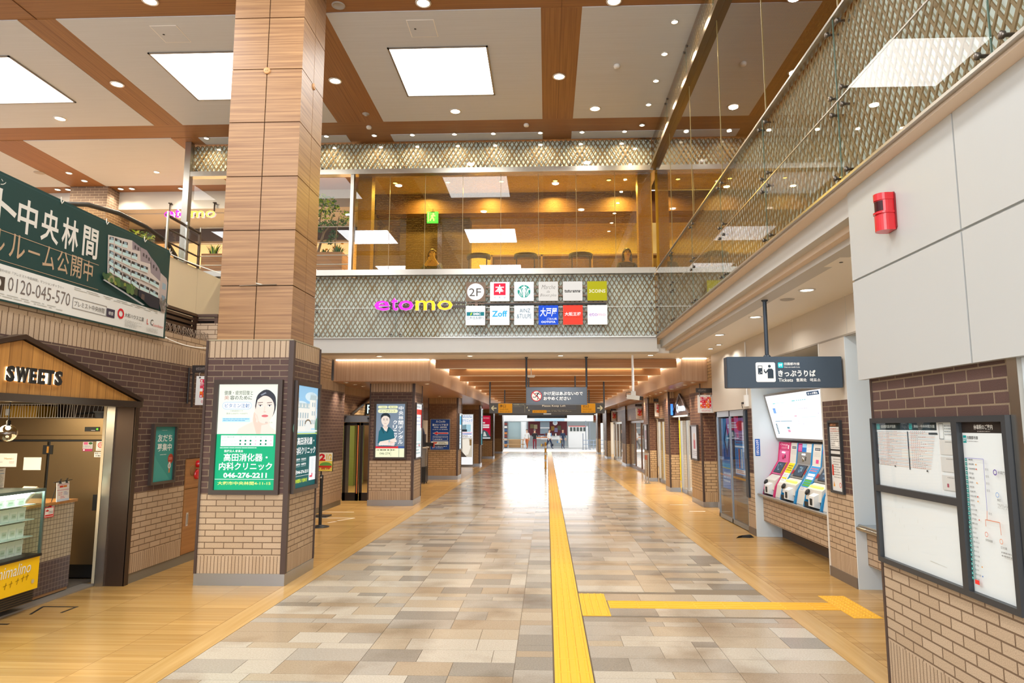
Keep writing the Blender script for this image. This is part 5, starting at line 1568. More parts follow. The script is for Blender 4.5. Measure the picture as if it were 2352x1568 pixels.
def rope(pts, sag, r, lab):
    a, b = Vector(pts[0]), Vector(pts[1]); path = []
    for k in range(17):
        s_ = k / 16; q = a.lerp(b, s_); q.z -= sag * 4 * s_ * (1 - s_); path.append(q)
    mb = MB(); mb.tube(path, r, ROPE, 6); mb.ball(a, r * 2.4, ROPE, 8); solo(mb, 'rope', lab, 'rope', tuple(a))
rope(((-4.92, 8.58, 3.0), (-3.72, 8.285, 2.93)), .12, .006, 'cream rope sagging from the lower banner corner to the top of the brick column')
rope(((-4.92, 8.58, 4.10), (-3.56, 8.285, 3.625)), .03, .006, 'cream rope from the upper banner corner to the wooden column joint')
mb = MB(); mb.tube([(-3.85, 8.285, 3.612), (-3.6, 8.278, 3.62), (-3.38, 8.285, 3.625)], .007, mat('rope_dark', '#6a5a48', .8), 6); solo(mb, 'rope', 'dark cord knot along the joint of the wooden column', 'rope', (-3.6, 8.28, 3.62))

# ------------------------------------------------------------------ stair landing rails, escalator end, landing side panel and shrub beyond the banner
mb = MB(); mb.box(-9.6, -6.9, 10.6, 14.1, 4.2, 4.55, SLAB); struct(mb, 'floor_landing')
mb = MB()
for y0, y1 in ((9.2, 11.75), (11.76, 12.95), (12.96, 14.15)): mb.box(-6.93, -6.87, y0, y1, 3.55, 4.95, mat('landing_panel', '#dcc9a9', .5))
struct(mb, 'wall_landing')
RAILD = mat('rail_bronze', '#574636', .35, .6)
t = thing('guard_rail', 'bronze bar railing of the stair landing beside the left end of the gallery', 'railing', (-6.85, 12.3, 4.95))
mb = MB()
for z in (5.66, 5.42, 5.18, 4.98): mb.tube([(-6.85, 11.7, z), (-6.85, 12.9, z)], .028 if z > 5.6 else .018, RAILD, 8)
mb.tube([(-6.85, 12.9, 5.66), (-6.85, 12.9, 4.95)], .028, RAILD, 8); part(mb, 'rail', t)
for y in (11.7, 12.35):
    mb = MB(); mb.box(-6.83, -6.80, y - .02, y + .02, 4.95, 5.72, STEEL); part(mb, 'post', t)
mb = MB(); mb.face([(-6.86, 11.7, 5.0), (-6.86, 12.85, 5.0), (-6.86, 12.85, 5.6), (-6.86, 11.7, 5.6)], PANE_CLEAR); part(mb, 'glass_panel', t)
t = thing('escalator_balustrade', 'curved dark handrail and glass side of an escalator above the banner', 'handrail', (-7.4, 11, 4.55))
pth = [(-7.4, 7.0, 4.1), (-7.4, 8.8, 4.85), (-7.4, 9.7, 5.2), (-7.4, 10.4, 5.42), (-7.4, 11.2, 5.53), (-7.4, 12.0, 5.53), (-7.4, 12.7, 5.45), (-7.4, 13.05, 5.25), (-7.4, 13.12, 5.0), (-7.4, 13.0, 4.8)]
mb = MB(); mb.tube(pth, .04, mat('handrail_black', '#2b2622', .4), 10); part(mb, 'handrail', t)
mb = MB(); n = len(pth); mb.grid([(p_[0], p_[1], p_[2] - .03) for p_ in pth[:8]] + [(p_[0], p_[1], max(4.55, p_[2] - .8)) for p_ in pth[:8]], [(i, i + 1, i + 9, i + 8) for i in range(7)], glass_mat('escalator_glass', '#d8cdb4', 1.0, 0, 1.45)); part(mb, 'glass_panel', t)
mb = MB(); mb.box(-7.5, -7.3, 10.4, 13.2, 4.55, 4.72, STEEL); part(mb, 'skirt', t)
t = thing('potted_shrub', 'bright yellow-green shrub on the landing behind the escalator handrail', 'plant', (-8.3, 13.2, 4.55))
mb = MB(); mb.lathe((-8.3, 13.2, 4.55), [(.16, 0), (.22, .4), (.24, .42), (.2, .42), (.19, .38), (0, .38)], mat('pot_dark', '#5a4a3c', .6), 16); part(mb, 'pot', t)
mb = MB()
for a in range(5): branch(mb, [(-8.3, 13.2, 4.93), (-8.3 + .06 * math.cos(a * 1.3), 13.2, 5.2), (-8.3 + .22 * math.cos(a * 1.3), 13.2 + .1 * math.sin(a * 1.3), 5.6)], .014, .006)
part(mb, 'stems', t)
mb = MB(); leaves(mb, (-8.3, 13.2, 5.62), (.36, .3, .2), 240, [LEAF2, mat('leaf_lime', '#c9d440', .5), LEAF], 77, .055); leaves(mb, (-8.28, 13.2, 5.4), (.22, .2, .2), 110, [LEAF2, LEAF], 78, .05); part(mb, 'foliage', t)
# ------------------------------------------------------------------ right: white hung panels, alarm, near brick wall with the notice board
PANELW = mat('white_wall_panel', '#bbbcb9', 0.35)
GAP = mat('panel_gap', '#b9bdbc', .4, .3)
mb = MB()
mb.box(2.415, 2.46, 0, 5.345, 2.22, 3.69, GAP)
for y0, y1 in ((3.94, 5.345), (2.53, 3.925), (1.1, 2.515)):
    for z0, z1 in ((2.21, 2.972), (2.988, 3.694)):
        mb.box(2.40, 2.45, y0, y1, z0, z1, PANELW)
struct(mb, 'wall_panel')
mb = MB(); mb.box(2.46, 2.75, -2, 5.26, 2.25, 3.45, CREAM); struct(mb, 'wall_right')
mb = MB(); mb.box(2.45, 2.75, 3.70, 5.26, 0.0, 2.25, BRICK); struct(mb, 'wall_right')
mb = MB(); mb.box(2.444, 2.46, 5.24, 5.268, 0, 2.21, BROWN_TRIM); mb.box(2.435, 2.5, 3.62, 3.70, 0, 2.21, STEEL); mb.box(2.46, 2.7, 3.3, 3.62, 0, 2.21, mat('door_pale', '#dfe6ea', .3)); struct(mb, 'door_2')

t = thing('fire_alarm', 'red wall-mounted alarm unit on the upper white panel', 'alarm', (2.40, 4.73, 3.16))
mb = MB()
fr = Fr((2.40, 4.82, 3.165), FACE_W)
out = [(0, .02), (.02, 0), (.165, 0), (.185, .02), (.185, .31), (.165, .335), (.02, .335), (0, .31)]
mb.prism([fr.p(x, y, .012) for x, y in out], -fr.n * .012, mat('alarm_plate', '#7a1c20', .4)); part(mb, 'back_plate', t)
mb = MB()
def ub(x0, x1, y0, y1, d):
    return [(x0, y0), (x1, y0), (x1, y1), (x0, y1)]
prof = [(.0, .012)] + [(.08 - .08 * math.cos(math.pi * k / 12), .07 + .085 * math.sin(math.pi * k / 12)) for k in range(13)] + [(.16, .012)]
for y0, y1, s_ in ((.0, .135, 1.0), (.15, .165, 1.06), (.27, .33, 1.0)):
    vs = [fr.p(.0125 + .08 + (x - .08) * s_, y, d * s_) for y in (y0, y1) for x, d in prof]
    n = len(prof)
    mb.grid(vs, [(i, i + 1, i + 1 + n, i + n) for i in range(n - 1)] + [tuple(range(n - 1, -1, -1)), tuple(range(n, 2 * n))], RED, False)
vs = [fr.p(.0125 + .08 + (x - .08) * .93, y, d * .93) for y in (.135, .27) for x, d in prof]
n = len(prof)
mb.grid(vs, [(i, i + 1, i + 1 + n, i + n) for i in range(n - 1)], RED)
part(mb, 'body', t)
mb = MB()
vs = [fr.p(.0125 + .08 + (x - .08) * .95, y, d * .96) for y in (.175, .262) for x, d in prof[3:12]]
mb.grid(vs, [(i, i + 1, i + 10, i + 9) for i in range(8)], mat('alarm_lens', '#3a0a10', .12)); part(mb, 'lens', t, 'dark lens window')
t.location = (2.40, 4.69, 3.19); t.scale = (.74, .74, .80)

NB = mat('board_frame', '#3d3f42', .4, .3)
t = thing('notice_board', 'large dark-framed notice board with timetable, empty pane and line map on the near brick wall', 'notice board', (2.44, 4.45, .90))
fr = Fr((2.45, 5.22, .89), FACE_W)
bw, bh = 1.515, 1.025
mb = MB()
for x0, x1, y0, y1 in ((0, bw, 0, .035), (0, bw, bh - .035, bh), (0, .035, .035, bh - .035), (bw - .035, bw, .035, bh - .035), (1.025, 1.08, .035, bh - .035), (.035, 1.025, .50, .545)):
    mb.prism([fr.p(x0, y0, .045), fr.p(x1, y0, .045), fr.p(x1, y1, .045), fr.p(x0, y1, .045)], -fr.n * .045, NB)
part(mb, 'frame', t)
def pane(x0, y0, x1, y1, name, draw, lab):
    p = Print(Fr(fr.p(x0, y0, .012), fr.r), x1 - x0, y1 - y0, 0, .0005, .00015)
    p.rect(0, 0, 1, 1, '#eef0f1'); draw(p); p.part(name, t, lab)
def timetable(p):
    p.rect(.0, .89, .79, 1, '#26363c'); p.rect(.0, .90, .05, .99, '#18a0a0'); p.rect(.46, .90, .50, .99, '#18a0a0')
    p.text('田園都市線 時刻表', .07, .92, .28, .975, '#d8e0e0', .02); p.text('渋谷・中央林間方面', .52, .925, .77, .97, '#d8e0e0', .02)
    p.hold = True
    for k in range(22):
        y = .86 - k * .025
        p.d = .0035
        p.rect(.01, y, .43, y + .012, '#f0dcd4' if k % 2 else '#e6e8ea'); p.rect(.45, y, .78 - .004 * k, y + .012, '#f0dcd4' if k % 2 else '#e6e8ea')
        rn = random.Random(k)
        p.d = .0037
        for j in range(rn.randint(6, 12)): p.rect(.04 + .022 * j, y + .001, .052 + .022 * j, y + .010, rn.choice(('#c0807a', '#9a9aa0', '#d09a90')))
        for j in range(rn.randint(4, 8)): p.rect(.48 + .024 * j, y + .001, .492 + .024 * j, y + .010, rn.choice(('#c0807a', '#9a9aa0', '#d09a90')))
    p.hold = False
    p.rect(.435, .3, .447, .87, '#2e3a44'); p.rect(.0, .34, .012, .86, '#2e3a44'); p.rect(.7, .83, .8, .855, '#3a4248')
    p.frame(.82, .77, .87, .985, .006, '#444444'); p.lines(.88, .82, .99, .97, 4, '#a0a4a8', .4, 7)
    for y0, y1 in ((.56, .76), (.33, .53), (.08, .28)): p.rect(.82, y0, 1, y1, '#dcd8d4'); p.lines(.88, y1 - .04, .95, y1 - .015, 1, '#8a8a8a')
    p.rect(.24, .318, .255, .34, '#333333'); p.rect(.65, .295, .665, .32, '#333333'); p.rect(.87, .12, .89, .17, '#b05a6a')
pane(.035, .545, 1.025, bh - .035, 'timetable', timetable, 'timetable sheet with a dark header')
def blank(p):
    rn = random.Random(3)
    for k in range(9): p.rect(rn.uniform(.1, .8), rn.uniform(.2, .8), 0, 0, '#e9eae9') if 0 else p.poly([(x := rn.uniform(.15, .8), y := rn.uniform(.2, .8)), (x + .004, y), (x + .003, y + rn.uniform(.02, .1)), (x, y + .02)], '#dcdcd8')
    p.poly([(.6, .17), (.8, .16), (.79, .165), (.62, .18)], '#cfcdc6')
pane(.035, .035, 1.025, .50, 'blank_pane', blank, 'empty white pane')
def linemap(p):
    p.rect(0, .935, 1, 1, '#2b2422'); p.text('停車駅のご案内', .28, .955, .70, .985, '#e8e4de', .02); p.lines(.36, .94, .64, .95, 1, '#b8b0a8')
    p.rect(.01, .875, .09, .92, '#18a0a0'); p.text('DT', .025, .885, .08, .905, '#ffffff', .03); p.text('田園都市線', .11, .897, .36, .917, '#555555', .01); p.lines(.11, .88, .36, .89, 1, '#a0a0a0')
    p.rect(.035, .055, .055, .78, '#bfe0dc'); rn = random.Random(8)
    for k in range(27):
        y = .775 - k * .0268
        p.rect(.02, y - .009, .065, y + .009, '#1f9a94'); p.rect(.03, y - .003, .055, y + .003, '#bfe0dc')
        p.text(rn.choice(('渋谷', '池尻大橋', '三軒茶屋', '用賀', '二子玉川', '溝の口', '宮前平', '鷺沼', 'あざみ野', '青葉台', '長津田', '南町田', '中央林間')), .10, y - .005, .10 + rn.uniform(.08, .14), y + .006, '#666666')
        if rn.random() < .25: p.disc(.27, y, .012, rn.choice(('#f0a030', '#4a80d0', '#e05030')), 8)
    p.rect(.08, .783, .5, .787, '#a9a4d8'); p.line(.50, .785, .49, .49, .004, '#8a8ad0'); p.line(.49, .49, .475, .44, .004, '#e0805a'); p.line(.44, .438, .74, .438, .004, '#e0805a'); p.line(.74, .438, .75, .37, .004, '#e0805a'); p.line(.44, .438, .44, .40, .004, '#e0805a')
    p.ring(.73, .715, .04, .014, '#6a50a8', 18); p.text('半蔵門線', .79, .708, .98, .725, '#666666')
    p.ring(.74, .59, .035, .008, '#6aa0e0', 18); p.text('東武', .73, .555, .80, .57, '#666666'); p.text('スカイツリーライン', .73, .515, .97, .545, '#888888')
    p.ring(.44, .355, .035, .008, '#e0705a', 18); p.text('伊勢崎線', .41, .315, .56, .33, '#666666'); p.ring(.745, .335, .035, .008, '#f0905a', 18); p.text('日光線', .73, .295, .85, .31, '#666666'); p.lines(.73, .25, .95, .285, 2, '#999999')
    for y in (.72, .68, .64, .60, .47): p.text('駅名', .53, y, .60, y + .014, '#999999')
    p.rect(.10, .05, .20, .075, '#e83c34')
pane(1.08, .035, bw - .035, bh - .035, 'line_map', linemap, 'line map sheet with a green column of stations')
mb = MB(); mb.face([fr.p(.03, .03, .03), fr.p(bw - .03, .03, .03), fr.p(bw - .03, bh - .03, .03), fr.p(.03, bh - .03, .03)], glass_mat('board_glass', '#fbfdfc', .8, 0, 1.4)); part(mb, 'glass', t)

# ------------------------------------------------------------------ ticket hall wall
WR = 3.58
LBLUE = mat('recess_panel', '#cfdae0', .35)
mb = MB()
mb.box(WR, 4.9, 8.30, 9.06, .12, 2.18, BRICK)
mb.box(WR, 4.9, 12.15, 12.55, .12, 2.18, BRICK)
mb.box(WR + .33, 4.9, 12.55, 14.9, .12, .95, BRICK)
struct(mb, 'wall_ticket_hall')
mb = MB()
mb.box(WR, 4.9, 5.26, 12.15, 2.955, 3.41, CREAM); mb.box(WR, 4.9, 8.30, 9.06, 2.18, 2.935, CREAM); mb.box(WR, 4.9, 12.15, 14.4, 2.18, 3.41, CREAM)
for y in (10.0, 8.2, 6.5): mb.box(WR - .001, WR + .01, y - .003, y + .003, 2.955, 3.41, GAP)
mb.box(WR - .004, WR + .02, 5.3, 12.15, 2.935, 2.957, mat('panel_seam', '#9a9184', .5))
mb.box(WR - .001, WR + .01, 12.15, 14.4, 2.757, 2.762, GAP)
struct(mb, 'wall_upper_ticket_hall')
mb = MB(); mb.box(WR - .012, 4.9, 8.30, 9.06, 0, .12, mat('skirting_brown', '#6d5f52', .6)); mb.box(WR - .012, 4.9, 12.15, 12.55, 0, .12, mat('skirting_brown', '#6d5f52', .6)); struct(mb, 'baseboard_right')
mb = MB()   # recess one
mb.box(WR, 4.9, 12.10, 12.15, 0, 2.94, LBLUE); mb.box(4.45, 4.6, 9.06, 12.1, 0, 2.94, mat('recess_back', '#c9c2b6', .5)); mb.box(WR + .02, 4.6, 9.06, 12.1, 2.94, 2.96, WHITEP); mb.box(WR, 4.9, 9.06, 9.10, 0, 2.94, LBLUE)
mb.box(WR - .006, WR + .03, 9.045, 9.075, 0, 2.94, mat('recess_edge', '#d9d4cb', .4))
mb.box(WR, 4.9, 8.28, 8.30, 0, 2.94, LBLUE); mb.box(4.45, 4.6, 5.3, 8.28, 0, 2.94, mat('recess_back', '#c9c2b6', .5)); mb.box(WR, 4.6, 5.3, 8.28, 2.94, 2.96, WHITEP)
struct(mb, 'wall_recess')
def counter(name, lab, y0, y1):
    t = thing(name, lab, 'counter', (3.9, (y0 + y1) / 2, 0))
    mb = MB(); mb.box(3.70, 4.44, y0, y1, .27, .70, brick_mat('brick_apron', only='light', bands=False)); part(mb, 'brick_apron', t)
    mb = MB(); mb.box(4.0, 4.44, y0, y1, 0, .27, mat('toe_dark', '#5b5049', .6)); part(mb, 'toe_kick', t)
    mb = MB(); mb.box(3.64, 4.44, y0, y1, .70, .725, mat('counter_steel', '#b7bcc0', .2, .9)); mb.tube([(3.625, y0, .712), (3.625, y1, .712)], .022, STEEL, 10); part(mb, 'top', t, 'steel top with rounded nosing')
counter('ticket_counter', 'brick-fronted steel counter under the three ticket machines', 9.10, 12.10)
counter('ticket_counter', 'second brick-fronted counter just showing left of the near brick wall', 5.5, 8.28)
mb = MB(); mb.tube([(3.60, 8.27, .69), (3.60, 8.1, .69), (3.62, 8.05, .69), (3.66, 8.04, .69)], .022, STEEL, 10); mb.tube([(3.60, 8.05, .69), (3.60, 5.6, .69)], .022, STEEL, 10); solo(mb, 'hand_rail', 'short round steel rail along the second counter', 'railing', (3.6, 7, .69))

# ticket machines
MG = mat('machine_beige', '#d9d5cc', .45); MGR = mat('machine_grey', '#8f8d8a', .4, .3); PINK = mat('machine_pink', '#d95a92', .45); MAGN = mat('machine_magenta', '#c8306a', .45); BLUE = mat('machine_blue', '#1884bc', .45)
SCR = mat('touch_screen', '#46586c', .12, emit='#5a7898', es=.35)
# section: (X, z) from top back to foot
S_TOP, S_KNEE, S_LIP, S_FOOT = (4.02, 1.60), (3.98, 1.285), (3.76, .92), (3.72, .725)
def slab(mb, y0, y1, a, b, m, out=0.0):
    """sheet between two section points, lifted OUT along its normal"""
    ax, az = a; bx, bz = b
    dx, dz = bx - ax, bz - az
    l = math.hypot(dx, dz); nx, nz = dz / l, -dx / l
    if nx > 0: nx, nz = -nx, -nz
    q = lambda x, z, y, o: (x + nx * o, y, z + nz * o)
    mb.prism([q(ax, az, y0, out), q(bx, bz, y0, out), q(bx, bz, y1, out), q(ax, az, y1, out)], (-nx * .02, 0, -nz * .02), m)
def on_slope(a, b, y1, w):
    """print frame on a section sheet; x runs left to right for the reader (towards -Y)"""
    u = Vector((a[0] - b[0], 0, a[1] - b[1])); h = u.length
    return Fr((b[0], y1, b[1]), (0, -1, 0), u), w, h
def machine(y1, w, main, edge, label, kind):
    y0 = y1 - w
    t = thing('ticket_machine', label, 'ticket machine', (3.9, y1 - w / 2, .725), 0, 'ticket machines on the counter')
    e = .035
    mb = MB()
    mb.prism([(S_TOP[0] + .3, y0 + e, S_TOP[1]), (S_TOP[0], y0 + e, S_TOP[1]), (S_KNEE[0], y0 + e, S_KNEE[1]), (S_LIP[0] + .05, y0 + e, S_LIP[1]), (S_LIP[0] + .05, y0 + e, .727), (S_TOP[0] + .3, y0 + e, .727)], (0, w - 2 * e, 0), MG); part(mb, 'body', t)
    mb = MB(); slab(mb, y0 + e, y1 - e, S_TOP, S_KNEE, main, .004); up_ = part(mb, 'upper_panel', t)
    mb = MB(); slab(mb, y0 + e, y1 - e, S_KNEE, (3.85, 1.07), main if kind == 0 else MGR, .004); part(mb, 'screen_surround', t)
    fr, pw, ph = on_slope(S_KNEE, (3.85, 1.07), y1 - e, w - 2 * e)
    mb = MB(); x0, x1 = (.12, .86) if kind == 0 else (.2, .86)
    mb.prism([fr.p(x0 * pw, .1 * ph, .012), fr.p(x1 * pw, .1 * ph, .012), fr.p(x1 * pw, .9 * ph, .012), fr.p(x0 * pw, .9 * ph, .012)], -fr.n * .01, BLACK); bz_ = part(mb, 'bezel', t)
    p = Print(fr, pw, ph, .5, .0125)
    p.rect(x0 + .04, .15, x1 - .04, .85, '#46586c'); rn = random.Random(int(y1 * 10))
    for k in range(7):
        a, b = rn.uniform(x0 + .05, x1 - .2), rn.uniform(.2, .7); p.rect(a, b, a + .12, b + .1, rn.choice(('#6f90b4', '#8aa6b8', '#5a7898', '#90b4c8')))
    if kind == 0: p.rect(x1 + .02, .08, x1 + .12, .95, '#e8a030')
    else:
        p.rect(.02, .2, .08, .5, '#e02030'); p.rect(.1, .25, .16, .5, '#e02030'); p.rect(.90, .3, .96, .6, '#e02030')
    p.part('touch_screen', bz_)
    fr, pw, ph = on_slope(S_TOP, S_KNEE, y1 - e, w - 2 * e)
    p = Print(fr, pw, ph, 0, .0048)
    if kind == 0:
        p.rect(0, .6, .95, .98, '#c8306a'); p.text('Charge', .06, .8, .8, .93, '#f4c8da', .01); p.lines(.2, .65, .75, .76, 2, '#f0b8cc'); p.rect(.82, .66, .92, .86, '#f0e4e8'); p.rect(.02, .57, 1, .585, '#7a2a48')
    else:
        p.rect(.0, .58, .30, .98, '#b81c78'); p.lines(.04, .62, .28, .92, 4, '#f0a8d0', .5); p.rect(.31, .58, .62, .98, '#8ac8ee'); p.rect(.31, .58, .62, .8, '#1c6fc0'); p.rect(.63, .58, 1, .98, '#e6e2dc'); p.lines(.68, .62, .95, .92, 4, '#a89ab0', .3)
        p.rect(0, 0, 1, .56, '#85827f')
    p.part('header_print', up_)
    mb = MB(); c = fr.p(.45 * pw, .46 * ph, .006); mb.obox(c, (0, .07, 0), fr.u * .012, fr.n * .004, mat('slot_lamp', '#ffffff', .4, emit=(.85, .87, 1), es=1.6)); part(mb, 'slot_light', up_)
    mb = MB(); mb.lathe(fr.p(.45 * pw, .22 * ph, .005), [(.035, 0), (.035, .012), (.02, .02), (0, .02)], STEEL if kind else MAGN, 14, fr.n); mb.obox(fr.p(.62 * pw, .26 * ph, .006), (0, .012, 0), fr.u * .03, fr.n * .004, BLACK); part(mb, 'card_reader', up_)
    # cash unit below the screen
    mb = MB()
    mb.prism([(3.85, y0 + e + .01, 1.06), (3.74, y0 + e + .01, .98), (3.72, y0 + e + .01, .83), (3.84, y0 + e + .01, .80)], (0, w - 2 * e - .02, 0), MG)
    part(mb, 'cash_unit', t)
    mb = MB(); yy = y0 + e + .10
    mb.prism([(3.74, yy, .94), (3.66, yy, .90), (3.655, yy, .76), (3.74, yy, .735)], (0, .2, 0), mat('return_tray', '#e4e6e4', .4)); bu_ = part(mb, 'bill_unit', t)
    mb = MB(); mb.box(3.648, 3.657, yy + .06, yy + .13, .78, .87, BLACK); mb.box(3.69, 3.70, y0 + e + .33, y1 - e - .02, .735, .80, BLACK); part(mb, 'coin_slot', bu_)
    mb = MB(); mb.lathe((3.72, y1 - e - .1, .93), [(.045, 0), (.045, .02), (.03, .03), (0, .03)], BLACK, 14, (-.8, 0, .5)); part(mb, 'coin_inlet', t)
    if kind:
        mb = MB(); mb.obox((3.775, y0 + w / 2, 1.022), (0, w * .34, 0), (.012, 0, .009), (-.004, 0, .006), mat('guide_lamp', '#e8f060', .4, emit='#e6f03c', es=1.2)); part(mb, 'guide_lamp', t)
    mb = MB(); mb.box(3.735, 3.80, y0 + e, y1 - e, .727, .745, BLACK); part(mb, 'plinth', t)
    for ye in (y0, y1 - e):
        mb = MB()
        mb.prism([(S_TOP[0] + .28, ye, S_TOP[1] + .005), (S_TOP[0] - .012, ye, S_TOP[1] + .005), (S_KNEE[0] - .012, ye, S_KNEE[1]), (S_LIP[0] - .03, ye, S_LIP[1] - .03), (S_FOOT[0] - .03, ye, S_FOOT[1] + .002), (S_TOP[0] + .28, ye, .727)], (0, e, 0), edge); part(mb, 'side_trim', t)
def info_panel(y1, w, label, style):
    y0 = y1 - w
    t = thing('information_panel', label, 'panel', (3.9, y1 - w / 2, .725), 0, 'sloping panels between the ticket machines')
    mb = MB()
    mb.prism([(S_TOP[0] + .3, y0, S_TOP[1]), (S_TOP[0], y0, S_TOP[1]), (S_KNEE[0], y0, S_KNEE[1]), (S_LIP[0], y0, S_LIP[1]), (S_FOOT[0], y0, .727), (S_TOP[0] + .3, y0, .727)], (0, w, 0), MG); part(mb, 'body', t)
    fr, pw, ph = on_slope(S_KNEE, S_LIP, y1, w)
    p = Print(fr, pw, ph, 0, .001)
    if style == 0: p.rect(.05, .55, .95, .97, '#f2d618'); p.lines(.15, .62, .85, .9, 3, '#4a4410', .5); p.rect(.05, .12, .95, .53, '#f4f2ee'); p.lines(.12, .2, .88, .5, 5, '#8a8a8a', .4); p.rect(.1, .3, .8, .36, '#f2d618')
    else: p.rect(.04, .15, .96, .97, '#2a8fd0'); p.lines(.12, .75, .88, .92, 2, '#e0604a', .5); p.rect(.12, .58, .88, .68, '#f4f6f8'); p.rect(.12, .46, .88, .55, '#f4f6f8'); [p.rect(.12, y, .88, y + .07, '#5aa83c') for y in (.37, .28, .19)]; p.frame(.15, .04, .5, .12, .01, '#3a5ad0')
    p.part('print', t)
    fr, pw, ph = on_slope(S_TOP, S_KNEE, y1, w)
    p = Print(fr, pw, ph, 0, .001); p.rect(.2, .7, .8, .82, '#4a4a50'); p.lines(.25, .73, .75, .79, 1, '#e0e0e0', .5); p.lines(.15, .4, .85, .64, 4, '#b4b0aa', .3)
    if style: p.rect(.4, .1, .7, .28, '#d84a86')
    p.part('upper_print', t)
machine(12.08, .56, PINK, MAGN, 'pink ticket charging machine, farthest of the three on the counter', 0)
info_panel(11.515, .30, 'sloping panel with a yellow notice between the pink and the first blue machine', 0)
machine(11.21, .64, MGR, BLUE, 'blue-edged grey ticket machine in the middle of the counter', 1)
info_panel(10.565, .34, 'sloping blue information panel right of the middle ticket machine', 1)
machine(10.22, .64, MGR, BLUE, 'blue-edged grey ticket machine partly hidden by the near brick pier', 1)
info_panel(9.575, .40, 'sloping panel at the hidden near end of the ticket counter', 0)

# fare map
t = thing('fare_map', 'tilted backlit white railway fare map above the ticket machines', 'map', (3.88, 10.65, 1.65))
a, b = Vector((3.79, 0, 2.41)), Vector((3.97, 0, 1.645))
fr = Fr((b.x, 12.08, b.z), (0, -1, 0), a - b); mh = (a - b).length; mw = 2.9
mb = MB(); mb.prism([fr.p(0, 0, 0), fr.p(mw, 0, 0), fr.p(mw, mh, 0), fr.p(0, mh, 0)], -fr.n * .11, mat('map_housing', '#a39a90', .4, .3)); part(mb, 'housing', t)
mb = MB()
for x0, x1, y0, y1 in ((0, mw, 0, .03), (0, mw, mh - .03, mh), (0, .03, .03, mh - .03), (mw - .03, mw, .03, mh - .03)):
    mb.prism([fr.p(x0, y0, .012), fr.p(x1, y0, .012), fr.p(x1, y1, .012), fr.p(x0, y1, .012)], -fr.n * .012, mat('map_frame', '#8e8a86', .3, .7))
part(mb, 'frame', t)
p = Print(Fr(fr.p(.03, .03, 0), fr.r, fr.u), mw - .06, mh - .06, 1.05, .001)
p.rect(0, 0, 1, 1, '#fbfcff'); p.rect(.66, .90, .82, .975, '#2a4a6a'); p.text('きっぷ運賃', .675, .915, .805, .96, '#ffffff', .02)
for x0, x1, y, c in ((.10, .14, .80, '#3ad0d0'), (.14, .30, .805, '#d0ecf0'), (.42, .47, .82, '#20c8d0'), (.10, .50, .49, '#dcd8e4'), (.50, .70, .46, '#c8e8f4'), (.40, .435, .49, '#e0608c'), (.06, .34, .385, '#5a90a8')): p.rect(x0, y, x1, y + .014, c)
for k in range(5): p.rect(.49 + .03 * k, .822, .505 + .03 * k, .836, '#3ac0c8'); p.rect(.50 + .026 * k, .645, .507 + .026 * k, .66, '#8a6aa0'); p.line(.45 + .03 * k, .85, .44 + .03 * k, .95, .004, '#d8e0e8')
for k in range(12): p.rect(.42 + .022 * k, .15, .428 + .022 * k, .162, '#c8a8d0')
p.line(.555, .5, .60, .78, .006, '#e8c8dc'); p.line(.52, .47, .50, .15, .004, '#e0d4e8'); p.line(.62, .15, .62, .3, .004, '#e0d4e8'); p.rect(.08, .58, .125, .70, '#7aa8ee'); p.rect(.08, .68, .125, .70, '#4a88e8')
for k in range(7): p.rect(.06, .10 + .035 * k, .085, .125 + .035 * k, '#5a7a88')
p.rect(.24, .22, .28, .26, '#4a8898'); p.rect(.24, .14, .28, .20, '#e898b4'); p.lines(.08, .04, .34, .06, 1, '#d0dce4')
rn = random.Random(4)
for k in range(26): x, y = rn.uniform(.15, .85), rn.uniform(.2, .85); p.rect(x, y, x + .012, y + .01, rn.choice(('#c8c0dc', '#b0d4e0', '#e8c0d0', '#9a8ab8')))
p.part('map_face', t)
area_lamp('fare_map_glow', (3.62, 10.6, 1.9), .5, 5, (.95, .97, 1.0), (0, R(-60), 0), 2.6)

notice('wall_notice', 'small blue upright notice on the pale side panel of the ticket recess', Fr((3.60, 12.098, 1.36), FACE_S), .085, .29, lambda p: p.rect(0, 0, 1, 1, '#1f5fb4').vtext('防犯カメラ作動中', .2, .05, .8, .95, '#f0f4fa', .02))
t, p = light_box('framed_notice', 'tall narrow framed notice on the brick pier right of the ticket machines', Fr((WR, 8.865, 1.045), FACE_W), .375, .89, t_=.03, dep=.03, fm=NB, e=0)
p.rect(0, 0, 1, 1, '#e6e6e4'); p.rect(0, .94, 1, 1, '#4a3a30'); p.text('お知らせ', .05, .95, .6, .99, '#e0a070', .02); p.lines(.06, .62, .95, .92, 10, '#8a8684', .35, 2); p.lines(.06, .86, .9, .93, 2, '#d08a7a', .4, 5); p.rect(0, .585, 1, .61, '#3a3a3c'); p.rect(.45, .66, .75, .72, '#fafaf8'); p.rect(0, .50, 1, .54, '#333333'); p.lines(.2, .18, .9, .48, 8, '#9a9896', .35, 3); p.rect(.06, .22, .2, .38, '#d8402c'); p.poly([(.1, .06), (.25, .06), (.175, .14)], '#e8a020'); p.ring(.75, .09, .1, .03, '#e07a6a', 16)
p.part('print', t)

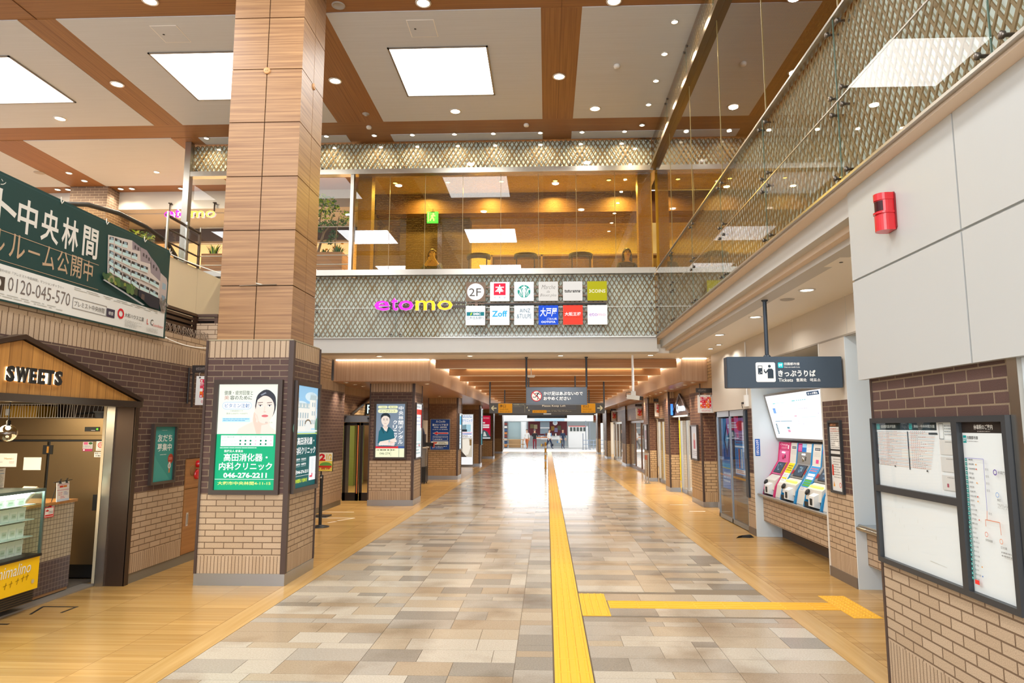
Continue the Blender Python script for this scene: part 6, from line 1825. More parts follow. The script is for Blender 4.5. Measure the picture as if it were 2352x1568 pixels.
# hanging ticket sign
t = thing('hanging_sign', 'slate hanging sign with ticket pictogram over the ticket hall', 'sign', (2.87, 8.39, 2.32))
mb = MB(); mb.box(2.19, 3.545, 8.33, 8.47, 2.322, 2.698, SIGN_GREY); mb.box(2.18, 2.205, 8.335, 8.465, 2.326, 2.694, mat('sign_end', '#333f4b', .35)); mb.box(3.53, 3.555, 8.335, 8.465, 2.326, 2.694, mat('sign_end', '#333f4b', .35)); part(mb, 'panel', t)
p = Print(Fr((2.19, 8.33, 2.322), FACE_S), 1.355, .376, 0, .001)
p.frame(.03, .05, .97, .95, .008, '#4a5866')
xs = lambda x: (x - 2.19) / 1.355
zz = lambda z: (z - 2.322) / .376
r_ = '#eef0ee'; dk = '#33404c'
p.poly(ell(xs(2.545), zz(2.41), .014, .05, 180, 270, 5) + ell(xs(2.74), zz(2.41), .014, .05, 270, 360, 5) + ell(xs(2.74), zz(2.61), .014, .05, 0, 90, 5) + ell(xs(2.545), zz(2.61), .014, .05, 90, 180, 5), r_)
p.rect(xs(2.552), zz(2.485), xs(2.605), zz(2.59), dk); p.rect(xs(2.558), zz(2.56), xs(2.599), zz(2.583), r_); p.rect(xs(2.565), zz(2.495), xs(2.575), zz(2.50), r_); p.rect(xs(2.585), zz(2.507), xs(2.597), zz(2.516), r_)
p.disc(xs(2.69), zz(2.582), .0125, dk, 20)
p.poly([(xs(2.665), zz(2.435)), (xs(2.735), zz(2.435)), (xs(2.735), zz(2.53)), (xs(2.72), zz(2.552)), (xs(2.675), zz(2.552)), (xs(2.645), zz(2.515)), (xs(2.632), zz(2.527)), (xs(2.622), zz(2.517)), (xs(2.644), zz(2.492)), (xs(2.665), zz(2.515))], dk); p.rect(xs(2.622), zz(2.515), xs(2.632), zz(2.545), dk)
p.poly(ell(xs(2.80), zz(2.57), .006, .022, 180, 270, 4) + ell(xs(2.846), zz(2.57), .006, .022, 270, 360, 4) + ell(xs(2.846), zz(2.618), .006, .022, 0, 90, 4) + ell(xs(2.80), zz(2.618), .006, .022, 90, 180, 4), '#22c4d0')
p.text('DT', xs(2.803), zz(2.578), xs(2.844), zz(2.61), '#ffffff', .035); p.text('田園都市線', xs(2.866), zz(2.592), xs(3.05), zz(2.627), r_, .01); p.text('Den-en-toshi Line', xs(2.866), zz(2.562), xs(3.052), zz(2.58), r_)
p.text('きっぷうりば', xs(2.79), zz(2.455), xs(3.235), zz(2.535), r_, .03); p.text('Tickets', xs(2.79), zz(2.394), xs(2.963), zz(2.436), r_, .015); p.text('售票处', xs(3.0), zz(2.394), xs(3.126), zz(2.436), r_, .015); p.text('매표소', xs(3.165), zz(2.394), xs(3.289), zz(2.436), r_, .015)
p.part('lettering', t)
POST = mat('sign_post', '#343d47', .4, .4)
mb = MB(); mb.tube([(2.69, 8.40, 2.698), (2.69, 8.40, 3.405)], .024, POST, 12); mb.lathe((2.69, 8.40, 2.698), [(.045, 0), (.045, .012), (.028, .03)], POST, 14); mb.lathe((2.69, 8.40, 3.385), [(.03, 0), (.04, .012), (.04, .022)], POST, 14); part(mb, 'post', t)

# conduit and junction box, poster showcase, floor litter
t = thing('conduit', 'white cable conduit with a junction box on the cream wall above the poster showcase', 'conduit', (3.57, 12.34, 2.2))
mb = MB(); mb.tube([(3.565, 12.33, 3.37), (3.565, 12.33, 2.42)], .012, WHITEPL, 8); part(mb, 'pipe', t)
mb = MB(); mb.box(3.52, 3.578, 12.28, 12.38, 2.22, 2.42, WHITEPL); part(mb, 'junction_box', t)
mb = MB(); mb.obox((3.53, 12.45, 2.28), (.02, 0, 0), (0, .06, 0), (0, 0, .018), BLACK); mb.tube([(3.53, 12.5, 2.28), (3.53, 12.55, 2.25), (3.54, 12.55, 2.19)], .006, BLACK, 6); part(mb, 'sensor', t)
t = thing('poster_showcase', 'glass-fronted showcase with two tall blue posters beside the ticket hall', 'showcase', (3.6, 13.5, .1))
AL = mat('showcase_alu', '#8c949c', .3, .7)
mb = MB(); mb.box(3.66, 3.9, 12.56, 14.7, .10, 2.18, mat('showcase_back', '#26303c', .5)); part(mb, 'back', t)
mb = MB()
for y in (12.585, 13.66, 14.66): mb.box(3.585, 3.66, y - .03, y + .03, .02, 2.175, AL)
mb.box(3.585, 3.66, 12.56, 14.69, 2.06, 2.175, mat('showcase_head', '#b4bcc8', .3, .5)); mb.box(3.585, 3.66, 12.56, 14.69, .02, .10, AL); part(mb, 'frame', t)
def poster_a(p):
    p.rect(0, 0, 1, 1, '#2a86c8'); p.rect(0, .62, 1, 1, '#5aa0d8'); p.poly([(0, .55), (1, .62), (1, .45), (0, .38)], '#1d62a8'); p.rect(0, .30, 1, .36, '#38b0e0'); p.rect(0, .285, 1, .295, '#d8d840'); p.poly([(.2, .7), (.5, .95), (.8, .7), (.5, .45)], '#24507c'); p.poly([(.35, .7), (.5, .85), (.65, .7), (.5, .55)], '#8ac4e8'); p.lines(.1, .08, .9, .24, 3, '#d8ecf8', .5, 3)
def poster_b(p):
    p.rect(0, 0, 1, 1, '#3a94d0'); p.rect(0, .74, 1, 1, '#a87ab0'); p.poly(ell(.5, .86, .35, .09), '#e04858'); p.rect(0, .60, 1, .74, '#c8a8c8'); p.rect(0, .48, 1, .51, '#f4f6fa'); p.lines(.1, .54, .9, .72, 4, '#7a4a70', .5, 4); [p.rect(.1 + .2 * k, .12, .2 + .2 * k, .46, c) for k, c in enumerate(('#2a70b8', '#c85a4a', '#e8e4e0', '#2a5a98'))]; p.rect(0, .02, 1, .1, '#f0e8e0'); p.lines(.1, .03, .9, .09, 2, '#d86a3a', .5, 5)
for i, (y1, y0, dr, z0) in enumerate(((14.58, 13.74, poster_a, .62), (13.58, 12.75, poster_b, .95))):
    p = Print(Fr((3.655, y1, z0), FACE_W), y1 - y0, 2.03 - z0, .9); dr(p); p.part('poster', t)
mb = MB()
for y0, y1 in ((12.61, 13.63), (13.69, 14.63)): mb.face([(3.60, y0, .1), (3.60, y0, 2.06), (3.60, y1, 2.06), (3.60, y1, .1)], glass_mat('showcase_glass', '#c4ccd2', 1.0, 0, 1.5))
part(mb, 'glass', t)
mb = MB(); mb.box(3.55, 3.60, 12.40, 12.56, .62, 2.16, mat('showcase_side', '#2b333c', .4, .4)); mb.box(3.54, 3.55, 12.42, 12.54, 1.3, 2.14, mat('showcase_side2', '#4c5864', .35, .5)); part(mb, 'side_cover', t, 'dark side cover')
mb = MB(); mb.box(3.36, 3.56, 12.05, 12.075, 1.045, 1.07, BLACK); mb.box(3.38, 3.42, 12.05, 12.075, 1.03, 1.05, BLACK)
mb = MB(); rn = random.Random(3)
pts = [(3.17, 11.93), (3.28, 11.99), (3.42, 11.97), (3.50, 12.02), (3.49, 12.12), (3.36, 12.13), (3.25, 12.06)]
n = len(pts); mb.grid([(x, y, .001) for x, y in pts] + [((x - 3.34) * .7 + 3.34, (y - 12.03) * .7 + 12.03, .035 + rn.uniform(-.01, .015)) for x, y in pts], [tuple(range(n))[::-1], tuple(range(n, 2 * n))] + [(i, (i + 1) % n, (i + 1) % n + n, i + n) for i in range(n)], mat('black_cloth', '#15130f', .8))
solo(mb, 'black_cloth', 'small black crumpled cloth lying on the wooden floor before the ticket counter', 'cloth', (3.34, 12.03, 0))
# ------------------------------------------------------------------ passage, right side shops
BRW = BRICKW
BRP = brick_mat('brick_bands_right', ('#d3b38a', '#c6a57a'), ('#6e4a3c', '#5f3f34'), '#5f4530', '#9a7a58')
def right_pillar(x0, x1, y0, y1, m=BRP):
    mb = MB(); mb.box(x0, x1, y0, y1, 0, 2.9, m); o = struct(mb, 'pillar')
    mb = MB(); mb.box(x0 - .012, x1 + .012, y0 - .012, y1 + .012, 0, .12, STEELPL); part(mb, 'plinth', o)
    mb = MB(); mb.box(x0 - .016, x0 + .03, y0 - .016, y0 + .03, .12, 2.9, BROWN_TRIM); part(mb, 'corner_trim', o)
right_pillar(3.66, 4.02, 16.45, 17.7); right_pillar(3.57, 3.86, 20.27, 21.0); right_pillar(3.54, 3.80, 24.13, 25.3)
right_pillar(3.79, 4.06, 33.3, 35.0); right_pillar(3.57, 3.80, 41.3, 43.0); right_pillar(3.55, 3.75, 48.2, 50.0)
mb = MB()
mb.box(3.74, 4.1, 17.7, 24.13, 2.16, 2.9, BRW); mb.box(3.85, 4.1, 25.3, 52, 2.16, 2.9, BRW); mb.box(3.665, 4.0, 14.95, 16.45, 2.20, 3.41, BRP); mb.box(3.58, 3.7, 14.4, 14.95, 2.18, 3.41, CREAM)
struct(mb, 'wall_right_passage')
mb = MB(); mb.box(4.0, 4.06, 15.0, 15.9, 0, 2.2, mat('cream_door', '#e6d9bd', .4)); mb.box(3.93, 4.04, 16.05, 16.2, 0, 2.2, STEEL); mb.box(3.76, 3.83, 14.75, 14.95, 0, 2.2, STEEL); struct(mb, 'door_3')
SHOPIN = mat('shop_interior', '#f0efe8', .6); SHOPF = mat('shop_floor', '#cfc6b6', .5)
mb = MB(); mb.box(7.0, 7.1, 15, 52, 0, 3.0, SHOPIN); mb.box(4.05, 7.0, 15, 52, 2.60, 2.66, SHOPIN)
for y in (21.0, 25.2, 33.4, 41.5, 48.4): mb.box(4.1, 7.0, y, y + .1, 0, 2.6, SHOPIN)
struct(mb, 'wall_shops_right')
def shop_glass(name, lab, x, y0, y1, n, fm=STEEL, z1=2.14, tint='clear_glass'):
    t = thing(name, lab, 'shop front', (x, (y0 + y1) / 2, 0))
    w = (y1 - y0) / n
    mb = MB()
    for k in range(n + 1): mb.box(x - .03, x + .03, y0 + k * w - .03, y0 + k * w + .03, 0, z1, fm)
    mb.box(x - .03, x + .03, y0, y1, z1 - .1, z1, fm); mb.box(x - .03, x + .03, y0, y1, 0, .12, fm); part(mb, 'frame', t)
    for k in range(n):
        mb = MB(); mb.face([(x, y0 + k * w + .03, .12), (x, y0 + k * w + .03, z1 - .1), (x, y0 + (k + 1) * w - .03, z1 - .1), (x, y0 + (k + 1) * w - .03, .12)], PANE_CLEAR); part(mb, 'glass_pane', t)
    return t
shop_glass('glazed_storefront', 'steel-framed glass shop front below the pointed gable sign', 3.92, 17.75, 20.25, 3)
shop_glass('glazed_storefront', 'steel-framed glass sliding doors beside the yellow panel', 3.90, 22.4, 24.1, 2)
shop_glass('glazed_storefront', 'brown-framed wide glass front with pale interior in the middle of the passage', 4.0, 25.4, 33.2, 4, mat('front_brown', '#6a4c38', .4, .4))
shop_glass('glazed_storefront', 'pale greenish glass front far down the right side of the passage', 4.0, 35.1, 41.2, 4)
shop_glass('glazed_storefront', 'farthest glass front at the right end of the passage', 3.95, 43.1, 48.1, 4)
mb = MB(); mb.box(3.98, 4.9, 24.05, 24.12, .04, 2.1, mat('yellow_wall', '#f6cc08', .45)); solo(mb, 'yellow_panel', 'bright yellow upright panel inside the second shop opening', 'panel', (4.4, 24.08, .04))
mb = MB()
for k, c in enumerate(('#b8763a', '#8a5a34', '#c8a070')): mb.box(6.2, 6.9, 26 + 2 * k, 27.6 + 2 * k, 0, 1.9, mat('shop_shelf_%s' % 'abc'[k], c, .6))
solo(mb, 'shop_shelves', 'brown display shelves inside the middle shop', 'shelf', (6.5, 28, 0))
for y in (18.8, 23, 29.5, 38, 45.5): area_lamp('shop_lamp', (5.5, y, 2.55), 1.5, 150, (1.0, .98, .94), size_y=3.0)
t = thing('gable_sign', 'dark pointed gable sign with lit blue-white lettering over a shop', 'sign', (3.73, 19.07, 2.16))
mb = MB(); mb.prism([(3.735, 20.2, 2.18), (3.735, 17.95, 2.18), (3.735, 19.07, 2.70)], (-.03, 0, 0), mat('gable_brown', '#5c463c', .5)); part(mb, 'board', t)
mb = MB()
for a, b in (((20.3, 2.165), (19.07, 2.73)), ((17.85, 2.165), (19.07, 2.73))):
    mb.prism([(3.70, a[0], a[1]), (3.70, b[0], b[1]), (3.70, b[0], b[1] + .05), (3.70, a[0], a[1] + .05)], (-.05, 0, 0), BROWN_TRIM)
mb.box(3.62, 3.74, 17.8, 20.35, 2.13, 2.175, STEEL); part(mb, 'gable_trim', t)
p = Print(Fr((3.69, 19.75, 2.22), FACE_W), 1.35, .3, 2.2); p.text('Queene', .02, .1, .98, .95, '#d8ecff', .03); p.part('lettering', t)
mb = MB(); mb.box(3.60, 3.66, 20.05, 20.1, 2.2, 2.52, mat('blue_blade', '#3a78e0', .4, emit='#3a80f0', es=1.5)); part(mb, 'light_blade', t)
t, p = light_box('poster_light_box', 'narrow pale poster on the passage side of the nearest right-hand brick pier', Fr((3.66, 17.55, 1.05), FACE_W), .78, .86, t_=.04, e=.55); p.rect(0, 0, 1, 1, '#efeaea'); p.rect(.3, .3, .6, .6, '#d07a80'); p.poly(ell(.45, .68, .15, .12), '#e8c8b8'); p.lines(.1, .08, .9, .25, 3, '#b8a8a8'); p.part('print', t)
t, p = light_box('poster_light_box', 'narrow pale poster on the third right-hand brick pier', Fr((3.54, 25.1, 1.05), FACE_W), .8, .9, t_=.04, e=.5); p.rect(0, 0, 1, 1, '#e2dcdc'); p.rect(.2, .4, .8, .8, '#b89aa0'); p.lines(.1, .08, .9, .3, 4, '#a89898'); p.part('print', t)
mosaic_flag((3.315, 15.2, 2.165), FACE_S, 1, 'mosaic flag on a black bracket beside the cream wall, nearest of those on the right', .345, .39)
mosaic_flag((3.61, 23.1, 2.21), FACE_S, 1, 'mosaic flag on a bracket above the second shop on the right, before the yellow panel', .38, .44)
mosaic_flag((3.62, 28.0, 2.19), FACE_S, 1, 'mosaic flag above the third shop on the right, just under the surveillance camera', .38, .45)
mosaic_flag((3.60, 38.5, 2.2), FACE_S, 1, 'small far mosaic flag right of the right-pointing arrow sign', .42, .52)
mosaic_flag((3.40, 50.5, 2.2), FACE_S, 1, 'farthest small mosaic flag against the bright street at the right', .44, .56)

t = thing('surveillance_camera', 'white surveillance camera on a long ceiling pole in the passage mouth', 'camera', (1.88, 14.8, 2.45))
mb = MB(); mb.tube([(1.86, 14.8, 3.405), (1.86, 14.8, 2.60)], .026, WHITEPL, 12); mb.box(1.81, 1.91, 14.75, 14.85, 2.53, 2.62, mat('cam_bracket', '#cfcac0', .4)); part(mb, 'pole', t)
mb = MB(); mb.obox((1.88, 14.76, 2.485), (.125, -.075, -.02), (.035, .058, 0), (.005, -.004, .045), mat('cam_body', '#d0ccc2', .4)); part(mb, 'body', t)
mb = MB(); mb.obox((2.02, 14.676, 2.462), (.012, -.0075, -.002), (.03, .05, 0), (.004, -.003, .038), BLACK); part(mb, 'lens', t)
mb = MB(); mb.tube([(1.78, 14.83, 2.5), (1.70, 14.84, 2.52), (1.72, 14.82, 2.6), (1.83, 14.8, 2.6)], .006, BLACK, 6); part(mb, 'cable', t)
t = thing('stand_sign', 'slim steel stand on the wooden floor before the third right-hand pier', 'stand', (3.32, 23.2, 0))
for x in (3.28, 3.37):
    mb = MB(); mb.tube([(x, 23.2, .01), (x, 23.2, .95)], .018, STEEL, 8); mb.box(x - .05, x + .05, 23.08, 23.32, 0, .015, STEEL); part(mb, 'post', t)
mb = MB(); mb.box(3.25, 3.40, 23.18, 23.215, .93, 1.0, STEEL); mb.box(3.27, 3.33, 23.17, 23.185, .78, .93, mat('stand_red', '#9a4a3a', .5)); part(mb, 'crossbar', t)

# ------------------------------------------------------------------ hanging signs
t = thing('hanging_sign', 'slate hanging sign with a crossed-out running figure in the passage mouth', 'sign', (.22, 15.2, 2.34))
mb = MB(); mb.box(-.455, .892, 15.15, 15.29, 2.345, 2.732, mat('sign_slate_b', '#4d5661', .35)); part(mb, 'panel', t)
p = Print(Fr((-.455, 15.15, 2.345), FACE_S), 1.347, .387, 0, .001)
p.frame(.01, .03, .99, .97, .012, '#454e58'); w_ = '#f0f0ea'
p.disc(.17, .5, .089, w_, 36)
p.disc(.215, .72, .0105, '#2e3238', 14)
for a in ((.205, .68, .175, .52, .026), (.2, .66, .165, .66, .014), (.165, .66, .14, .60, .014), (.205, .66, .225, .58, .013), (.225, .58, .245, .62, .013), (.178, .52, .20, .42, .018), (.20, .42, .185, .28, .015), (.175, .52, .15, .42, .017), (.15, .42, .11, .44, .014)): p.line(a[0], a[1], a[2], a[3], a[4], '#2e3238')
p.line(.105, .72, .235, .28, .016, '#c81e2c'); p.ring(.17, .5, .089, .012, '#c81e2c', 40)
p.text('かけ足はあぶないので', .287, .53, .93, .74, w_, .025); p.text('おやめください', .287, .25, .735, .46, w_, .025); p.part('lettering', t)
for x in (-.45, .885):
    mb = MB(); mb.tube([(x, 15.2, 2.72), (x, 15.2, 3.405)], .022, POST, 10); mb.lathe((x, 15.2, 3.385), [(.035, 0), (.04, .02)], POST, 10); part(mb, 'rod', t)
DARK = mat('sign_dark', '#2f2d2a', .4)
t = thing('direction_sign', 'wide dark direction sign with yellow exit fields across the passage', 'sign', (0, 22, 2.3))
mb = MB(); mb.box(-1.84, 1.845, 21.95, 22.1, 2.295, 2.622, DARK); part(mb, 'panel', t)
p = Print(Fr((-1.84, 21.95, 2.295), FACE_S), 3.685, .327, .35, .001)
O = '#f0a010'; iv = '#e8dcb0'
for x0, a, b in ((.078, '南口', 'South Exit'), (.798, '北口', 'North Exit')):
    p.rect(x0, .04, x0 + .122, .95, O); p.text(a, x0 + .012, .55, x0 + .065, .86, '#3a2a10', .01); p.text(b, x0 + .012, .33, x0 + .088, .48, '#6a4a10'); p.text('南出口 남쪽 출구', x0 + .012, .1, x0 + .11, .24, '#6a4a10')
def arrow(p, cx, cy, s, dx):
    k = p.w / p.h
    p.line(cx - dx * s, cy, cx + dx * s, cy, .035, iv); p.line(cx + dx * s, cy, cx + dx * s * .1, cy + s * k * .9, .035, iv); p.line(cx + dx * s, cy, cx + dx * s * .1, cy - s * k * .9, .035, iv)
arrow(p, .041, .5, .022, -1); arrow(p, .958, .5, .022, 1)
p.text('中央林間1-4丁目', .21, .78, .30, .90, iv); p.lines(.21, .62, .28, .7, 1, '#a09880'); p.rect(.3085, .1, .311, .9, '#b0a888')
p.line(.345, .22, .345, .8, .03, iv); p.line(.345, .8, .326, .5, .03, iv); p.rect(.375, .04, .498, .3, O); p.text('東出口 동쪽 출구', .385, .1, .49, .22, '#6a4a10'); p.lines(.5, .15, .75, .3, 2, '#a8a088', .4, 6); p.part('lettering', t)
for x in (-1.83, 1.835):
    mb = MB(); mb.tube([(x, 22.02, 2.5), (x, 22.02, 3.40)], .025, POST, 10); part(mb, 'rod', t)
t = thing('hanging_sign', 'smaller dark keep-left sign hanging just behind the running figure sign', 'sign', (.15, 19, 2.33))
mb = MB(); mb.box(-.53, .815, 18.95, 19.06, 2.335, 2.62, mat('sign_dark_b', '#35363a', .4)); part(mb, 'panel', t)
p = Print(Fr((-.53, 18.95, 2.335), FACE_S), 1.345, .285, 0, .001); p.text('左側通行にご協力ください', .2, .62, .85, .85, '#d8d4c4', .01); p.text('Please Keep Left', .30, .22, .78, .46, '#d8d4c4', .0); p.part('lettering', t)
for x in (-.50, .79):
    mb = MB(); mb.tube([(x, 19.0, 2.6), (x, 19.0, 3.40)], .02, POST, 10); part(mb, 'rod', t)
t = thing('hanging_sign', 'long dark sign panel hanging behind the wide direction sign', 'sign', (0, 26, 2.3))
mb = MB(); mb.box(-1.82, 1.79, 26, 26.12, 2.305, 2.6, DARK); part(mb, 'panel', t)
p = Print(Fr((-1.82, 26, 2.305), FACE_S), 3.61, .295, .4, .001); p.rect(.47, .1, .55, .3, '#d8d8d4'); p.part('lettering', t)
for x in (-1.6, 1.6):
    mb = MB(); mb.tube([(x, 26.05, 2.55), (x, 26.05, 3.40)], .025, POST, 10); part(mb, 'rod', t)
t = thing('hanging_monitor', 'black hanging display case low under the far signs', 'monitor', (0, 30, 2.25))
mb = MB(); mb.box(-.86, .885, 30, 30.25, 2.25, 2.55, BLACK); part(mb, 'housing', t)
for x in (-.5, .5):
    mb = MB(); mb.tube([(x, 30.1, 2.55), (x, 30.1, 3.40)], .025, POST, 10); part(mb, 'rod', t)
mb = MB(); mb.box(-.75, .78, 29.99, 30.0, 2.30, 2.40, mat('monitor_dim', '#22344c', .3)); part(mb, 'screen', t)

mb = MB(); mb.lathe((-.065, 31.6, 0), [(.09, 0), (.09, .015), (.05, .02), (.05, 1.1), (.045, 1.16), (0, 1.18)], mat('bollard_amber', '#b8862c', .4, .3), 14)
o = solo(mb, 'lane_post', 'amber and steel lane post at the far end of the yellow strip', 'post', (-.065, 31.6, 0))
for z in (.3, .6, .9):
    m2 = MB(); m2.lathe((-.065, 31.6, z), [(.052, 0), (.052, .1)], mat('bollard_band', '#d8d4cc', .3, .5), 14); part(m2, 'band', o)
mb = MB(); mb.box(-2.8, -.1, 27.7, 27.86, .0, .002, mat('floor_amber_line', '#c98a44', .5)); mb.box(.4, 4.0, 29.05, 29.2, .0, .002, mat('floor_amber_line', '#c98a44', .5)); solo(mb, 'floor_line', 'thin amber line across the far floor of the passage', 'floor line', (0, 28.5, 0))

# ------------------------------------------------------------------ passage, left side
mb = MB(); mb.box(-5.6, -5.2, 15.6, 24.3, 2.17, 2.93, BRW); mb.box(-5.6, -5.2, 25.5, 52, 2.17, 2.93, BRW); mb.box(-9, -8.9, 15, 52, 0, 2.93, mat('left_shop_back', '#c9a878', .7)); mb.box(-9, -5.35, 24.3, 24.5, 0, 2.93, mat('left_shop_back', '#c9a878', .7)); struct(mb, 'wall_left_passage')
t = thing('glazed_storefront', 'dark-framed glass entrance of the left-hand shop behind the brick column', 'shop front', (-5.1, 17.2, 0))
DKF = mat('door_frame_dark', '#2a2320', .4, .3)
mb = MB(); mb.box(-5.55, -5.30, 16.6, 16.78, 0, 2.16, mat('jamb_steel', '#7d6f66', .3, .6)); mb.box(-5.29, -5.26, 16.62, 16.7, 0, 2.16, STEEL); part(mb, 'jamb', t)
mb = MB(); mb.box(-5.38, -5.34, 16.8, 17.1, 0, 2.1, DKF); mb.box(-5.38, -5.34, 18.2, 18.5, 0, 2.1, DKF); mb.box(-5.38, -5.34, 17.1, 18.2, 0, .15, DKF); part(mb, 'side_frame', t)
mb = MB(); mb.face([(-5.36, 17.1, .15), (-5.36, 18.2, .15), (-5.36, 18.2, 2.08), (-5.36, 17.1, 2.08)], PANE_CLEAR); part(mb, 'side_glass', t)
mb = MB(); mb.box(-5.18, -4.29, 17.30, 17.42, 1.98, 2.14, mat('operator_grey', '#787c86', .35, .5)); mb.box(-4.55, -4.45, 17.27, 17.30, 2.05, 2.10, BLACK); part(mb, 'door_operator', t)
for x0, x1, lab in ((-5.16, -4.76, None), (-4.74, -4.33, None)):
    mb = MB(); y = 17.36
    for a, b, c, d in ((x0, x0 + .07, .02, 1.97), (x1 - .07, x1, .02, 1.97), (x0, x1, .02, .22), (x0, x1, 1.9, 1.97)): mb.box(a, b, y - .02, y + .02, c, d, DKF)
    part(mb, 'door_leaf_frame', t)
    mb = MB(); mb.face([(x0 + .07, y, .22), (x1 - .07, y, .22), (x1 - .07, y, 1.9), (x0 + .07, y, 1.9)], PANE_CLEAR); part(mb, 'door_glass', t)
mb = MB(); mb.box(-4.80, -4.775, 17.32, 17.34, .2, 1.9, mat('edge_orange', '#d8783a', .4)); part(mb, 'edge_strip', t, 'orange door edge')
mb = MB(); mb.box(-7.6, -6.4, 19.5, 20.5, 0, 1.2, mat('fruit_stand', '#a8743c', .6)); solo(mb, 'display_stand', 'brown display stand inside the left-hand shop', 'stand', (-7, 20, 0))
mb = MB(); mb.box(-8.2, -6.2, 22, 23.2, 0, 1.9, mat('fruit_shelf', '#7a8a3c', .6)); solo(mb, 'display_shelf', 'green display shelf at the back of the left-hand shop', 'shelf', (-7.2, 22.6, 0))
mb = MB(); mb.box(-7.4, -6.8, 18.2, 19, 0, .9, mat('crate_orange', '#d07a30', .6)); solo(mb, 'crate', 'orange crate just inside the left-hand shop entrance', 'crate', (-7.1, 18.6, 0))
area_lamp('left_shop_lamp', (-7, 19.5, 2.85), 1.5, 120, (1.0, .86, .66), size_y=3)
t = thing('shop_gable', 'pale pointed gable over the left-hand shop entrance', 'gable', (-5.18, 19.8, 2.17))
mb = MB(); mb.prism([(-5.19, 17.85, 2.18), (-5.19, 21.75, 2.18), (-5.19, 19.8, 2.70)], (.05, 0, 0), brick_mat('gable_brick', only='light', bands=False, light=('#d9b888', '#cfac78'))); part(mb, 'board', t)
mb = MB(); mb.prism([(-5.15, 17.8, 2.17), (-5.15, 19.8, 2.70), (-5.15, 19.8, 2.745), (-5.15, 17.8, 2.215)], (.06, 0, 0), DJAMB); mb.prism([(-5.15, 21.8, 2.17), (-5.15, 19.8, 2.70), (-5.15, 19.8, 2.745), (-5.15, 21.8, 2.215)], (.06, 0, 0), DJAMB); mb.box(-5.25, -5.08, 15.6, 24.2, 2.13, 2.175, DJAMB); part(mb, 'gable_trim', t)
t = thing('blade_sign', 'black projecting box sign with tall white letters behind the second brick pillar', 'sign', (-4.9, 19.3, 2.2))
mb = MB(); mb.box(-5.14, -4.3, 19.25, 19.4, 2.20, 2.52, BLACK); part(mb, 'box', t)
p = Print(Fr((-5.14, 19.25, 2.2), FACE_S), .84, .32, 1.3); p.text('FRUIT', .07, .12, .95, .88, '#d8f4f4', .01); p.part('lettering', t)

# posters on the left pillars
def dentist(p):
    p.rect(0, 0, 1, 1, '#7d8ea0'); p.rect(0, 0, 1, .165, '#f1f4cf'); p.rect(0, .165, 1, .205, '#d8303c'); p.rect(.78, .165, 1, .205, '#3a5a98')
    pill(p, .05, .915, .38, .965, '#f0f4c4'); pill(p, .40, .915, .74, .965, '#f0f4c4'); pill(p, .05, .83, .74, .90, '#f4f6c8'); p.text('一般歯科', .13, .925, .32, .955, '#8a9a5a'); p.text('矯正歯科', .46, .925, .68, .955, '#8a9a5a'); p.text('インプラント', .12, .845, .66, .885, '#5a6a3a', .01)
    p.vtext('中央林間デンタル', .77, .24, .94, .965, '#ffffff', .02); p.vtext('クリニック', .58, .24, .73, .70, '#ffffff', .02)
    SK = '#efe0d4'
    p.poly([(.06, .20), (.10, .48), (.2, .56), (.38, .56), (.52, .54), (.62, .48), (.66, .32), (.72, .24), (.70, .20)], '#1f6678')
    p.poly([(.22, .57), (.30, .50), (.40, .47), (.42, .57)], SK); p.poly([(.10, .22), (.14, .29), (.5, .33), (.68, .36), (.72, .30), (.55, .22)], SK); p.poly([(.40, .22), (.48, .31), (.66, .27), (.64, .21)], '#e4d0c2')
    p.poly([(.20, .57), (.30, .45), (.27, .44), (.15, .55)], '#17505f'); p.poly([(.42, .57), (.36, .46), (.40, .45), (.50, .55)], '#17505f')
    p.poly([(.245, .62), (.255, .55), (.37, .53), (.40, .62)], '#e4d0c2'); p.poly(ell(.32, .70, .145, .115), SK)
    p.poly(ell(.32, .755, .165, .075, 0, 180) + [(.16, .70), (.19, .74), (.26, .775), (.36, .775), (.45, .74), (.475, .70)], '#26343c')
    for x in (.265, .375): p.line(x - .03, .70, x + .03, .70, .012, '#2a2a2c'); p.line(x - .035, .72, x + .03, .722, .007, '#3a3434')
    p.line(.32, .69, .31, .655, .006, '#d8c0b0'); p.line(.28, .63, .36, .63, .007, '#b08880'); p.rect(.44, .28, .50, .32, '#a8c4cc')
    p.text('土日診療', .04, .215, .7, .265, '#f0e4e8', .01); p.lines(.05, .12, .7, .15, 1, '#4a4a3a', .6, 2); p.text('046-274', .15, .05, .5, .09, '#4a4a3a'); p.rect(.52, .02, .54, .16, '#c8ccb0'); p.rect(.8, .0, .82, .165, '#a8b0a0')
fr = Fr((-4.155, 16.45, 1.095), FACE_S); t, p = light_box('poster_light_box', 'lit dental clinic poster with a man in teal scrubs on the second brick pillar', fr, .79, 1.36, t_=.045); dentist(p); p.part('print', t)
def slim(p): p.rect(0, 0, 1, 1, '#eef4f6'); p.rect(0, .80, 1, .90, '#d83c30'); p.lines(.2, .92, .8, .97, 1, '#8aa0b0', .5); p.rect(.9, .55, 1, .80, '#c02838'); p.lines(.05, .58, .85, .78, 3, '#a0a8d0', .3); p.rect(0, .3, 1, .5, '#d4e8ec'); p.lines(.1, .05, .9, .28, 4, '#90b0b0', .4, 3); p.rect(.6, .2, .75, .24, '#c04a5a')
fr = Fr((-3.2, 16.53, 1.09), FACE_E); t, p = light_box('poster_light_box', 'lit pale poster with a red band on the side of the second brick pillar', fr, .85, 1.36, t_=.03); slim(p); p.part('print', t)
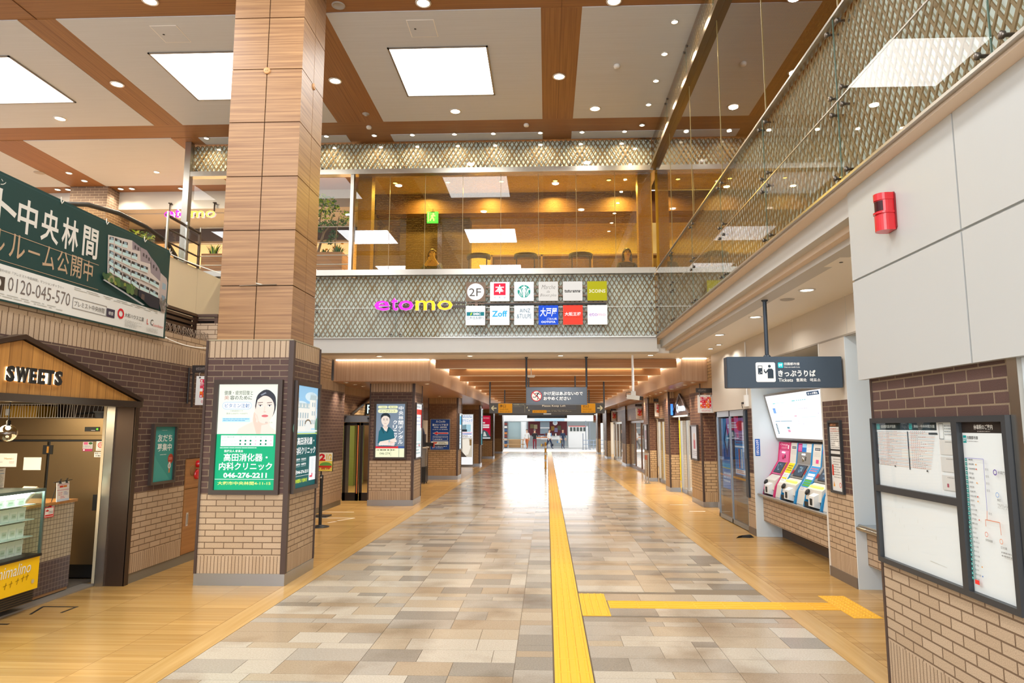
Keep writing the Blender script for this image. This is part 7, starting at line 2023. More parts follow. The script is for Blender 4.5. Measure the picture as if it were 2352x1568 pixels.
def school(p):
    p.rect(0, 0, 1, 1, '#1f3f78'); w = '#ece4d4'
    p.text('St.Cecilia', .26, .90, .76, .97, w, 0, .3); p.text('聖セシリア女子', .08, .785, .92, .855, w, .02); p.text('中学校・高等学校', .15, .71, .84, .765, w, .01); p.lines(.1, .65, .9, .68, 1, w, .5, 4)
    p.poly([(.09, .54), (.36, .605), (.36, .57), (.93, .57), (.93, .51), (.36, .51), (.36, .475)], w); p.poly([(.13, .54), (.34, .59), (.34, .56), (.91, .56), (.91, .52), (.34, .52), (.34, .49)], '#d81c24')
    p.frame(.12, .30, .90, .45, .008, w); p.text('学校説明会 受付中', .17, .385, .85, .42, w); p.lines(.2, .32, .8, .36, 1, w, .5, 5)
    p.rect(.03, .16, .93, .27, '#e8dcc0'); p.poly([(.12, .25), (.36, .25), (.3, .19), (.18, .19)], '#d85a3a'); p.lines(.42, .18, .9, .25, 2, '#6a6450', .5, 6); p.rect(0, .10, .8, .15, '#1a1c24'); p.lines(.1, .03, .9, .13, 2, w, .35, 7)
fr = Fr((-4.19, 24.65, 1.04), FACE_S); t, p = light_box('poster_light_box', 'navy school poster with a red left arrow on the third pillar', fr, .72, 1.11, t_=.02, e=.45, fm=STEEL); school(p); p.part('print', t)
def slim2(p): p.rect(0, 0, 1, 1, '#dceef6'); p.rect(0, .7, 1, .95, '#58b0d8'); p.lines(.1, .1, .9, .6, 6, '#7a90b0', .4, 3)
fr = Fr((-3.2, 24.75, 1.05), FACE_E); t, p = light_box('poster_light_box', 'lit pale blue poster on the side of the third pillar', fr, .8, 1.3, t_=.03); slim2(p); p.part('print', t)
def clinic4(p):
    p.rect(0, 0, 1, 1, '#f6f8fa'); p.text('林間クリニック', .05, .845, .95, .91, '#1f86d8', .03); p.lines(.05, .93, .95, .985, 2, '#6a90c8', .5, 2); p.lines(.05, .815, .95, .835, 1, '#b8c8dc')
    p.rect(.15, .655, .85, .80, '#a8d4e4'); p.poly([(.3, .655), (.3, .78), (.55, .80), (.55, .655)], '#7a98a4'); p.rect(.2, .655, .6, .70, '#2a3238'); p.rect(.15, .63, .95, .645, '#e8b8d0'); p.lines(.15, .60, .9, .62, 1, '#2a5ab8', .8, 4, .02); p.lines(.1, .54, .9, .59, 2, '#7a6a5a', .5, 5)
    p.rect(.12, .15, .95, .53, '#c8c0b0'); p.poly([(.3, .5), (.7, .52), (.85, .35), (.7, .2), (.35, .18)], '#efe8da'); p.poly([(.15, .15), (.15, .3), (.6, .15)], '#4a4038'); p.rect(.78, .38, .9, .5, '#8a6a40'); p.rect(.14, .4, .24, .52, '#4a4640')
fr = Fr((-4.28, 32.85, .06), FACE_S); t, p = light_box('poster_light_box', 'tall white clinic poster with blue lettering on the fourth pillar', fr, .78, 2.43, t_=.03, e=1.0, fm=STEEL); clinic4(p); p.part('print', t)
fr = Fr((-3.2, 33.0, 1.0), FACE_E); t, p = light_box('poster_light_box', 'bright bluish poster on the side of the fourth pillar', fr, .8, 1.75, t_=.03, e=1.1); p.rect(0, 0, 1, 1, '#dff0f4'); p.rect(0, 0, 1, .3, '#2a8a98'); p.rect(0, .75, 1, .8, '#8abcd0'); p.part('print', t)
def redp(p): p.rect(0, 0, 1, 1, '#c81c40'); p.lines(.2, .86, .9, .93, 2, '#f0b0b8', .5, 3); p.rect(.2, .66, .55, .72, '#f0e0e0'); p.rect(.15, .55, .9, .62, '#f0e0e0'); p.rect(.1, .46, .9, .53, '#f0e0e0'); p.poly([(.15, 0), (.2, .25), (.45, .38), (.75, .3), (1, .08), (1, 0)], '#4a5a60'); p.poly([(.4, .1), (.45, .3), (.55, .3), (.7, .1)], '#d8dcd8'); p.rect(0, 0, 1, .05, '#e8eef2')
fr = Fr((-4.12, 41.05, 1.15), FACE_S); t, p = light_box('poster_light_box', 'crimson poster on the fifth pillar near the far street', fr, .78, 1.42, t_=.03, e=.8); redp(p); p.part('print', t)

# belt post, offer board, cart, floor tape
t = thing('belt_post', 'black belt barrier post standing right of the brick column', 'post', (-4.25, 12.95, 0))
mb = MB(); mb.lathe((-4.25, 12.95, 0), [(.17, 0), (.17, .012), (.12, .025), (.03, .04), (.03, .05)], BLACK, 20); part(mb, 'base', t)
mb = MB(); mb.tube([(-4.25, 12.95, .04), (-4.25, 12.95, .88)], .031, BLACK, 12); part(mb, 'pole', t)
mb = MB(); mb.lathe((-4.25, 12.95, .86), [(.034, 0), (.034, .09), (.028, .1), (0, .1)], BLACK, 14); mb.lathe((-4.25, 12.92, .91), [(.018, 0), (.018, .02), (0, .022)], STEEL, 10, (0, -1, 0)); part(mb, 'belt_head', t)
t = thing('offer_board', 'colourful offer board with a big red 2 behind the belt post', 'sign', (-4.75, 14.4, 0))
mb = MB(); mb.box(-5.0, -4.5, 14.4, 14.43, .93, 1.33, BLACK); part(mb, 'board', t)
p = Print(Fr((-5.0, 14.4, .93), FACE_S), .5, .4, 0); p.rect(.02, .02, .98, .98, '#f0d860'); p.rect(.02, .55, .98, .98, '#f6f0d8'); p.text('2', .42, .55, .68, .92, '#d81c28', .05); p.text('1/2', .72, .6, .95, .9, '#e8b820', .03); p.poly(ell(.7, .33, .26, .15), '#6aa84a'); p.rect(.1, .2, .95, .3, '#d83a2c'); p.text('お買得', .3, .1, .9, .2, '#c8202c', .03); p.part('print', t)
mb = MB(); mb.tube([(-4.75, 14.43, .03), (-4.75, 14.43, .95)], .018, BLACK, 8); mb.box(-4.95, -4.55, 14.25, 14.6, 0, .025, BLACK); part(mb, 'stand', t)
t = thing('cleaning_cart', 'black and silver cleaning cart parked before the third pillar', 'cart', (-4.1, 22.9, 0))
mb = MB(); mb.box(-4.32, -4.02, 22.8, 23.3, .04, .55, BLACK); part(mb, 'bin', t)
mb = MB(); mb.box(-4.30, -4.06, 22.85, 23.25, .55, 1.16, mat('cart_silver', '#8c8a86', .35, .6)); mb.box(-4.33, -4.0, 22.8, 23.3, 1.16, 1.2, mat('cart_tray', '#d8d2c6', .4)); part(mb, 'body', t)
mb = MB(); mb.box(-4.30, -4.08, 22.9, 23.2, 1.2, 1.62, mat('cart_box', '#20202c', .5)); mb.prism([(-4.28, 22.95, 1.62), (-4.10, 22.95, 1.62), (-4.16, 22.95, 1.82), (-4.2, 22.95, 1.82)], (0, .15, 0), mat('cart_fold', '#2c3048', .5)); part(mb, 'top_box', t)
mb = MB(); mb.obox((-3.95, 23.0, 1.28), (.16, 0, -.01), (0, .08, 0), (0, 0, .06), BLACK); mb.obox((-3.79, 23.0, 1.26), (.02, 0, 0), (0, .08, 0), (0, 0, .08), mat('cart_red', '#b84a4a', .5)); part(mb, 'nozzle', t)
for x in (-4.28, -4.06):
    for y in (22.84, 23.26):
        mb = MB(); mb.lathe((x - .015, y, .04), [(.04, 0), (.04, .03)], BLACK, 12, (1, 0, 0)); part(mb, 'wheel', t)
TW = mat('white_tape', '#efe6d4', .6)
mb = MB(); mb.box(-5.0, -4.25, 15.2, 15.24, .0005, .002, TW); mb.box(-4.95, -3.95, 14.2, 14.24, .0005, .002, TW); mb.prism([(-3.98, 14.2, .0005), (-3.94, 14.22, .0005), (-4.16, 13.82, .0005), (-4.2, 13.82, .0005)], (0, 0, .0015), TW); mb.prism([(-4.2, 13.7, .0005), (-4.16, 13.7, .0005), (-4.26, 13.52, .0005), (-4.3, 13.52, .0005)], (0, 0, .0015), TW)
solo(mb, 'floor_tape', 'white queue marking tape on the wooden floor before the left-hand shop', 'floor tape', (-4.5, 14.3, 0))
mb = MB(); mb.box(2.95, 3.4, 16.9, 16.95, .0005, .002, TW); mb.box(3.15, 3.5, 15.6, 15.65, .0005, .002, TW); solo(mb, 'floor_tape', 'short white tape marks on the wooden floor at the right of the passage', 'floor tape', (3.2, 16.2, 0))
# ------------------------------------------------------------------ people
def skin_body(name, root, bones, mats, sub=2):
    """bones: list of chains [(x,y,z,r), ...]; first chain starts at the pelvis; mats: function(point)->material"""
    me = bpy.data.meshes.new(name)
    verts, edges, rad = [], [], []
    def vid(p):
        for i, q in enumerate(verts):
            if (Vector(q) - Vector(p[:3])).length < 1e-4:
                return i
        verts.append(p[:3]); rad.append(p[3] if len(p) < 5 else p[3:5]); return len(verts) - 1
    for ch in bones:
        ids = [vid(p) for p in ch]
        for a, b in zip(ids, ids[1:]): edges.append((a, b))
    me.from_pydata(verts, edges, [])
    o = bpy.data.objects.new(name, me); COL.objects.link(o)
    sk = o.modifiers.new('skin', 'SKIN'); sk.use_smooth_shade = True
    for i, v in enumerate(me.skin_vertices[0].data):
        r_ = rad[i]
        v.radius = r_ if isinstance(r_, tuple) else (r_, r_)
        v.use_root = (i == 0)
    ss = o.modifiers.new('smooth', 'SUBSURF'); ss.levels = sub; ss.render_levels = sub
    dg = bpy.context.evaluated_depsgraph_get()
    m2 = bpy.data.meshes.new_from_object(o.evaluated_get(dg))
    bpy.data.objects.remove(o); bpy.data.meshes.remove(me)
    m2.name = name
    ms = []
    for p in m2.polygons:
        mt = mats(p.center)
        if mt not in ms: ms.append(mt); m2.materials.append(mt)
        p.material_index = ms.index(mt); p.use_smooth = True
    r = bpy.data.objects.new(name, m2); COL.objects.link(r)
    r.parent = root
    return r
SKINM = mat('skin', '#d8a888', .5); SKINL = mat('skin_light', '#e6bda0', .5)
HAIRB = mat('hair_black', '#1e1714', .5); HAIRG = mat('hair_grey', '#6a6764', .6); HAIRBR = mat('hair_brown', '#5a3220', .5)
def person(label, loc, rz, pose, top, bottom, hair, hairlen=0.0, group=None, skin=None, sub=2, arms=None):
    """figure built facing local -Y; pose 'stand', 'sit' or 'walk'; origin on the floor"""
    skin = skin or SKINM
    t = thing('person', label, 'person', loc, rz, group)
    hip = .88 if pose != 'sit' else .50
    T = hip + .0
    pel = (0, 0, hip, .15, .115)
    spine = [pel, (0, -.005, T + .14, .135, .10), (0, -.01, T + .30, .165, .11), (0, 0, T + .44, .15, .10), (0, -.005, T + .515, .058), (0, -.02, T + .575, .055), (0, -.03, T + .64, .078, .09), (0, -.03, T + .72, .08, .095), (0, -.025, T + .785, .055, .065)]
    ch = [spine]
    arms = arms or {}
    for s in (-1, 1):
        a = arms.get(s, [(.235 * s, .02, T + .20), (.25 * s, -.06, T - .03)])
        sh = (.17 * s, 0, T + .445, .062)
        el = (*a[0], .045); wr = (*a[1], .032)
        d = (Vector(a[1]) - Vector(a[0])).normalized()
        hd = Vector(a[1]) + d * .075
        ch.append([(0, 0, T + .44, .15, .10), sh, el, wr, (*hd, .036)])
        palm = Vector(a[1]) + d * .08
        side = d.cross(Vector((0, 1, 0)) if abs(d.y) < .8 else Vector((0, 0, 1))).normalized()
        for k in range(4):
            q = palm + side * (.026 - .0175 * k)
            ch.append([(*hd, .036), (*(q + d * .02), .011), (*(q + d * (.055 + .008 * (1 - abs(k - 1.4)))), .0095), (*(q + d * (.085 + .01 * (1 - abs(k - 1.4))) + Vector((0, -.012, 0))), .008)])
        th = Vector(a[1]) + d * .035 + side * .03
        ch.append([(*hd, .036), (*(th + side * .014 + d * .02), .011), (*(th + side * .02 + d * .05), .009)])
        if pose == 'sit':
            ch.append([pel, (.10 * s, -.03, hip - .02, .105), (.115 * s, -.42, hip - .02, .07), (.115 * s, -.43, .25, .055), (.115 * s, -.40, .08, .042), (.12 * s, -.50, .03, .036)])
        elif pose == 'walk':
            f = .26 * s
            ch.append([pel, (.095 * s, 0, hip - .06, .10), (.10 * s, -f * .6 - .03, .47, .068), (.10 * s, -f * .85 + .06, .25, .055), (.10 * s, -f + .04, .08, .04), (.105 * s, -f - .1, .03, .036)])
        else:
            ch.append([pel, (.095 * s, 0, hip - .06, .10), (.10 * s, -.01, .47, .068), (.10 * s, .01, .27, .058), (.10 * s, .02, .08, .04), (.11 * s, -.11, .03, .036)])
    def mt(c):
        if c.z > T + .50: return skin
        for s in (-1, 1):
            a = arms.get(s, [(.235 * s, .02, T + .20), (.25 * s, -.06, T - .03)])
            if (c - Vector(a[1])).length < .14 and (c - Vector(a[1])).length < (c - Vector(a[0])).length: return skin
        if c.z > hip - .02 and not (pose == 'sit' and c.y < -.14): return top
        if c.z < .075: return BLACK
        return bottom
    skin_body('body', t, ch, mt, sub)
    # face and hair in local coordinates
    hz = T + .715
    M_ = WM[t.name]
    W = lambda p: tuple(M_ @ Vector(p))
    mb = MB()
    for s in (-1, 1): mb.ball(W((.031 * s, -.118, hz + .0)), .011, BLACK, 8)
    mb.tube([W((0, -.12, hz)), W((0, -.143, hz - .035)), W((0, -.122, hz - .042))], .010, skin, 6)
    part(mb, 'eyes_and_nose', t)
    mb = MB(); mb.tube([W((-.024, -.116, hz - .068)), W((0, -.122, hz - .07)), W((.024, -.116, hz - .068))], .006, mat('lips', '#b8665c', .5), 6); part(mb, 'mouth', t)
    mb = MB()
    for s in (-1, 1): mb.ball(W((.083 * s, -.02, hz - .01)), .022, skin, 8, (.5, .8, 1.3))
    part(mb, 'ears', t)
    mb = MB(); n = 16; vs = []; fs = []
    rings = 7
    for i in range(rings + 1):
        th = (math.pi * .58) * i / rings
        for k in range(n):
            q = 2 * math.pi * k / n
            front = max(0, -math.sin(q))
            cut = 1 - .45 * front * (i / rings)
            tt = th * cut
            vs.append(W((math.sin(tt) * math.cos(q) * .094, -.018 + math.sin(tt) * math.sin(q) * .108, hz + .01 + math.cos(tt) * .105)))
    for i in range(rings):
        for k in range(n): fs.append((i * n + k, (i + 1) * n + k, (i + 1) * n + (k + 1) % n, i * n + (k + 1) % n))
    mb.grid(vs, fs, hair, True)
    if hairlen:
        vs = []; fs = []; m = 9
        for i in range(5):
            z = hz + .03 - hairlen * i / 4
            for k in range(m):
                a = math.pi * (-.08) + math.pi * 1.16 * k / (m - 1)
                rr = .098 + .012 * math.sin(i * 1.2)
                vs.append(W((math.cos(a) * rr * (1.0 + .08 * i), .0 + math.sin(a) * .10 - .02, z)))
        for i in range(4):
            for k in range(m - 1): fs.append((i * m + k, (i + 1) * m + k, (i + 1) * m + k + 1, i * m + k + 1))
        mb.grid(vs, fs, hair, True)
    part(mb, 'hair', t)
    return t
BLK = mat('cloth_black', '#1d1b1c', .8); GRN = mat('cloth_green', '#46523f', .8); NAV = mat('cloth_navy', '#27344e', .8); WHT = mat('cloth_white', '#e2e0dc', .8); DRED = mat('cloth_red', '#7a2430', .8); JEAN = mat('cloth_denim', '#3f4e66', .8); ORG = mat('cloth_orange', '#c06a3a', .8)
T_ = .5
person('person in black with hands raised to the face behind the amber glass', (-2.62, 15.35, 4.62), 0, 'sit', BLK, JEAN, HAIRBR, .26, None, SKINL, 2,
       {-1: [(-.24, -.16, T_ + .26), (-.07, -.17, T_ + .50)], 1: [(.24, -.16, T_ + .26), (.08, -.17, T_ + .52)]})
person('person in dark clothes with long dark hair seated behind the amber glass', (1.84, 15.3, 4.58), R(8), 'sit', BLK, BLK, HAIRB, .36, None, SKINL, 2,
       {-1: [(-.25, -.10, T_ + .24), (-.12, -.30, T_ + .20)], 1: [(.25, -.10, T_ + .24), (.10, -.30, T_ + .22)]})
person('grey-haired person in a dark green jacket seen from behind through the clear upper window', (-8.15, 15.75, 4.66), R(165), 'sit', GRN, BLK, HAIRG, 0, None, None, 2)
for x, y, nm in ((-2.62, 15.42, 'dark bench seat under the person in black behind the amber glass'), (1.84, 15.36, 'dark bench seat under the long-haired person behind the amber glass'), (-8.15, 15.68, 'dark bench seat under the grey-haired person at the upper window')):
    t = thing('seat_block', nm, 'stool', (x, y, 4.55))
    mb = MB(); mb.lathe((x, y, 4.97), [(.2, 0), (.21, .02), (.21, .05), (.19, .06), (0, .06)], STOOLM, 16); part(mb, 'cushion', t)
    mb = MB(); mb.lathe((x, y, 4.55), [(.18, 0), (.18, .015), (.03, .03), (.03, .42)], BLACK, 14); part(mb, 'pedestal', t)

# ------------------------------------------------------------------ the street beyond the passage
FW = mat('street_white', '#f4f4f2', .6); MAR = mat('street_maroon', '#7a3038', .6); SKY = mat('awning_blue', '#b8dcf0', .6); GLB = mat('street_glass', '#b8d0d4', .2); TIM = mat('street_timber', '#c8a070', .6)
mb = MB(); mb.box(-25, 25, 63.4, 64, 2.4, 9, FW); mb.box(-25, -4.45, 63, 64, 0, 2.4, FW); mb.box(4.6, 25, 63, 64, 0, 2.4, FW); mb.box(-25, 25, 67, 67.2, 0, 9, mat('street_back', '#dfe6e8', .6)); mb.box(-4.45, -3.9, 63, 64, 0, 2.4, FW); struct(mb, 'wall_street')
t = thing('storefront', 'bright shop front across the street with a pale blue awning band', 'shop', (0, 63, 0))
mb = MB(); mb.box(-1.1, 1.6, 62.6, 63.4, 2.42, 2.62, SKY); part(mb, 'awning', t)
mb = MB(); mb.lathe((-2.12, 63.2, 0), [(.27, 0), (.27, 2.35)], mat('column_white', '#f2f6f6', .5), 16); part(mb, 'column', t)
mb = MB(); mb.box(-3.55, -2.4, 63.6, 63.66, .75, 2.35, GLB); mb.box(-3.5, -2.4, 63.4, 63.6, .0, .75, TIM); part(mb, 'left_window', t)
mb = MB(); mb.box(-1.75, 1.9, 64.5, 64.7, 1.1, 2.4, MAR); part(mb, 'inner_wall', t, 'maroon inner wall')
mb = MB(); mb.box(-.62, .25, 63.8, 63.86, 1.25, 2.35, mat('street_grey_pane', '#8fa0ac', .3)); mb.box(-.62, .25, 63.78, 63.8, 1.75, 1.85, FW); part(mb, 'door_pane', t)
for x, z, c in ((-1.4, 1.95, '#8a7a50'), (-1.05, 1.9, '#c8b890'), (.55, 1.75, '#b88838'), (1.15, 1.8, '#6a6a50'), (.85, 1.6, '#9a90b8')):
    mb = MB(); mb.box(x - .16, x + .16, 64.4, 64.48, z - .2, z + .2, mat('picture_%s' % c[1:], c, .6)); part(mb, 'wall_picture', t)
mb = MB(); mb.lathe((.77, 63.3, 2.25), [(.22, 0), (.22, .04), (0, .04)], FW, 20, (0, -1, 0)); mb.lathe((.77, 63.255, 2.25), [(.15, 0), (.15, .01), (0, .01)], mat('round_blue', '#c8d4e0', .5), 20, (0, -1, 0)); part(mb, 'round_sign', t)
mb = MB(); mb.box(-.55, 1.4, 63.0, 63.3, .75, 1.05, FW); mb.box(-.5, .2, 62.9, 63.2, .9, .98, mat('street_orange', '#d87a3a', .6)); part(mb, 'counter', t)
rn = random.Random(6)
for k in range(14):
    x = -.5 + 1.9 * k / 13; c = rn.choice(('#3a4a78', '#c85a30', '#e8e4dc', '#7a4a30', '#2a2a30', '#4a90c8', '#d8b040'))
    mb = MB(); h = rn.uniform(.12, .3); z = rn.choice((.12, .45, 1.06)); mb.box(x - .055, x + .055, 62.75, 62.95, z, z + h, mat('goods_%s' % c[1:], c, .6)); solo(mb, 'goods_box', 'small colourful goods box set out at the far shop across the street', 'goods', (x, 62.85, z), 'goods at the far shop')
t = thing('display_rack', 'tall dark rack with coloured goods at the left of the far street shops', 'rack', (-3.75, 62.8, 0))
mb = MB(); mb.box(-3.88, -3.6, 62.7, 63.0, 0, 2.35, mat('rack_dark', '#4a4c52', .6)); part(mb, 'body', t)
mb = MB()
for k in range(8): mb.box(-3.86, -3.62, 62.66, 62.7, .1 + .28 * k, .28 + .28 * k, mat('rack_goods_%d' % (k % 4), ('#c87a3a', '#3a5a88', '#e0dcd4', '#8a3a30')[k % 4], .6))
part(mb, 'goods_rows', t)
t = thing('vending_machine', 'white vending machine with rows of drinks across the street', 'vending machine', (2.8, 62.6, 0))
mb = MB(); mb.box(1.95, 3.7, 62.5, 63.2, 0, 1.95, FW); part(mb, 'body', t)
mb = MB(); mb.box(2.0, 3.6, 62.47, 62.5, 1.92, 1.98, mat('vend_red', '#d84a40', .5)); part(mb, 'red_strip', t)
for k in range(5):
    mb = MB(); mb.box(2.1 + .3 * k, 2.3 + .3 * k, 62.46, 62.5, 1.5, 1.85, mat('vend_dark', '#4a5450', .5)); part(mb, 'drink_window', t)
def pole(x, y, h, lab):
    t = thing('street_pole', lab, 'pole', (x, y, -.02))
    mb = MB(); mb.tube([(x, y, -.02), (x, y, h)], .035, mat('pole_grey', '#8a92a0', .4, .4), 8); part(mb, 'shaft', t)
    mb = MB(); mb.lathe((x, y, -.02), [(.1, 0), (.1, .03), (.04, .05)], mat('pole_grey', '#8a92a0', .4, .4), 10); part(mb, 'foot', t)
pole(3.05, 58.5, 1.35, 'short grey pole beside the far street, left of the three poles'); pole(3.3, 58.5, 2.4, 'tall grey pole beside the far street, middle of the three'); pole(3.62, 58.3, 2.3, 'tall grey pole nearest the right edge of the far street')
t = thing('traffic_barrier', 'low white metal barrier along the far street at the right', 'barrier', (3.9, 59.5, 0))
mb = MB()
for z in (.75, .4): mb.tube([(3.1, 59.5, z), (4.9, 59.5, z)], .025, mat('barrier_blue', '#a8b8d0', .4), 8)
for x in (3.1, 3.55, 4.0, 4.45, 4.9): mb.tube([(x, 59.5, -.02), (x, 59.5, .75)], .025, mat('barrier_blue', '#a8b8d0', .4), 8)
part(mb, 'rails', t)
mb = MB(); mb.box(-4.4, -2.0, 62.0, 62.08, .72, .78, TIM); mb.box(-4.3, -4.22, 62, 62.08, 0, .75, TIM); mb.box(-2.2, -2.12, 62, 62.08, 0, .75, TIM); mb.box(-4.4, -2.0, 62.0, 62.05, .3, .36, TIM); solo(mb, 'wooden_fence', 'low timber rail in front of the far white wall', 'fence', (-3.2, 62, 0))
person('person in dark jacket leaning over the counter of the far street shop', (-1.05, 59.2, -.02), R(170), 'stand', BLK, DRED, HAIRG, 0, None, None, 1, {-1: [(-.24, -.15, 1.12), (-.12, -.36, 1.1)], 1: [(.24, -.15, 1.12), (.12, -.36, 1.12)]})
person('person in white walking past the far shop counter', (.2, 60.5, -.02), R(60), 'walk', WHT, NAV, HAIRBR, 0, None, None, 1)
person('person in blue at the right end of the far shop counter', (1.4, 60.8, -.02), R(20), 'stand', NAV, JEAN, HAIRB, 0, None, None, 1)
person('person in pale clothes at the left end of the far shop counter', (-1.75, 60.8, -.02), R(-20), 'walk', WHT, ORG, HAIRB, 0, None, None, 1)
t = thing('street_counter', 'pale low counter with orange trays in front of the far shop', 'counter', (-.4, 61.5, 0))
mb = MB(); mb.box(-1.2, .1, 61.4, 61.9, .82, .9, WHT); part(mb, 'top', t)
for x in (-1.15, .05):
    mb = MB(); mb.box(x - .03, x + .03, 61.45, 61.85, 0, .82, mat('leg_blue', '#6a7aa8', .5)); part(mb, 'leg', t)
mb = MB(); mb.box(-1.1, -.5, 61.42, 61.7, .9, .97, mat('street_orange', '#d87a3a', .6)); part(mb, 'tray', t)

# ------------------------------------------------------------------ downlights and small ceiling fittings
RING = mat('downlight_ring', '#d8d4cc', .3, .6)
def downlight(x, y, z, r, lab, group, lens=LENS, power=0, spread=110, col=WARMW, recess=False):
    t = thing('downlight', lab, 'downlight', (x, y, z), 0, group)
    mb = MB(); mb.lathe((x, y, z - .001), [(r * .86, 0), (r * .9, -.012), (r * 1.1, -.010), (r * 1.14, 0)], RING, 20); part(mb, 'ring', t)
    mb = MB(); mb.lathe((x, y, z - .002), [(r * .86, 0), (r * .8, -.004), (0, -.006)], lens, 20); part(mb, 'lens', t)
    if power: area_lamp('downlight_lamp', (x, y, z - .03), r * 1.6, power, col, (0, 0, 0), None, spread, True)
    return t
Zc = 8.088
G1 = 'large downlights of the hall ceiling'
for x, y, lab in ((-1.80, 9.35, 'large downlight in the timber band at the top edge, left of centre'), (-3.81, 11.57, 'large downlight in the timber band just right of the wooden column'), (.25, 11.57, 'large downlight in the timber band right of the middle light panel'),
                  (-1.79, 12.85, 'large downlight in the pale panel behind the middle light panel'), (.98, 12.84, 'large downlight in the pale panel towards the right-hand gallery'), (-9.88, 12.87, 'large downlight below the light panel at the left edge'),
                  (-7.84, 11.54, 'large downlight in the timber band between the two left light panels'), (1.02, 9.41, 'large downlight at the top edge, right of centre'), (-5.82, 9.15, 'large downlight at the top edge, left of the wooden column')):
    downlight(x, y, Zc, .105, lab, G1, LENS, 20, 150)
for x in (-7.37, -4.73, -3.685, -2.86, -1.95, -1.115, -.11, .78, 1.68):
    downlight(x, 13.915, Zc, .055, 'small bright downlight in the row washing the front upper lattice band', 'small downlights along the front lattice', LENSW, 12, 150, (1.0, .78, .5))
for y in (9.97, 10.89, 11.79, 12.71, 13.62):
    downlight(2.01, y, Zc, .055, 'small bright downlight in the row washing the right-hand upper lattice band', 'small downlights along the right lattice', LENSW, 12, 150, (1.0, .78, .5))
for y in (9.05, 8.1, 7.2):
    area_lamp('downlight_lamp', (2.01, y, 8.06), .1, 12, (1.0, .78, .5), (0, 0, 0), None, 150, True)
for x, y, lab in ((-11.78, 15.8, 'downlight in the far left timber band, nearer of two'), (-11.76, 16.34, 'downlight in the far left timber band, farther of two'), (-9.58, 15.82, 'downlight in the pale far left ceiling panel'), (-11.2, 16.95, 'downlight right of the far brick pier, left one of two'),
                  (-10.9, 16.95, 'downlight right of the far brick pier, right one of two'), (-9.6, 16.99, 'downlight close to the left end post of the gallery'), (-12.9, 16.94, 'downlight left of the far brick pier, left one of two'), (-12.62, 16.95, 'downlight left of the far brick pier, right one of two')):
    downlight(x, y, 8.088, .07, lab, 'far left downlights', LENSW, 10, 110, WARM)
for x, y, lab in ((2.976, 7.785, 'round downlight nearest in the ticket hall ceiling'), (2.97, 9.706, 'second round downlight in the ticket hall ceiling, behind the sign post'), (2.93, 11.59, 'third round downlight in the ticket hall ceiling'), (3.27, 13.0, 'fourth round downlight in the ticket hall ceiling'), (3.27, 13.67, 'farthest round downlight in the ticket hall ceiling')):
    downlight(x, y, 3.41, .085 if y < 12 else .06, lab, 'ticket hall downlights', LENS, 9, 150)
for x, lab in ((-3.69, 'downlight in the pale strip at the left mouth of the passage'), (-1.68, 'downlight in the pale strip left of the running figure sign'), (.31, 'downlight in the pale strip above the running figure sign'), (2.26, 'downlight in the pale strip beside the camera pole')):
    downlight(x, 14.87, 3.41, .075, lab, 'downlights at the passage mouth', LENSW, 14, 130)
for k, y in enumerate((16.0, 16.9, 17.8, 18.7, 19.6, 20.5, 21.4, 22.6, 23.4, 25.0, 26.5, 28.0, 30, 32, 34.5, 37)):
    downlight(3.40, y, 2.885, .05, 'small downlight in the timber soffit along the right-hand shops', 'right soffit downlights', LENSW, 11 if y < 24 or k % 2 else 0, 100, WARM)
for k, (x, y) in enumerate(((-4.75, 16.0), (-4.75, 16.75), (-4.75, 17.5), (-4.75, 18.4), (-4.75, 19.4), (-2.92, 16.55), (-3.67, 23.3), (-3.05, 24.3), (-3.7, 31), (-3.7, 39.5), (-4.75, 22), (-4.75, 28), (-4.75, 36))):
    downlight(x, y, 2.905, .05, 'small downlight in the timber soffit on the left of the passage', 'left soffit downlights', LENSW, 11, 100, WARM)
for x, y in ((-3.64, 15.79), (-2.36, 15.79), (-1.06, 15.78), (.23, 15.78), (1.51, 15.78), (1.9, 17.0)):
    downlight(x, y, 7.715, .06, 'small spotlight in the cafe ceiling seen through the amber glass', 'cafe spotlights', LENSW, 8, 120, (1, .78, .45))
for x, y, lab in ((-7.2, 16.0, 'downlight seen through the clear upper window beside the lettering'), (-4.8, 16.2, 'downlight seen through the clear upper window right of the column'), (-4.55, 17.0, 'downlight seen through the clear upper window near the mullion')):
    downlight(x, y, 8.088, .08, lab, 'downlights behind the clear window', LENSW, 8, 120, WARM)
for y in (17, 20, 24, 29, 35, 42): area_lamp('passage_fill', (.2, y + 1.1, 3.38), 4.6, 85 if y < 30 else 55, (1.0, .93, .82), (0, 0, 0), .5, 170)  # added fill light between the baffles, no fitting belongs to it

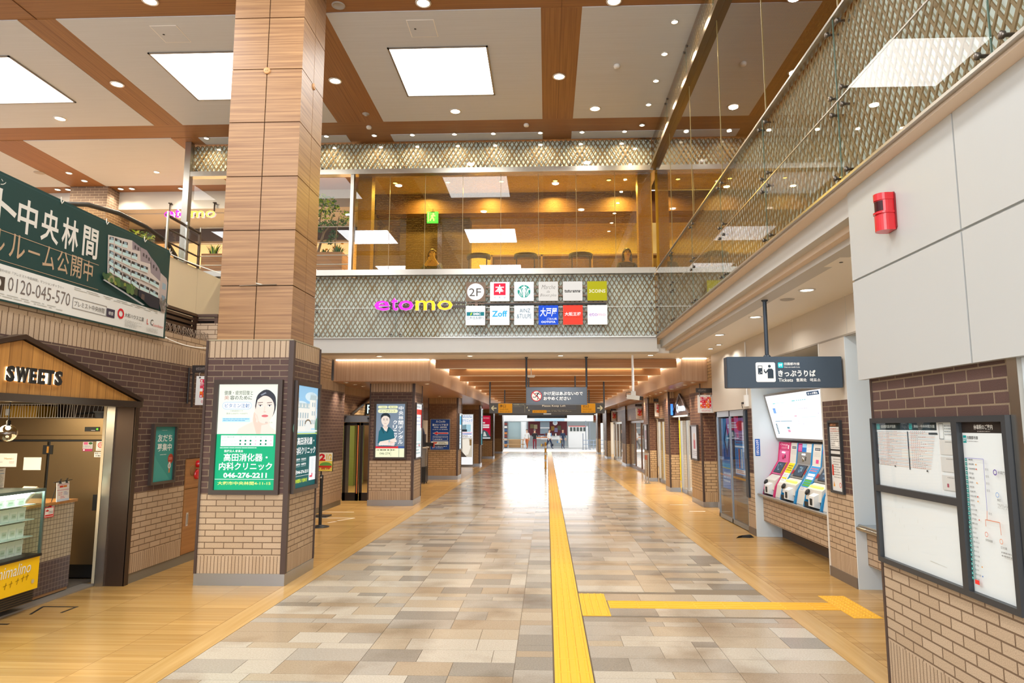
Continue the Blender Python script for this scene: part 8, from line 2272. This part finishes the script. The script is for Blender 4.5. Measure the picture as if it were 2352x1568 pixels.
def small_lathe(name, lab, cat, c, prof, m, axis=(0, 0, -1)):
    mb = MB(); mb.lathe(c, prof, m, 16, axis); return solo(mb, name, lab, cat, c)
WD = mat('detector_white', '#e6e2da', .4); GD = mat('speaker_grey', '#a8a29a', .5)
small_lathe('smoke_detector', 'small white detector in the timber cross band right of the column', 'detector', (-3.69, 13.49, 8.1), [(.05, 0), (.06, .02), (.05, .05), (.03, .06), (0, .06)], WD)
small_lathe('smoke_detector', 'small white detector in the timber cross band above the middle of the gallery', 'detector', (-.395, 13.51, 8.1), [(.05, 0), (.06, .02), (.05, .05), (.03, .06), (0, .06)], WD)
small_lathe('smoke_detector', 'small white detector in the pale panel towards the right-hand gallery', 'detector', (1.246, 11.22, 8.088), [(.05, 0), (.06, .02), (.05, .05), (.03, .06), (0, .06)], WD)
small_lathe('sprinkler_plate', 'small round grey fitting in the band right of the wooden column', 'ceiling fitting', (-3.6, 12.9, 8.092), [(.07, 0), (.07, .008), (.03, .012), (.03, .04), (0, .045)], GD)
small_lathe('ceiling_speaker', 'round metal spotlight at the top edge right beside the wooden column', 'ceiling fitting', (-3.08, 9.38, 8.1), [(.1, 0), (.1, .01), (.08, .015), (.075, .005), (0, .005)], GD)
small_lathe('ceiling_speaker', 'flat grey round speaker in the ticket hall ceiling', 'speaker', (2.957, 8.37, 3.41), [(.085, 0), (.085, .006), (.07, .012), (0, .013)], GD)
small_lathe('ceiling_speaker', 'grey round speaker in the far left ceiling', 'speaker', (-12.5, 15.75, 8.088), [(.12, 0), (.12, .006), (.1, .012), (0, .013)], GD)
small_lathe('ceiling_speaker', 'dark oval speaker in the soffit beside the hanging lettering', 'speaker', (-8.0, 18.3, 7.6), [(.14, 0), (.14, .01), (.1, .015), (0, .015)], BLACK)
def hatch(x, y, z, w, d, lab):
    t = thing('access_hatch', lab, 'ceiling hatch', (x, y, z))
    mb = MB(); mb.box(x - w / 2, x + w / 2, y - d / 2, y + d / 2, z - .004, z - .0005, mat('hatch_line', '#efeae2', .4)); part(mb, 'rim', t)
    mb = MB(); mb.box(x - w / 2 + .012, x + w / 2 - .012, y - d / 2 + .012, y + d / 2 - .012, z - .006, z - .004, WHITECEIL if z > 5 else UNDER); part(mb, 'panel', t)
    mb = MB(); mb.lathe((x - w / 2 + .1, y, z - .006), [(.018, 0), (.018, -.003), (0, -.003)], BLACK, 10); part(mb, 'key_lock', t)
hatch(-5.98, 10.0, 8.088, .43, .47, 'square access hatch in the pale ceiling left of the column'); hatch(-1.93, 10.0, 8.088, .43, .47, 'square access hatch in the pale ceiling above the middle light panel'); hatch(2.9, 6.45, 3.41, .4, .4, 'square access hatch in the ticket hall ceiling beside the white panels')
mb = MB(); mb.box(-.5, -.3, 17.6, 17.75, 3.15, 3.19, WHITEPL); mb.box(-.48, -.32, 17.62, 17.73, 3.13, 3.15, mat('emergency_lens', '#e8e4dc', .3)); mb.tube([(-.4, 17.68, 3.19), (-.4, 17.68, 3.405)], .012, WHITEPL, 8); solo(mb, 'emergency_light', 'small white emergency light under the timber baffles left of the sign rod', 'light', (-.4, 17.68, 3.13))
